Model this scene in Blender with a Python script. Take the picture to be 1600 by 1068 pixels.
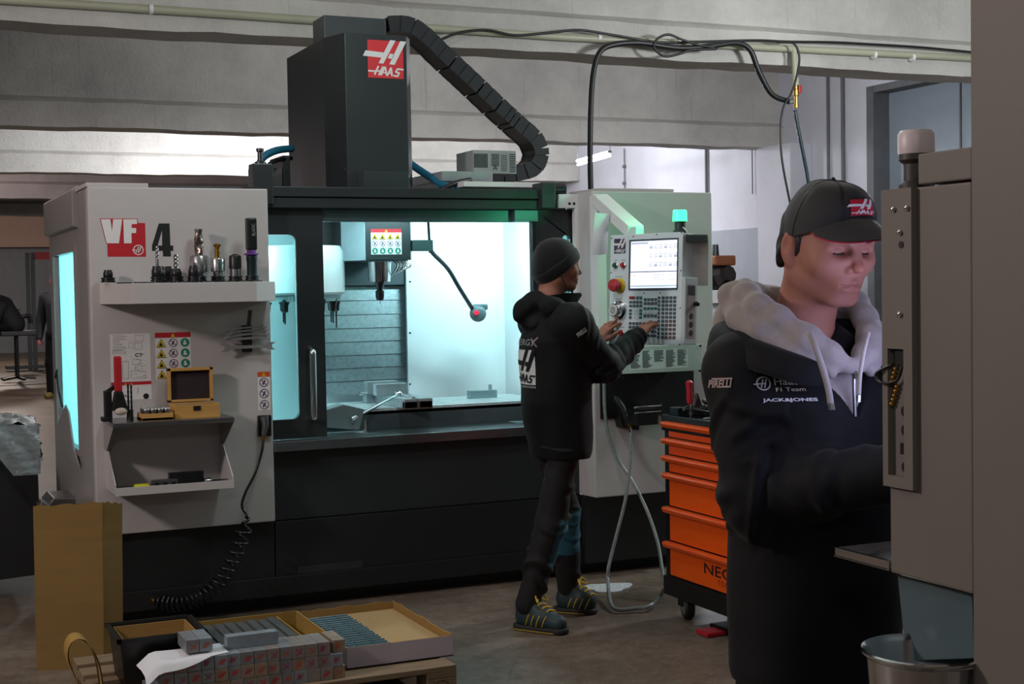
import bpy, bmesh, math, random
import numpy as np
from mathutils import Vector, Matrix
from mathutils.bvhtree import BVHTree
random.seed(7); RNG = np.random.default_rng(7)
SC = bpy.context.scene
COL = SC.collection
for o in list(bpy.data.objects): bpy.data.objects.remove(o, do_unlink=True)

# ---------------------------------------------------------------- camera
# World: X runs along the front of the big mill, Y is depth into the hall, Z up, metres.
FPX = 1600*50/36; YAW = math.radians(24.4); PITCH = math.radians(2.24); ROLL = 0.0175; EYE = 1.58
CAM = np.array([0, 0, EYE])
FW = np.array([math.sin(YAW)*math.cos(PITCH), math.cos(YAW)*math.cos(PITCH), -math.sin(PITCH)])
_R = np.array([math.cos(YAW), -math.sin(YAW), 0]); _U = np.cross(_R, FW)
CR = math.cos(ROLL)*_R - math.sin(ROLL)*_U; CU = math.sin(ROLL)*_R + math.cos(ROLL)*_U
cd = bpy.data.cameras.new('camera'); cam = bpy.data.objects.new('camera', cd); COL.objects.link(cam)
cd.lens = 50; cd.sensor_width = 36; cd.sensor_fit = 'HORIZONTAL'; cd.clip_start = .05; cd.clip_end = 200
cam.matrix_world = Matrix(((CR[0], CU[0], -FW[0], 0), (CR[1], CU[1], -FW[1], 0), (CR[2], CU[2], -FW[2], EYE), (0, 0, 0, 1)))
SC.camera = cam

# ---------------------------------------------------------------- world and exposure
W = bpy.data.worlds.new('world'); SC.world = W; W.use_nodes = True
bg = W.node_tree.nodes['Background']; bg.inputs[0].default_value = (.62, .72, .8, 1); bg.inputs[1].default_value = .06
SC.view_settings.view_transform = 'Standard'; SC.view_settings.look = 'None'
SC.view_settings.exposure = 0; SC.view_settings.gamma = 1; SC.view_settings.use_curve_mapping = False

def hall_or_fill_light(loc, power, col, radius=.22):
    d = bpy.data.lights.new('bay_or_fill_light', 'POINT'); d.energy = power; d.color = col; d.shadow_soft_size = radius
    o = bpy.data.objects.new('bay_or_fill_light', d); COL.objects.link(o); o.location = loc
    return o
# the hall's lamps, bay by bay, plus added fill lights
hall_or_fill_light((-2.4, 4.4, 3.1), 310, (1, .86, .83))
hall_or_fill_light((2.1, 5.3, 3.45), 62, (.86, .98, 1))  # added cool fill that brightens the control panel, no lamp known here
hall_or_fill_light((-.6, -1.0, 3.2), 50, (1, .95, .9))  # general front fill added behind the camera, not a known lamp
hall_or_fill_light((6.6, 6.3, 3.2), 270, (.92, .97, 1))
hall_or_fill_light((4.6, 12.6, 3.5), 60, (.95, .96, 1))
hall_or_fill_light((8.0, 11.8, 3.5), 130, (.93, .95, 1))
hall_or_fill_light((4.6, 18.3, 3.55), 430, (.94, .95, 1))
hall_or_fill_light((8.8, 17.6, 3.3), 190, (.93, .95, 1))
hall_or_fill_light((1.0, 23.4, 3.4), 120, (1, .8, .83))
hall_or_fill_light((2.6, 34, 3.3), 230, (1, .84, .72))

# ---------------------------------------------------------------- measuring helpers
def ray(x, y): return FW + CR*((x-800)/FPX) - CU*((y-534)/FPX)
def PY(x, y, Y): d = ray(x, y); return CAM + d*(Y/d[1])
def PX(x, y, X): d = ray(x, y); return CAM + d*(X/d[0])
def PZ(x, y, Z): d = ray(x, y); return CAM + d*((Z-EYE)/d[2])
def PD(x, y, D): return CAM + ray(x, y)*D
def XZ(x, y, Y): p = PY(x, y, Y); return p[0], p[2]

# ---------------------------------------------------------------- materials
def lin(h):
    h = h.lstrip('#'); c = [int(h[i:i+2], 16)/255 for i in (0, 2, 4)]
    return tuple(v/12.92 if v <= .04045 else ((v+.055)/1.055)**2.4 for v in c)
MATS = {}
def mat(name, hexc, rough=.5, metal=0., var=.12, scale=6., bump=0., bscale=120., emit=0., emit_col=None, alpha=1., trans=0., spec=.5, stretch=None, vcol=False, sheen=0., coat=0.):
    if name in MATS: return MATS[name]
    m = bpy.data.materials.new(name); m.use_nodes = True; nt = m.node_tree; N = nt.nodes; L = nt.links
    b = N['Principled BSDF']; c = lin(hexc)
    b.inputs['Base Color'].default_value = (*c, 1); b.inputs['Roughness'].default_value = rough; b.inputs['Metallic'].default_value = metal
    b.inputs['Specular IOR Level'].default_value = spec
    tc = N.new('ShaderNodeTexCoord'); mp = N.new('ShaderNodeMapping'); L.new(tc.outputs['Object'], mp.inputs[0])
    if stretch: mp.inputs['Scale'].default_value = stretch
    if var > 0 or vcol:
        nz = N.new('ShaderNodeTexNoise'); nz.inputs['Scale'].default_value = scale; nz.inputs['Detail'].default_value = 5; nz.inputs['Roughness'].default_value = .65
        L.new(mp.outputs[0], nz.inputs['Vector'])
        mr = N.new('ShaderNodeMapRange'); mr.inputs['From Min'].default_value = .25; mr.inputs['From Max'].default_value = .75
        mr.inputs['To Min'].default_value = 1-var; mr.inputs['To Max'].default_value = 1+var; L.new(nz.outputs['Fac'], mr.inputs['Value'])
        mx = N.new('ShaderNodeMix'); mx.data_type = 'RGBA'; mx.blend_type = 'MULTIPLY'; mx.inputs[0].default_value = 1
        mx.inputs[6].default_value = (*c, 1); L.new(mr.outputs[0], mx.inputs[7])
        out = mx.outputs[2]
        if vcol:
            at = N.new('ShaderNodeAttribute'); at.attribute_name = 'tint'
            m2 = N.new('ShaderNodeMix'); m2.data_type = 'RGBA'; m2.blend_type = 'MULTIPLY'; m2.inputs[0].default_value = 1
            L.new(out, m2.inputs[6]); L.new(at.outputs['Color'], m2.inputs[7]); out = m2.outputs[2]
        L.new(out, b.inputs['Base Color'])
        rr = N.new('ShaderNodeMapRange'); rr.inputs['To Min'].default_value = max(.02, rough*(1-var)); rr.inputs['To Max'].default_value = min(1, rough*(1+var)); L.new(nz.outputs['Fac'], rr.inputs['Value']); L.new(rr.outputs[0], b.inputs['Roughness'])
    if bump > 0:
        n2 = N.new('ShaderNodeTexNoise'); n2.inputs['Scale'].default_value = bscale; n2.inputs['Detail'].default_value = 3; L.new(mp.outputs[0], n2.inputs['Vector'])
        bp = N.new('ShaderNodeBump'); bp.inputs['Strength'].default_value = bump; bp.inputs['Distance'].default_value = .01; L.new(n2.outputs['Fac'], bp.inputs['Height']); L.new(bp.outputs[0], b.inputs['Normal'])
    if emit > 0:
        b.inputs['Emission Color'].default_value = (*(lin(emit_col or hexc)), 1); b.inputs['Emission Strength'].default_value = emit
    if trans > 0: b.inputs['Transmission Weight'].default_value = trans; b.inputs['IOR'].default_value = 1.45
    if alpha < 1: b.inputs['Alpha'].default_value = alpha
    if sheen > 0: b.inputs['Sheen Weight'].default_value = sheen; b.inputs['Sheen Roughness'].default_value = .5
    if coat > 0: b.inputs['Coat Weight'].default_value = coat; b.inputs['Coat Roughness'].default_value = .15
    MATS[name] = m; return m

def glass(name, hexc, rough=.02, ior=1.35):
    # a thin architectural pane: mostly clear, a little mirror
    m = bpy.data.materials.new(name); m.use_nodes = True; nt = m.node_tree; N = nt.nodes; L = nt.links
    N.remove(N['Principled BSDF']); out = N['Material Output']
    t = N.new('ShaderNodeBsdfTransparent'); t.inputs[0].default_value = (*lin(hexc), 1)
    g = N.new('ShaderNodeBsdfGlossy'); g.inputs['Roughness'].default_value = rough
    fr = N.new('ShaderNodeFresnel'); fr.inputs[0].default_value = ior
    mx = N.new('ShaderNodeMixShader'); L.new(fr.outputs[0], mx.inputs[0]); L.new(t.outputs[0], mx.inputs[1]); L.new(g.outputs[0], mx.inputs[2]); L.new(mx.outputs[0], out.inputs[0])
    MATS[name] = m; return m

M_white = mat('powder_white', 'b9b5b4', .42, var=.05, scale=2.5, bump=.04, bscale=900)
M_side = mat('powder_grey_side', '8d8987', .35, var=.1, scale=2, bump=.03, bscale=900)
M_dark = mat('powder_charcoal', '272c2e', .42, var=.1, scale=3, bump=.05, bscale=1200)
M_dark2 = mat('powder_charcoal_low', '1b1e20', .45, var=.12, scale=3, bump=.05, bscale=1200)
M_black = mat('black_plastic', '121314', .4, var=.1)
M_rubber = mat('black_rubber', '0d0e0f', .55, var=.1)
M_steel = mat('brushed_steel', '9a9c9e', .3, 1, var=.12, scale=12, stretch=(1, 8, 8))
M_chrome = mat('chrome', 'd8dcde', .12, 1, var=.04)
M_dsteel = mat('dark_steel', '4a4d50', .35, 1, var=.15, scale=20)
M_brass = mat('brass', 'b98f45', .28, 1, var=.1)
M_red = mat('red_print', 'b3202b', .45, var=.05)
M_redp = mat('red_plastic', 'a81f28', .38, var=.06)
M_wprint = mat('white_print', 'd9d9d8', .5, var=.03)
M_kprint = mat('black_print', '16181a', .5, var=.05)
M_yprint = mat('yellow_print', 'c9b21e', .5, var=.05)
M_gprint = mat('green_print', '14806c', .5, var=.05)
M_pprint = mat('purple_print', '6f4a72', .5, var=.05)
M_bprint = mat('blue_grey_print', '8fa3b8', .5, var=.05)
M_concb = mat('painted_concrete_beam', 'b2afa9', .8, var=.2, scale=1.4, bump=.25, bscale=40)
M_wallw = mat('painted_wall_white', 'bdbdc6', .8, var=.1, scale=1.2, bump=.1, bscale=60)
M_wallg = mat('painted_wall_grey', '92969f', .75, var=.12, scale=1.2, bump=.1, bscale=60)
M_cable = mat('black_cable', '111415', .45, var=.1)
M_orange = mat('orange_lacquer', 'e2560d', .36, var=.06, scale=3)
M_card = mat('cardboard', '775d2e', .85, var=.12, scale=5, bump=.08, bscale=160, stretch=(1, 1, 6))
M_wood = mat('pale_wood', 'b98a48', .6, var=.18, scale=9, stretch=(1, 6, 6))
M_pallet = mat('pallet_wood', '7d6a52', .8, var=.3, scale=7, bump=.3, bscale=60, stretch=(1, 7, 7))
M_paper = mat('paper', 'd6d9de', .8, var=.04)

# ---------------------------------------------------------------- mesh helpers
ORG = {}
def nrm(v): v = np.asarray(v, float); n = np.linalg.norm(v); return v/n if n > 1e-12 else v
def frame(d):
    d = nrm(d); a = np.array([0, 0, 1.]) if abs(d[2]) < .9 else np.array([1., 0, 0])
    u = nrm(np.cross(a, d)); return u, np.cross(d, u), d
def catmull(P, n=6, closed=False):
    P = [np.asarray(p, float) for p in P]; out = []; m = len(P)
    rng = range(m if closed else m-1)
    for i in rng:
        p0 = P[(i-1) % m] if closed or i > 0 else P[0]; p1 = P[i]; p2 = P[(i+1) % m]; p3 = P[(i+2) % m] if closed or i+2 < m else P[-1]
        for k in range(n):
            t = k/n; out.append(.5*((2*p1)+(-p0+p2)*t+(2*p0-5*p1+4*p2-p3)*t*t+(-p0+3*p1-3*p2+p3)*t**3))
    if not closed: out.append(P[-1])
    return out
class MB:
    def __init__(s): s.v = []; s.f = []; s.m = []; s.k = 0
    def mi(s, k): s.k = k; return s
    def add(s, vs, fs):
        o = len(s.v); s.v += [tuple(map(float, p)) for p in vs]; s.f += [tuple(o+i for i in f) for f in fs]; s.m += [s.k]*len(fs); return s
    def box(s, x0, y0, z0, x1, y1, z1):
        x0, x1 = sorted((x0, x1)); y0, y1 = sorted((y0, y1)); z0, z1 = sorted((z0, z1))
        return s.add([(x0, y0, z0), (x1, y0, z0), (x1, y1, z0), (x0, y1, z0), (x0, y0, z1), (x1, y0, z1), (x1, y1, z1), (x0, y1, z1)],
                     [(0, 3, 2, 1), (4, 5, 6, 7), (0, 1, 5, 4), (1, 2, 6, 5), (2, 3, 7, 6), (3, 0, 4, 7)])
    def obox(s, c, a, b, h):
        c, a, b, h = map(lambda q: np.asarray(q, float), (c, a, b, h))
        if np.dot(np.cross(a, b), h) < 0: a = -a
        vs = [c+i*a+j*b+k*h for k in (-1, 1) for i, j in ((-1, -1), (1, -1), (1, 1), (-1, 1))]
        return s.add(vs, [(0, 3, 2, 1), (4, 5, 6, 7), (0, 1, 5, 4), (1, 2, 6, 5), (2, 3, 7, 6), (3, 0, 4, 7)])
    def bar(s, p0, p1, w, t, up=(0, 0, 1)):
        p0 = np.asarray(p0, float); p1 = np.asarray(p1, float); d = p1-p0; side = nrm(np.cross(d, up)); u = nrm(np.cross(side, d))
        return s.obox((p0+p1)/2, d/2, side*w/2, u*t/2)
    def prism(s, poly, axis, lo, hi):
        n = len(poly); A = sum(poly[i][0]*poly[(i+1) % n][1]-poly[(i+1) % n][0]*poly[i][1] for i in range(n))
        if (A < 0) != (axis == 'y'): poly = poly[::-1]
        mk = {'x': lambda a, b, c: (c, a, b), 'y': lambda a, b, c: (a, c, b), 'z': lambda a, b, c: (a, b, c)}[axis]
        vs = [mk(a, b, lo) for a, b in poly]+[mk(a, b, hi) for a, b in poly]
        return s.add(vs, [tuple(range(n))[::-1], tuple(range(n, 2*n))]+[(i, (i+1) % n, n+(i+1) % n, n+i) for i in range(n)])
    def lathe(s, prof, base, axis=(0, 0, 1), n=20):
        u, w, d = frame(axis); base = np.asarray(base, float); vs = []; fs = []; m = len(prof)
        for r, h in prof:
            for k in range(n):
                a = 2*math.pi*k/n; vs.append(base+d*h+(u*math.cos(a)+w*math.sin(a))*r)
        for i in range(m-1):
            for k in range(n): fs.append((i*n+k, i*n+(k+1) % n, (i+1)*n+(k+1) % n, (i+1)*n+k))
        if prof[0][0] > 1e-6: fs.append(tuple(range(n))[::-1])
        if prof[-1][0] > 1e-6: fs.append(tuple(range((m-1)*n, m*n)))
        return s.add(vs, fs)
    def cyl(s, p0, p1, r0, r1=None, n=14):
        p0 = np.asarray(p0, float); p1 = np.asarray(p1, float); r1 = r0 if r1 is None else r1
        return s.lathe([(r0, 0), (r1, np.linalg.norm(p1-p0))], p0, p1-p0, n)
    def tube(s, pts, r, n=8, closed=False):
        P = [np.asarray(p, float) for p in pts]; m = len(P); vs = []; fs = []; rr = r if hasattr(r, '__len__') else [r]*m
        T = [nrm((P[(i+1) % m] if closed else P[min(i+1, m-1)])-(P[i-1] if closed else P[max(i-1, 0)])) for i in range(m)]
        u = frame(T[0])[0]
        for i in range(m):
            u = nrm(u-T[i]*np.dot(u, T[i])); w = np.cross(T[i], u)
            for k in range(n): a = 2*math.pi*k/n; vs.append(P[i]+(u*math.cos(a)+w*math.sin(a))*rr[i])
        for i in range(m if closed else m-1):
            j = (i+1) % m
            for k in range(n): fs.append((i*n+k, i*n+(k+1) % n, j*n+(k+1) % n, j*n+k))
        if not closed: fs += [tuple(range(n))[::-1], tuple(range((m-1)*n, m*n))]
        return s.add(vs, fs)
    def ball(s, c, r, nu=14, nv=9):
        r = np.array([r]*3 if not hasattr(r, '__len__') else r, float); c = np.asarray(c, float)
        vs = [c+r*np.array([0, 0, -1.])]; fs = []
        for j in range(1, nv):
            p = -math.pi/2+math.pi*j/nv
            for k in range(nu): a = 2*math.pi*k/nu; vs.append(c+r*np.array([math.cos(p)*math.cos(a), math.cos(p)*math.sin(a), math.sin(p)]))
        vs.append(c+r*np.array([0, 0, 1.])); t = len(vs)-1
        for k in range(nu):
            fs.append((0, 1+(k+1) % nu, 1+k)); fs.append((t, 1+(nv-2)*nu+k, 1+(nv-2)*nu+(k+1) % nu))
            for j in range(nv-2): fs.append((1+j*nu+k, 1+j*nu+(k+1) % nu, 1+(j+1)*nu+(k+1) % nu, 1+(j+1)*nu+k))
        return s.add(vs, fs)
    def grid(s, G, closed_u=False):
        nu, nv = len(G), len(G[0]); fs = []
        for i in range(nu if closed_u else nu-1):
            for j in range(nv-1): fs.append((i*nv+j, ((i+1) % nu)*nv+j, ((i+1) % nu)*nv+j+1, i*nv+j+1))
        return s.add([p for row in G for p in row], fs)
    def build(s, name, mats, parent=None, smooth=None, bevel=0., org=None, seg=2):
        if org is None: org = ORG.get(parent.name, np.zeros(3)) if parent else np.zeros(3)
        org = np.asarray(org, float)
        me = bpy.data.meshes.new(name); me.from_pydata([tuple(np.array(p)-org) for p in s.v], [], s.f)
        for m in (mats if isinstance(mats, (list, tuple)) else [mats]): me.materials.append(m)
        if any(s.m): me.polygons.foreach_set('material_index', s.m)
        if bevel > 0:
            bm = bmesh.new(); bm.from_mesh(me)
            ed = [e for e in bm.edges if len(e.link_faces) == 2 and e.calc_face_angle(0) > .5]
            bmesh.ops.bevel(bm, geom=ed, offset=bevel, segments=seg, affect='EDGES', profile=.6, clamp_overlap=True)
            bm.to_mesh(me); bm.free()
        if smooth is not None:
            me.polygons.foreach_set('use_smooth', [True]*len(me.polygons))
            if smooth < 3: me.set_sharp_from_angle(angle=smooth)
        o = bpy.data.objects.new(name, me); COL.objects.link(o); ORG[o.name] = org
        if parent: o.parent = parent
        else: o.location = org
        return o
SM = .7
def tag(o, label=None, cat=None, group=None, kind=None):
    if label: o['label'] = label
    if cat: o['category'] = cat
    if group: o['group'] = group
    if kind: o['kind'] = kind
    return o
def thing(name, label, cat, loc, group=None):
    o = bpy.data.objects.new(name, None); COL.objects.link(o); o.location = tuple(map(float, loc)); o.empty_display_size = .1
    ORG[o.name] = np.asarray(loc, float); return tag(o, label, cat, group)
def boxo(name, m, parent, x0, y0, z0, x1, y1, z1, bevel=.004): return MB().box(x0, y0, z0, x1, y1, z1).build(name, m, parent, bevel=bevel)
def copy_tree(root, loc, label=None, rotz=None):
    r = root.copy(); COL.objects.link(r); r.location = loc; ORG[r.name] = np.asarray(loc, float)
    if rotz is not None: r.rotation_euler = (0, 0, rotz)
    if label: r['label'] = label
    for ch in list(root.children):
        c = ch.copy(); COL.objects.link(c); c.parent = r
        for g in list(ch.children): d = g.copy(); COL.objects.link(d); d.parent = c
    return r

# flat print: 2-D shapes laid on a plane in thin layers
_TXT = {}
def text2d(st, bold=0., shear=0., spacing=1.):
    key = (st, bold, shear, spacing)
    if key not in _TXT:
        c = bpy.data.curves.new('txt', 'FONT'); c.body = st; c.offset = bold; c.shear = shear; c.space_character = spacing; c.resolution_u = 3
        o = bpy.data.objects.new('txt', c); me = bpy.data.meshes.new_from_object(o)
        v = np.array([p.co[:2] for p in me.vertices]); f = [tuple(p.vertices) for p in me.polygons]
        bpy.data.objects.remove(o); bpy.data.curves.remove(c); bpy.data.meshes.remove(me)
        v[:, 0] -= v[:, 0].min(); v[:, 1] -= v[:, 1].min(); _TXT[key] = (v, f)
    return _TXT[key]
class Print(MB):
    def __init__(s, o, u, v, step=.0006):
        super().__init__(); s.o = np.asarray(o, float); s.u = np.asarray(u, float); s.w = np.asarray(v, float); s.n = nrm(np.cross(s.u, s.w)); s.step = step
    def at(s, a, b, lay=1): return s.o+s.u*a+s.w*b+s.n*(s.step*lay)
    def poly(s, pts, k, lay=1):
        A = sum(pts[i][0]*pts[(i+1) % len(pts)][1]-pts[(i+1) % len(pts)][0]*pts[i][1] for i in range(len(pts)))
        if A < 0: pts = pts[::-1]
        s.k = k; return s.add([s.at(a, b, lay) for a, b in pts], [tuple(range(len(pts)))])
    def rect(s, a0, b0, a1, b1, k, lay=1): return s.poly([(a0, b0), (a1, b0), (a1, b1), (a0, b1)], k, lay)
    def disc(s, a, b, r, k, lay=1, n=20, ra=None): return s.poly([(a+(ra or r)*math.cos(t*2*math.pi/n), b+r*math.sin(t*2*math.pi/n)) for t in range(n)], k, lay)
    def ring(s, a, b, r, w, k, lay=1, n=22):
        s.k = k; vs = []; fs = []
        for t in range(n):
            c, d = math.cos(t*2*math.pi/n), math.sin(t*2*math.pi/n); vs += [s.at(a+r*c, b+r*d, lay), s.at(a+(r-w)*c, b+(r-w)*d, lay)]
            fs.append((2*t, (2*t+2) % (2*n), (2*t+3) % (2*n), 2*t+1))
        return s.add(vs, fs)
    def line(s, a0, b0, a1, b1, w, k, lay=1):
        d = np.array([a1-a0, b1-b0], float); L = np.linalg.norm(d) or 1; p = np.array([-d[1], d[0]])/L*w/2
        return s.poly([(a0+p[0], b0+p[1]), (a0-p[0], b0-p[1]), (a1-p[0], b1-p[1]), (a1+p[0], b1+p[1])], k, lay)
    def text(s, st, a, b, h, k, lay=1, width=None, bold=.0, shear=0., spacing=1.):
        v, f = text2d(st, bold, shear, spacing); H = v[:, 1].max(); Wd = v[:, 0].max(); sy = h/H; sx = width/Wd if width else sy
        s.k = k; return s.add([s.at(a+p[0]*sx, b+p[1]*sy, lay) for p in v], f)
    def logo(s, a, b, w, h, k_sq, k_ink, lay=1, square=True):
        # square with the slanted double-stroke H and the word below
        T = lambda p: (a+(p[0]-200)/715*w, b+(940-p[1])/740*h)
        if square: s.rect(a, b, a+w, b+h, k_sq, lay)
        H = [[(160, 412), (530, 437), (468, 538), (105, 520)], [(655, 185), (765, 190), (510, 655), (415, 650)], [(860, 195), (980, 200), (735, 668), (628, 662)], [(645, 450), (738, 460), (690, 552), (600, 545)]]
        for q in H: s.poly([T(p) for p in q], k_ink, lay+1)
        S = [((205, 806), (360, 812), 32), ((412, 705), (330, 880), 34), ((505, 712), (412, 885), 34), ((372, 802), (450, 806), 28),
             ((545, 715), (455, 885), 34), ((545, 715), (575, 890), 34), ((490, 830), (560, 834), 22), ((665, 725), (580, 890), 34), ((665, 725), (680, 895), 34), ((610, 836), (670, 838), 22),
             ((915, 755), (795, 748), 34), ((795, 740), (752, 815), 32), ((752, 812), (832, 822), 32), ((828, 815), (790, 895), 32), ((800, 888), (708, 882), 32)]
        for i, (p, q, w_) in enumerate(S):
            p, q = T(p), T(q); s.line(p[0], p[1], q[0], q[1], w_/715*w, k_ink, lay+1+.2*(i % 4))
        return s

# ================================================================ the hall
def struct(o): o['kind'] = 'structure'; return o
def floor_mat():
    m = bpy.data.materials.new('worn_concrete_floor'); m.use_nodes = True; nt = m.node_tree; N = nt.nodes; L = nt.links; b = N['Principled BSDF']
    tc = N.new('ShaderNodeTexCoord')
    def noise(s, d=6, r=.6):
        n = N.new('ShaderNodeTexNoise'); n.inputs['Scale'].default_value = s; n.inputs['Detail'].default_value = d; n.inputs['Roughness'].default_value = r; L.new(tc.outputs['Object'], n.inputs['Vector']); return n
    a = noise(.9); c = noise(14, 4, .8); e = noise(160, 2)
    cr = N.new('ShaderNodeValToRGB'); cr.color_ramp.elements[0].position = .32; cr.color_ramp.elements[0].color = (*lin('564a40'), 1); cr.color_ramp.elements[1].position = .68; cr.color_ramp.elements[1].color = (*lin('8a7c70'), 1); L.new(a.outputs['Fac'], cr.inputs[0])
    cr2 = N.new('ShaderNodeValToRGB'); cr2.color_ramp.elements[0].position = .36; cr2.color_ramp.elements[0].color = (.62, .6, .56, 1); cr2.color_ramp.elements[1].position = .7; cr2.color_ramp.elements[1].color = (1.15, 1.12, 1.08, 1); L.new(c.outputs['Fac'], cr2.inputs[0])
    cr3 = N.new('ShaderNodeValToRGB'); cr3.color_ramp.elements[0].position = .4; cr3.color_ramp.elements[0].color = (.7, .7, .7, 1); cr3.color_ramp.elements[1].position = .62; cr3.color_ramp.elements[1].color = (1.2, 1.2, 1.2, 1); L.new(e.outputs['Fac'], cr3.inputs[0])
    def mul(x, y):
        k = N.new('ShaderNodeMix'); k.data_type = 'RGBA'; k.blend_type = 'MULTIPLY'; k.inputs[0].default_value = 1; L.new(x, k.inputs[6]); L.new(y, k.inputs[7]); return k.outputs[2]
    L.new(mul(mul(cr.outputs[0], cr2.outputs[0]), cr3.outputs[0]), b.inputs['Base Color'])
    rr = N.new('ShaderNodeMapRange'); rr.inputs['To Min'].default_value = .3; rr.inputs['To Max'].default_value = .62; L.new(a.outputs['Fac'], rr.inputs['Value']); L.new(rr.outputs[0], b.inputs['Roughness'])
    bp = N.new('ShaderNodeBump'); bp.inputs['Strength'].default_value = .25; bp.inputs['Distance'].default_value = .004; L.new(c.outputs['Fac'], bp.inputs['Height']); L.new(bp.outputs[0], b.inputs['Normal'])
    return m
def beam_mat(name, base, stain):
    m = bpy.data.materials.new(name); m.use_nodes = True; nt = m.node_tree; N = nt.nodes; L = nt.links; b = N['Principled BSDF']; b.inputs['Roughness'].default_value = .85
    tc = N.new('ShaderNodeTexCoord'); mp = N.new('ShaderNodeMapping'); mp.inputs['Scale'].default_value = (1, 1, 1); L.new(tc.outputs['Object'], mp.inputs[0])
    a = N.new('ShaderNodeTexNoise'); a.inputs['Scale'].default_value = .8; a.inputs['Detail'].default_value = 7; a.inputs['Roughness'].default_value = .7; L.new(mp.outputs[0], a.inputs['Vector'])
    cr = N.new('ShaderNodeValToRGB'); cr.color_ramp.elements[0].position = .3; cr.color_ramp.elements[0].color = (*lin(stain), 1); cr.color_ramp.elements[1].position = .62; cr.color_ramp.elements[1].color = (*lin(base), 1); L.new(a.outputs['Fac'], cr.inputs[0])
    m2 = N.new('ShaderNodeMapping'); m2.inputs['Scale'].default_value = (26, 26, .9); L.new(tc.outputs['Object'], m2.inputs[0])   # run-down streaks
    d = N.new('ShaderNodeTexNoise'); d.inputs['Scale'].default_value = 1; d.inputs['Detail'].default_value = 3; L.new(m2.outputs[0], d.inputs['Vector'])
    c2 = N.new('ShaderNodeValToRGB'); c2.color_ramp.elements[0].position = .27; c2.color_ramp.elements[0].color = (.5, .48, .46, 1); c2.color_ramp.elements[1].position = .36; c2.color_ramp.elements[1].color = (1, 1, 1, 1); L.new(d.outputs['Fac'], c2.inputs[0])
    k = N.new('ShaderNodeMix'); k.data_type = 'RGBA'; k.blend_type = 'MULTIPLY'; k.inputs[0].default_value = .28; L.new(cr.outputs[0], k.inputs[6]); L.new(c2.outputs[0], k.inputs[7]); L.new(k.outputs[2], b.inputs['Base Color'])
    n2 = N.new('ShaderNodeTexNoise'); n2.inputs['Scale'].default_value = 30; n2.inputs['Detail'].default_value = 4; L.new(tc.outputs['Object'], n2.inputs['Vector'])
    bp = N.new('ShaderNodeBump'); bp.inputs['Strength'].default_value = .35; bp.inputs['Distance'].default_value = .02; L.new(n2.outputs['Fac'], bp.inputs['Height']); L.new(bp.outputs[0], b.inputs['Normal'])
    return m
M_floor = floor_mat(); M_beam = beam_mat('concrete_beam', 'bcbab4', '9d9a96')
XW = 10.5
struct(MB().box(-9, -4, -.12, XW+.6, 45, 0).build('floor', M_floor))
struct(MB().box(-9, -4, 4.7, XW+.6, 45, 4.82).build('ceiling', M_concb))
def beam(Y0, zb, name):
    m = MB(); w = .36; f = .25; x = np.linspace(-9, XW, 80); G = []
    prof = [(0, 0), (0, .06), (0, .14), (0, f), (.02, f+.015), (.11, f+.06), (.11, f+.5), (.11, 1.6), (w-.11, 1.6), (w-.11, f+.06), (w, f), (w, .1), (w, 0), (w/2, 0)]
    for xi in x:
        row = []
        for i, (a, b) in enumerate(prof+[prof[0]]):
            s = math.sin(xi*3.1+i % 14*2.1)*.006+math.sin(xi*9.7+i % 14)*.004+(RNG.random()-.5)*.006 if i % 14 not in (6, 7, 8) else 0
            row.append((xi, Y0+a+s*.6, zb+b+(s if i % 14 in (0, 1, 3, 4, 12) else 0)))
        row[-1] = row[0]; G.append(row)
    m.grid(G); return struct(m.build(name, M_beam, smooth=.5))
for i, Y0 in enumerate((9.2, 14.8, 20.4, 26.0, 31.6)): beam(Y0, 3.245, 'trim_%d' % (i+1))
# right wall with the tall doorway
w = MB(); D0, D1, DT = 10.7, 13.08, 3.72
w.box(XW, -4, 0, XW+.36, D0, 4.7).box(XW, D1, 0, XW+.36, 45, 4.7).box(XW, D0, DT, XW+.36, D1, 4.7)
wr = struct(w.build('wall_right', M_wallw))
MB().box(XW-.012, 13.2, 0, XW, 45, 2.28).build('painted_dado', M_wallg, wr)
MB().box(XW-.32, 14.25, 0, XW, 14.95, 3.25).build('pilaster', M_wallw, wr, bevel=.01)
M_jamb = mat('door_jamb_grey', '5d5f63', .7, var=.15)
w = MB(); w.box(XW-.03, D1-.02, 0, XW+.3, D1+.10, DT+.06).box(XW-.03, D0-.1, 0, XW+.3, D0+.02, DT+.06).box(XW-.03, D0, DT-.02, XW+.3, D1, DT+.06)
MB.build(w, 'door_frame', M_jamb, wr, bevel=.006)
dr = struct(MB().box(XW+.2, D0, 0, XW+.26, D1, DT).build('door_1', mat('blue_grey_door', '7d8791', .5, var=.06)))
MB().box(XW+.185, D0+.02, .05, XW+.2, D1-.02, 1.9).build('kick_panel', mat('dark_green_panel', '2b3a39', .5), dr, bevel=.003)
MB().box(XW+.18, D0+1.18, .05, XW+.2, D0+1.2, DT-.03).build('seam_strip', M_jamb, dr)
MB().box(XW+.17, 12.45, 1.93, XW+.2, 12.78, 2.35).build('notice_plate', M_wprint, dr, bevel=.003)
w = struct(MB().box(-9, 41, 0, XW, 41.3, 4.7).build('wall_back', mat('far_wall_grey', '8b8f97', .8)))
MB().box(-9, 40.5, 2.87, XW, 41, 4.7).build('lintel', mat('far_lintel_beige', 'b99f94', .8, var=.05), w)
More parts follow.
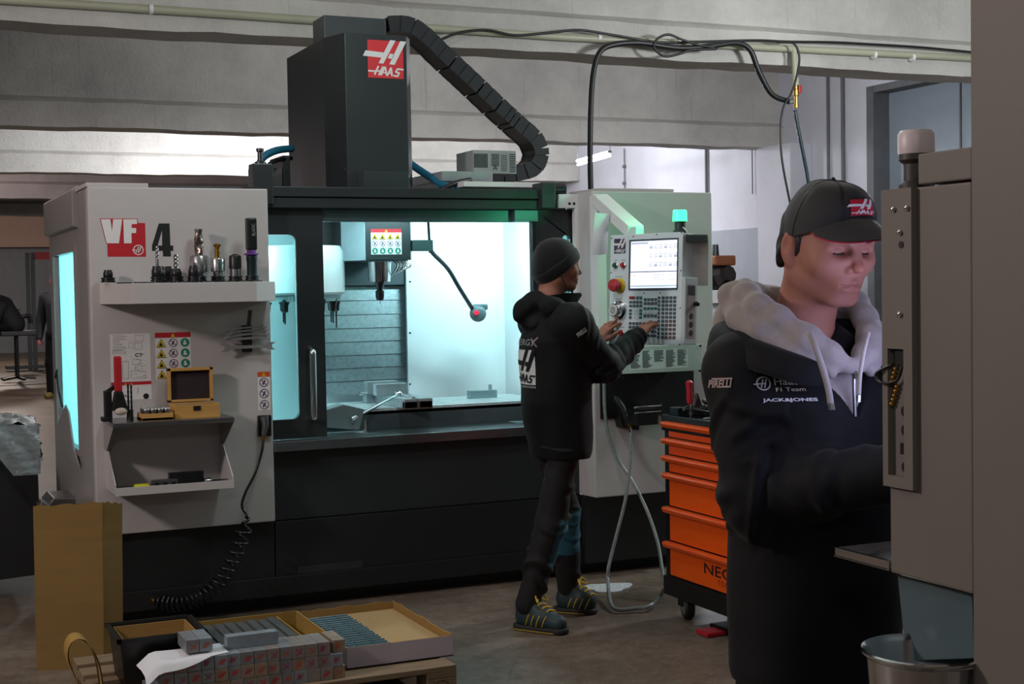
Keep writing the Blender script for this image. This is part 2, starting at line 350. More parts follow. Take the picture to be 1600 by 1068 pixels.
# conduits on the right wall
def conduit(px0, y0, y1, r, label, m=M_jamb, X=XW-.03):
    p = PX(px0, y0, X); q = PX(px0+(y1-y0)*.012, y1, X); q = np.array([X, p[1], q[2]])
    return tag(MB().cyl(q, p, r, n=8).build('wall_conduit', m, smooth=SM), label, 'conduit', 'conduits on the white wall')
conduit(1293, 108, 470, .018, 'thin grey conduit on wall just right of the pilaster')
conduit(1316, 108, 470, .022, 'grey conduit on wall between pilaster and dark doorway')
conduit(1103, 226, 320, .02, 'vertical grey conduit above the right end of the machine')
conduit(1175, 228, 303, .008, 'thin short cable line on white wall left of pilaster')
p = PX(975, 232, XW-.03); c = MB().cyl((XW-.03, p[1], 2.4), p, .008, n=6)
for y in (260, 286): q = PX(975, y, XW-.03); c.ball(q, .03, 8, 6)
tag(c.build('wall_conduit', M_jamb, smooth=SM), 'thin conduit with small junction knobs right of fluorescent lamp', 'conduit', 'conduits on the white wall')

# air main on the first beam
YP = 9.155
M_pipe = mat('cream_green_pipe', 'a3a48e', .45, var=.08, scale=3)
t = thing('air_main', 'pale green compressed air pipe running along the front concrete beam', 'pipe', (4, YP, 3.3))
MB().tube([(-8.9, YP, 3.37), (2, YP, 3.362), (4.6, YP, 3.35), (8, YP, 3.385), (10.4, YP, 3.4)], .027, 10).build('pipe', M_pipe, t, smooth=SM)
for px in (237, 935, 1060, 1365, 1425): 
    p = PY(px, 60, YP); MB().cyl((p[0]-.012, YP, 3.365), (p[0]+.012, YP, 3.365), .034, n=10).build('pipe_clip', M_wprint, t, smooth=SM)
dp = PY(1239, 80, YP); xd = dp[0]
d = MB(); d.cyl((xd, YP-.01, 3.37), (xd+.004, YP-.02, PY(1239, 134, YP)[2]), .024, n=10); d.lathe([(.03, 0), (.03, .06)], (xd+.004, YP-.02, PY(1239, 134, YP)[2]), n=10)
d.build('drop_pipe', M_pipe, t, smooth=SM)
zv = PY(1239, 134, YP)[2]
MB().lathe([(.016, 0), (.016, -.03), (.024, -.035), (.024, -.075), (.015, -.08), (.015, -.14), (.02, -.142), (.02, -.17)][::-1], (xd+.01, YP-.02, zv), n=10).build('valve', M_brass, t, smooth=SM)
MB().box(xd+.02, YP-.05, zv-.06, xd+.045, YP-.03, zv).build('valve_lever', M_redp, t, bevel=.004)
MB().cyl((xd-.02, YP-.02, zv-.12), (xd-.07, YP-.03, zv-.13), .02, n=10).build('hose_coupling', M_chrome, t, smooth=SM)
def hose(name, pts, r, m, label, cat='hose', Y=9.08, n=8, sub=6, group=None):
    P = [PY(p[0], p[1], (p[2] if len(p) > 2 else Y)) for p in pts]
    return tag(MB().tube(catmull(P, sub), r, n).build(name, m, smooth=3.2), label, cat, group)
hose('air_hose', [(924, 330), (922, 250), (923, 170), (927, 115), (937, 82), (958, 70), (1000, 67), (1060, 75), (1110, 72), (1150, 67), (1172, 78), (1186, 112), (1206, 147), (1231, 158)], .021, M_cable, 'thick black hose looping down from beam behind the machine', Y=9.06)
hose('power_cable', [(676, 68), (715, 52), (760, 47), (805, 55), (860, 51), (905, 47), (960, 55), (1030, 66), (1100, 65), (1180, 63), (1230, 65), (1300, 66), (1360, 69), (1440, 74), (1524, 82)], .0095, M_cable, 'thin black cable clipped along the full front beam', 'cable', Y=9.1)
hose('power_cable', [(1020, 72), (1028, 60), (1045, 54), (1066, 62), (1090, 70), (1120, 76), (1080, 78), (1062, 84), (1040, 88), (1026, 80), (1021, 72)], .0095, M_cable, 'small loop of black cable tied beside the air pipe', 'cable', Y=9.04)
hose('power_cable', [(1215, 66), (1240, 68), (1249, 90), (1244, 122), (1236, 146), (1224, 168), (1219, 205), (1222, 250), (1231, 300), (1242, 350)], .0085, M_cable, 'thin black cable hanging down left of the brass valve', 'cable', Y=9.02)
hose('braided_hose', [(1242, 172), (1247, 200), (1255, 240), (1263, 285), (1268, 340), (1270, 380)], .014, mat('braided_hose_teal', '22383c', .35, var=.5, scale=60), 'dark braided hose hanging below the brass valve', Y=9.1)

# fluorescent batten that shows beyond the second beam
a = PZ(903, 257, 3.28); b = PZ(953, 243, 3.28); c = (a+b)/2; dv = nrm(b-a)
t = thing('fluorescent_lamp', 'lit fluorescent tube lamp hanging before the far white wall', 'lamp', c)
MB().tube([a, b], .018, 10).build('tube', mat('lit_tube', 'ffffff', emit=14, emit_col='f2f6ff', var=0), t, smooth=SM)
MB().bar(a+(0, 0, .05), b+(0, 0, .05), .06, .035).build('batten', M_wprint, t, bevel=.005)
for e_ in (a, b): MB().tube([e_+(0, 0, .05), (e_[0], e_[1], 4.7)], .006, 6).build('hanger_wire', M_cable, t)

# far floor channel and distant things at the left
tag(MB().box(.5, 26.2, 0, 3.2, 26.5, .012).build('floor_channel', M_black), 'dark channel strip across the far floor at the left', 'drain')
t = thing('storage_rack', 'dark metal rack with red label against far grey wall', 'rack', (2.95, 31, 0))
for px in (45, 53):
    p = PY(px, 480, 31); MB().box(p[0]-.04, 30.96, 0, p[0]+.04, 31.04, 2.45).build('post', M_black, t)
MB().box(2.6, 30.9, .05, 4.2, 31.3, .12).build('bottom_shelf', M_black, t)
MB().box(2.6, 30.9, 1.25, 2.9, 31.3, 1.3).build('shelf', M_black, t)
p = PY(54, 394, 30.9); q = PY(76, 405, 30.9); MB().box(p[0], 30.88, q[2], q[0]+.15, 30.9, p[2]).build('label_sign', mat('red_sign', 'b81f22', .5, var=.02), t)
t = thing('office_chair', 'dark office chair far at the left under seated person', 'chair', (1.75, 27.2, 0))
def far(px, py, Y=27.2): return PY(px, py, Y)
s = far(25, 520); MB().box(s[0]-.28, 27.0, s[2]-.05, s[0]+.42, 27.5, s[2]+.04).build('seat', M_black, t, bevel=.02)
b_ = far(44, 510); MB().tube(catmull([far(22, 512), far(34, 496), far(46, 494), far(48, 505)], 5), [.04]*16, 8).build('backrest', M_black, t, smooth=SM)
MB().cyl((s[0], 27.2, .08), (s[0], 27.2, s[2]-.05), .04, n=8).build('gas_column', M_black, t)
for k in range(5):
    an = k*1.2566; MB().bar((s[0], 27.2, .09), (s[0]+.32*math.cos(an), 27.2+.32*math.sin(an), .06), .05, .04).build('foot', M_black, t)

# stretch-wrapped load at the far left
def wrapped_load():
    t = thing('wrapped_pallet_load', 'pallet load in crinkled clear stretch wrap at left edge', 'pallet load', (.62, 11.2, 0))
    x0, x1, y0, y1, z0, z1 = .15, 1.1, 10.6, 11.8, .30, .72
    m = MB(); n = 26
    def wrinkle(p, nn):
        a = math.sin(p[0]*31+p[2]*23+math.sin(p[1]*19)*2)*.012+math.sin(p[0]*67-p[1]*53+p[2]*71)*.007+(RNG.random()-.5)*.012
        return tuple(np.array(p)+np.array(nn)*a)
    for face in ('top', 'front', 'right'):
        G = []
        for i in range(n+1):
            row = []
            for j in range(n+1):
                u, v = i/n, j/n; sag = .05*math.sin(u*3.1)*(1-v)
                if face == 'top': p = (x0+(x1-x0)*u, y0+(y1-y0)*v, z1-.08*u*u+.04*math.sin(v*5)); nn = (0, 0, 1)
                elif face == 'front': p = (x0+(x1-x0)*u, y0, z0+(z1-.08*u*u-z0)*v); nn = (0, -1, 0)
                else: p = (x1, y0+(y1-y0)*u, z0+(z1-.08+.04*math.sin(u*5)-z0)*v); nn = (1, 0, 0)
                row.append(wrinkle(p, nn))
            G.append(row)
        m.grid(G)
    m.box(x0+.03, y0+.03, z0, x1-.03, y1-.03, z1-.12)
    m.build('wrapped_goods', mat('stretch_wrap', '8f9ea0', .16, var=.3, scale=14, bump=.5, bscale=35, spec=.9, coat=.5), t, smooth=3.2)
    MB().box(x0, y0, .11, x1-.02, y1, z0).build('goods_base', M_black, t)
    for k in range(3): MB().box(x0, y0+.05+k*.45, .0, x1, y0+.15+k*.45, .11).build('pallet_runner', M_pallet, t)
wrapped_load()

# bench with machine parts beyond the mill at the right
YB = 14.0
def bp(px, py, Y=YB): return PY(px, py, Y)
t = thing('workbench', 'grey steel bench beyond the right end of the machine', 'workbench', (9.0, 14.2, 0))
l, r_ = bp(1095, 474), bp(1195, 474); zt = l[2]
boxo('bench_top', mat('bench_grey', '8e9396', .5), t, l[0], YB, zt-.06, r_[0], YB+.6, zt)
for x in (l[0]+.1, r_[0]-.1):
    for y in (YB+.06, YB+.54): boxo('leg', M_dsteel, t, x-.04, y-.04, 0, x+.04, y+.04, zt-.06)
boxo('lower_shelf', M_dsteel, t, l[0]+.05, YB+.05, .62, r_[0]-.05, YB+.55, .66)
t = thing('gear_housing', 'brown and black gear housing lying on the far bench', 'gear housing', bp(1148, 473)+np.array([0, .3, 0]))
g0 = bp(1148, 425); k = .0066
MB().lathe([(.07*1.0, -.12), (.13, -.1), (.19, -.02), (.19, .06), (.12, .1), (.1, .16)], g0+np.array([0, .3, -.05]), (.25, -1, .25), 8).build('housing_body', mat('dark_casting', '2a2523', .4, .3), t)
MB().box(g0[0]-.17, 14.15, g0[2]+.08, g0[0]+.12, 14.4, g0[2]+.2).build('copper_band', mat('copper_brown', '8a5437', .45, .4), t, bevel=.02)
MB().cyl(g0+np.array([-.1, .25, .15]), g0+np.array([-.1, .25, .33]), .05, .035, 10).build('spigot', M_dsteel, t, smooth=SM)
MB().box(g0[0]-.13, 14.2, zt, g0[0]+.2, 14.5, zt+.2).build('cradle', M_dsteel, t, bevel=.01)
q = bp(1152, 464); tag(MB().box(q[0]-.15, 13.97, zt-.0, q[0]+.17, 14.12, zt+.17).build('control_box', [mat('brown_box', '6b4028', .5)], bevel=.01), 'small brown box at the front edge of far bench', 'box')
q = bp(1126, 462); tag(MB().box(q[0]-.18, 13.96, zt, q[0]+.04, 14.1, zt+.15).build('paper_stack', M_paper, bevel=.006), 'white paper stack at the left end of far bench', 'paper')
q = bp(1122, 425); m = MB()
for i in range(7): m.obox(q+np.array([RNG.random()*.2-.26, .4, RNG.random()*.3-.12]), RNG.normal(0, .07, 3), RNG.normal(0, .07, 3), (.03, .03, .05))
m.box(q[0]-.28, 14.3, zt, q[0]-.02, 14.5, zt+.34)
tag(m.build('machine_attachment', mat('mixed_metal', '7b8288', .35, .7, var=.4, scale=25), bevel=.005), 'shiny jumble of machine attachments left of the gear housing', 'attachment')

# ================================================================ the big vertical mill
YF = 6.87; YPAN = 6.82
mill = thing('machining_center', 'large white and charcoal vertical machining centre with lit work chamber', 'milling machine', (2.6, 7.5, 0))
M_in = mat('chamber_white', 'dfe6e8', .32, var=.05, scale=3)
M_way = mat('way_cover_steel', '9fb0b5', .42, .5, var=.25, scale=40)
M_teal = mat('header_steel', '5b6f74', .35, .6, var=.1)
X0, X1 = .95, 1.80            # white left panel
XE = 4.25                     # right end of the enclosure
XR = 3.505; YR = 6.68         # proud right-hand cabinet
ZP = .447; ZT = 2.075         # bottom and top of the white panels
# --- base
boxo('plinth', M_black, mill, 1.02, 6.95, .0, 4.18, 8.25, .09, 0)
def panel(name, m, poly, y0, y1, bevel=.003): return MB().prism(poly, 'y', y0, y1).build(name, m, mill, bevel=bevel)
boxo('base_panel', M_dark2, mill, 1.0, YF-.01, .07, 1.803, 8.2, ZP-.006)
boxo('base_panel', M_dark2, mill, 1.809, YF-.01, .07, XR, 8.2, .437)
boxo('base_panel', M_dark2, mill, XR+.004, YF-.06, .07, XE-.04, 8.2, ZP-.006)
boxo('toe_panel', mat('toe_black', '17191b', .5), mill, 1.0, YF-.03, .07, XR, YF-.012, .165)
p0, p1 = XZ(465, 884, YF-.012), XZ(567, 876, YF-.012)
boxo('access_plate', mat('access_plate_charcoal', '2b2f31', .42), mill, p0[0], YF-.015, .166, p1[0], YF-.0095, (p0[1]+p1[1])/2, .001)
boxo('front_apron', M_dark, mill, 1.809, YF, .441, XR, YF+.12, .80)
MB().prism([(YF-.055, .787), (YF+.13, .787), (YF+.13, .838), (YF-.05, .835)], 'x', 1.803, XR).build('sill', M_steel, mill, bevel=.003)
# --- left white cabinet
boxo('front_panel', M_white, mill, X0, YPAN, ZP, X1, YPAN+.05, ZT, .006)
boxo('panel_return', M_white, mill, X1-.02, YPAN+.05, ZP, X1, YF+.12, ZT-.08, .002)
boxo('top_plate', M_white, mill, X0-.005, YPAN+.01, ZT, X0+.28, YPAN+.6, ZT+.02, .003)
boxo('top_gutter', M_dark, mill, X0+.28, YPAN+.15, ZT-.05, X1, YPAN+.3, ZT+.018, .003)
# side wall, window opening left free
wy0, wy1, wz0, wz1 = 7.345, 8.2, .80, 1.79
YS = 8.42
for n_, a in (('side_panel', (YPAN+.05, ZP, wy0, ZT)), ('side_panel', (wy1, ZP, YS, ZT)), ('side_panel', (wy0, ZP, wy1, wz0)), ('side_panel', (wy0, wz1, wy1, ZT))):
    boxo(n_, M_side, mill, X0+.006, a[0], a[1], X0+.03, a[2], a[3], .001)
wf = MB(); 
for a in ((wy0-.03, wz0-.03, wy1+.03, wz0), (wy0-.03, wz1, wy1+.03, wz1+.03), (wy0-.03, wz0, wy0, wz1), (wy1, wz0, wy1+.03, wz1)): wf.box(X0-.004, a[0], a[1], X0+.006, a[2], a[3])
wf.build('side_window_frame', M_side, mill)
def frosted(name, hexc):
    m = bpy.data.materials.new(name); m.use_nodes = True; nt = m.node_tree; N = nt.nodes; L = nt.links; N.remove(N['Principled BSDF'])
    t = N.new('ShaderNodeBsdfTranslucent'); t.inputs[0].default_value = (*lin(hexc), 1); d = N.new('ShaderNodeBsdfDiffuse'); d.inputs[0].default_value = (.2, .22, .22, 1); x = N.new('ShaderNodeMixShader'); x.inputs[0].default_value = .12
    L.new(t.outputs[0], x.inputs[1]); L.new(d.outputs[0], x.inputs[2]); L.new(x.outputs[0], N['Material Output'].inputs[0]); return m
M_pane = glass('clear_pane', 'dff4f4'); M_paneside = frosted('frosted_side_pane', 'd2f6f6')
MB().box(X0+.024, wy0, wz0, X0+.03, wy1, wz1).build('side_window_pane', M_paneside, mill)
# cover hanging off the side near the roof
MB().prism([(X0-.022, 2.09), (X0+.01, 2.11), (X0+.01, 1.90), (X0-.022, 1.91)], 'y', 7.2, 8.4).build('side_cover', M_side, mill, bevel=.006)
boxo('side_post', M_side, mill, X0-.005, YPAN+.05, ZP-.02, X0+.02, 7.12, ZT-.005, .006)
# stepped catch tray low on the side window, with a hook tool on it
MB().prism([(wy0-.05, .72), (wy0+.15, .80), (wy0+.3, .97), (wy0+.42, 1.0), (wy1-.05, .86), (wy1-.05, .72)], 'x', X0-.014, X0-.004).build('catch_tray', M_side, mill, bevel=.004)
MB().tube([(X0-.01, 7.9, .98), (X0-.01, 8.05, 1.06), (X0-.01, 8.12, 1.16)], .006, 6).tube([(X0-.01, 8.2, 1.12), (X0-.01, 8.08, 1.17)], .005, 6).build('hook', M_cable, mill)
a, b = PY(68, 768, 7.8), PY(108, 788, 7.8)
MB().prism([(b[0]-.12, .30), (b[0]-.13, .5), (b[0]-.10, .535), (b[0]+.01, .53), (b[0]+.05, .47), (b[0]+.05, .30)], 'y', 7.6, 7.9).build('drain_spout', M_steel, mill, bevel=.006)
# --- door rails above the opening
zl, zh = 1.985, 2.09
boxo('door_rail', M_dark, mill, X1+.0, YF-.03, 2.040, 3.44, YF+.1, zh)
boxo('door_rail', M_dark, mill, X1+.0, YF-.02, zl, 3.44, YF+.1, 2.036)
boxo('rail_bracket', M_dark, mill, 1.735, YF-.035, 2.0, 1.835, YF+.06, 2.2, .006)
a, b = XZ(846, 285, YF-.06), XZ(869, 326, YF-.06)
boxo('rail_bracket', M_dark, mill, a[0], YF-.06, b[1], b[0], YF+.06, a[1], .006)
MB().cyl((b[0], YF-.02, a[1]-.03), (b[0]+.07, YF-.02, a[1]-.03), .03, n=10).build('rail_end_motor', M_dsteel, mill, smooth=SM)
boxo('header_plate', M_teal, mill, 2.06, YF+.03, 1.92, 3.30, YF+.06, zl)
a, b = XZ(804, 328, YF-.01), XZ(841, 346, YF-.01)
boxo('corner_bracket', M_teal, mill, a[0], YF-.01, b[1], b[0], YF+.03, a[1], .002)
for px in (417, 866):
    p = PY(px, 297, YF-.065 if px > 800 else YF-.04); MB().cyl(p, p+np.array([0, .02, 0]), .007, n=8).build('bolt', M_chrome, mill)
# --- sliding doors
def door(x0, x1, wx0, wx1, wz0, wz1, y, hand=None):
    zb, zt = .84, 1.99; r = .035; d = MB()
    pts = []
    outer = [(x0, zb), (x1, zb), (x1, zt), (x0, zt)]
    inner = []
    for cx, cz, a0 in ((wx0+r, wz0+r, 180), (wx1-r, wz0+r, 270), (wx1-r, wz1-r, 0), (wx0+r, wz1-r, 90)):
        inner.append([(cx+r*math.cos(math.radians(a0+t*22.5)), cz+r*math.sin(math.radians(a0+t*22.5))) for t in range(5)])
    for yy, flip in ((y, 0), (y+.03, 1)):
        base = len(d.v); V = [(a, yy, b) for a, b in outer]+[(a, yy, b) for q in inner for a, b in q]; fs = []
        for c in range(4):
            for t in range(4): fs.append((c, 4+c*5+t+1, 4+c*5+t))
            n2 = (c+1) % 4; fs.append((c, n2, 4+n2*5, 4+c*5+4))
        d.add(V, [f if not flip else f[::-1] for f in fs])
    n = 24
    for k in range(20): d.f.append((4+k, 4+(k+1) % 20, n+4+(k+1) % 20, n+4+k)); d.m.append(0)
    for k in range(4): d.f.append((k, n+k, n+(k+1) % 4, (k+1) % 4)); d.m.append(0)
    o = d.build('sliding_door', M_dark, mill, bevel=0)
    MB().box(wx0+.002, y+.012, wz0+.002, wx1-.002, y+.018, wz1-.002).build('window_pane', M_pane, o)
    if hand:
        hx, h0, h1 = hand; P = catmull([(hx, y+.005, h0), (hx, y-.05, h0+.012), (hx, y-.06, h0+.05), (hx, y-.06, h1-.05), (hx, y-.05, h1-.012), (hx, y+.005, h1)], 5)
        MB().tube(P, .016, 12).build('handle', M_chrome, o, smooth=3.2)
    return o
a = XZ(462, 366, YF); b = XZ(466, 655, YF); dx = XZ(500, 500, YF)[0]
h0, h1 = XZ(492, 656, YF-.05), XZ(492, 545, YF-.05)
door(1.70, dx+.03, 1.72, a[0]+.005, b[1], a[1], YF+.02, (h0[0], h0[1], h1[1]))
a = XZ(838, 400, YF)[0]; w0 = XZ(880, 366, YF)
door(a, XR-.0, w0[0], XR-.02, .95, w0[1], YF+.02)
boxo('door_seal', M_rubber, mill, a-.012, YF+.015, .84, a, YF+.06, 1.99, 0)
# --- right-hand cabinet
boxo('front_panel', M_white, mill, XR, YR, ZP, XE, YR+.05, ZT, .006)
boxo('panel_return', M_white, mill, XR, YR+.05, ZP, XR+.02, 8.2, ZT, .002)
boxo('end_panel', M_white, mill, XE-.02, YR+.05, ZP, XE, 8.3, ZT, .002)
boxo('top_plate', M_white, mill, XR+.12, YR+.15, ZT, XE-.15, YR+.5, ZT+.028, .003)
a = XZ(873, 303, YF-.04); b = XZ(904, 325, YF-.04)
MB().prism([(a[0], b[1]), (a[0], a[1]), (XR, a[1]), (XR, .9), (XR-.02, .9), (XR-.02, b[1])], 'y', YF-.04, YF+.0).build('jamb_trim', M_wprint, mill, bevel=.002)
for px in (890, 897): p = PY(px, 318, YF-.041); MB().cyl(p, p+np.array([0, .02, 0]), .008, n=8).build('bolt', M_black, mill)
a, b = XZ(938, 588, YR-.012), XZ(1085, 634, YR-.012)
boxo('dark_recess_plate', mat('recess_black', '15191a', .4), mill, a[0], YR-.012, b[1]-.04, b[0], YR+.0, a[1]+.05, .004)
# --- interior of the work chamber
YI = 7.95
boxo('chamber_back', M_in, mill, .98, 8.15, .3, XR, 8.18, ZT, 0)
xs = XZ(636, 500, 7.78)[0]
boxo('chamber_sheet', M_in, mill, xs, 7.78, .62, XR, 7.80, 2.02, .002)
boxo('chamber_end', M_in, mill, XR-.022, YF+.06, .6, XR-.002, 8.15, 2.02, 0)
boxo('chamber_floor', M_in, mill, .98, YF+.12, .55, XR, 8.15, .58, 0)
boxo('chamber_roof', M_in, mill, .98, YF+.12, 2.02, 2.0, 8.15, 2.04, 0)
boxo('chamber_roof', M_in, mill, 2.72, YF+.12, 2.02, XR, 8.15, 2.04, 0)
for y in (440, 520, 600):
    p = PY(638, y, 7.78); MB().cyl(p+np.array([.01, -.004, 0]), p+np.array([.01, .01, 0]), .006, n=8).build('rivet', M_dsteel, mill)
xw0, xw1 = XZ(498, 500, 7.86)[0]-.1, XZ(636, 500, 7.86)[0]+.03
zs = [XZ(560, y, 7.86)[1] for y in (446, 468, 490, 511, 532, 553, 573, 593, 614)]
for i in range(len(zs)-1):
    MB().prism([(7.86, zs[i+1]), (7.845, zs[i+1]-.004), (7.852, zs[i]-.006), (7.88, zs[i]), (7.9, zs[i]), (7.9, zs[i+1])], 'x', xw0, xw1).build('way_cover_slat', M_way, mill)
boxo('way_cover_head', mat('dark_cover', '3b4a4f', .4), mill, xw0, 7.80, zs[0]-.0, xw1, 7.9, zs[0]+.25)
# table with T-slots
a, b = PY(512, 640, 7.14), PY(828, 632, 7.14)
ty0, ty1 = 7.12, 7.62; tzt = PY(828, 625, 7.12)[2]; tx0 = XZ(508, 632, ty0)[0]
tb = boxo('table', mat('table_grey', '4a5356', .45), mill, tx0, ty0, tzt-.11, XR-.06, ty1, tzt-.012, .002)
ys = np.linspace(ty0, ty1, 6)
for i in range(5): MB().box(tx0, ys[i]+(.012 if i else 0), tzt-.03, XR-.06, ys[i+1]-(.012 if i < 4 else 0), tzt).build('table_land', mat('ground_table', 'cdd8da', .3, .25, var=.12, scale=10), tb)
boxo('saddle', M_dark, mill, tx0+.2, 7.0, .6, XR-.3, 7.75, tzt-.11, .004)
boxo('coolant_tray', M_in, mill, tx0-.3, YF+.13, .82, tx0+.35, 7.1, .835, .002)
# spindle head
sx = XZ(593, 430, 7.3)[0]
hx0, hx1 = XZ(571, 380, 7.18)[0], XZ(641, 380, 7.18)[0]; zhb = XZ(600, 406, 7.18)[1]
xl = XZ(533, 380, 7.36)[0]
MB().prism([(hx0, 7.18), (hx1, 7.18), (hx1+.02, 7.22), (hx1+.02, 7.75), (xl, 7.75), (xl, 7.36)], 'z', zhb, 2.2).build('spindle_head', mat('head_charcoal', '2c3336', .45), mill, bevel=.003)
MB().add([(xl+.002, 7.355, zhb), (hx0-.002, 7.176, zhb), (hx0-.002, 7.176, 2.0), (xl+.002, 7.355, 2.0), (xl-.002, 7.352, zhb), (hx0-.006, 7.173, zhb), (hx0-.006, 7.173, 2.0), (xl-.002, 7.352, 2.0)], [(4, 5, 6, 7), (3, 2, 1, 0), (0, 1, 5, 4), (2, 3, 7, 6), (1, 2, 6, 5), (3, 0, 4, 7)]).build('lit_bevel_plate', mat('lit_bevel_tone', '9fb4ba', .4, .2), mill)  # paler plate: chamber light falling on the bevel is put into its colour
xk = XZ(497, 380, 7.5)[0]; boxo('head_side_block', M_dark2, mill, xk-.02, 7.5, XZ(515, 408, 7.5)[1], xl+.02, 7.7, 2.1)
zn0, zn1 = XZ(593, 409, 7.3)[1], XZ(593, 440, 7.3)[1]; R = .062
MB().lathe([(.035, zn1-zn0), (R*.92, zn1-zn0), (R*.98, (zn1-zn0)*.7), (R, (zn1-zn0)*.3), (R*1.04, 0)], (sx, 7.3, zn0), n=28).build('spindle_nose', M_chrome, mill, smooth=SM)
z2 = XZ(593, 463, 7.3)[1]
MB().lathe([(.0, z2-.02-zn1), (.018, z2-.02-zn1), (.024, z2-zn1), (.024, (z2-zn1)*.6), (.014, (z2-zn1)*.55), (.022, (z2-zn1)*.25), (.03, 0)], (sx, 7.3, zn1), n=18).cyl((sx, 7.3, z2-.04), (sx, 7.3, z2-.02), .002, n=6).build('tool_in_spindle', M_dsteel, mill, smooth=SM)
for k in range(5):
    x = hx1-.02-.012*k; MB().tube(catmull([(x, 7.2+.02*k, zhb+.0), (x+.02, 7.18+.02*k, zhb-.03), (x-.01, 7.2+.02*k, zhb-.05-.008*k)], 4), .005, 6).build('coolant_nozzle', M_chrome, mill, smooth=3.2)
# warning sticker on the head
a, b = XZ(580, 397.5, 7.178), XZ(627, 357.5, 7.178)
def warning_grid(P, a0, b0, a1, b1, rows, head=.14, flip=False):
    w, h = a1-a0, b1-b0; P.rect(a0, b0, a1, b1, 0, 1); hh = h*head; P.rect(a0, b1-hh, a1, b1, 1, 2)
    cx = (a0+a1)/2; P.poly([(cx-hh*.45, b1-hh*.9), (cx+hh*.45, b1-hh*.9), (cx, b1-hh*.1)], 2, 3)
    nr = len(rows); nc = max(len(r) for r in rows); cw = w/nc; ch = (h-hh)/nr; r0 = min(cw, ch)*.42
    for i, row in enumerate(rows):
        for j, k in enumerate(row):
            x = a0+cw*(j+.5); y = b1-hh-ch*(i+.5)
            if k == 'y':
                P.poly([(x-r0*1.1, y-r0), (x+r0*1.1, y-r0), (x, y+r0)], 3, 3); P.poly([(x-r0*.95, y-r0*.88), (x+r0*.95, y-r0*.88), (x, y+r0*.85)], 2, 4)
                P.poly([(x-r0*.5, y-r0*.7), (x-r0*.1, y+r0*.25), (x+r0*.1, y-r0*.1), (x+r0*.45, y-r0*.7)], 3, 5)
            elif k == 'p':
                P.ring(x, y, r0, r0*.17, 4, 3); P.line(x-r0*.68, y+r0*.68, x+r0*.68, y-r0*.68, r0*.2, 4, 4); P.line(x-r0*.3, y-r0*.5, x+r0*.25, y+r0*.45, r0*.3, 3, 3)
            elif k == 'g':
                P.disc(x, y, r0, 5, 3); P.disc(x-r0*.05, y+r0*.25, r0*.28, 0, 4); P.rect(x-r0*.4, y-r0*.5, x+r0*.4, y-r0*.05, 0, 4)
    return P
PR = [M_wprint, M_red, M_yprint, M_kprint, M_pprint, M_gprint]
P = Print((0, 7.178, 0), (1, 0, 0), (0, 0, 1)); warning_grid(P, a[0], a[1], b[0], b[1], ['yyyy', 'pppp', 'gggg']); P.build('warning_sticker', PR, mill)
# probe lamp on a flexible arm
c0 = PY(669, 345, 7.25); c1 = PY(672, 395, 7.25)
MB().bar(c0, c1, .008, .02, (0, 1, 0)).build('arm_hanger', M_dsteel, mill)
P_ = catmull([PY(672, 385, 7.25), PY(676, 395, 7.27), PY(700, 420, 7.35), PY(718, 450, 7.4), PY(738, 482, 7.45)], 6)
MB().tube(P_, .012, 8).build('flexible_arm', M_dsteel, mill, smooth=3.2)
pr = PY(747, 490, 7.45); ax = nrm((-.35, -1, -.2))
MB().lathe([(.03, -.06), (.045, -.045), (.048, 0), (.04, .02), (.034, .024)], pr, ax, 18).build('probe_head', mat('probe_grey', '53666b', .4), mill, smooth=SM)
MB().lathe([(.014, 0), (.014, .006), (.008, .009)], pr+ax*.024+np.array([-.012, 0, .012]), ax, 12).build('probe_light', mat('red_led', 'd0203a', .3, emit=1.2, var=0), mill, smooth=SM)
boxo('probe_cover', M_teal, mill, pr[0]-.005, 7.44, pr[2]+.02, pr[0]+.06, 7.52, pr[2]+.055, .01)
a = PY(650, 385, 7.22); boxo('arm_bracket', M_teal, mill, hx1+.02, 7.2, a[2]-.025, c1[0], 7.24, a[2]+.035, .003)
# tool carousel
cx = XZ(463, 430, 7.4)[0]; zc1 = XZ(500, 460, 7.4)[1]; Rc = XZ(541, 430, 7.4)[0]-cx
MB().lathe([(Rc*.96, 0), (Rc, .012), (Rc, .23), (Rc*.93, .26), (.05, .27)], (cx, 7.4+Rc*.25, zc1), n=36).build('tool_carousel', M_in, mill, smooth=SM)
MB().lathe([(Rc*.9, -.035), (Rc*.93, 0)], (cx, 7.4+Rc*.25, zc1), n=36).build('carousel_ring', mat('carousel_ring_grey', '8fa5a8', .4), mill, smooth=SM)
for k in range(14):
    an = 2*math.pi*k/14+.2; bx_, by_ = cx+Rc*.82*math.cos(an), 7.4+Rc*.25+Rc*.82*math.sin(an)
    MB().lathe([(.004, -.14-.03*(k % 3)), (.005, -.08), (.018, -.075), (.02, -.04), (.026, -.03), (.026, -.01), (.02, 0)], (bx_, by_, zc1-.012), n=12).build('carousel_tool', M_dsteel, mill, smooth=SM)
P = Print((cx, 7.4+Rc*.25-Rc*.94, zc1-.02), (1, 0, 0), (0, 0, 1), .002); P.text('13', -.22, -.008, .022, 0, 1); P.text('12', -.10, -.008, .022, 0, 1); P.text('11', .02, -.008, .022, 0, 1); tag(P.build('position_numbers', [M_wprint], mill), kind='stuff')
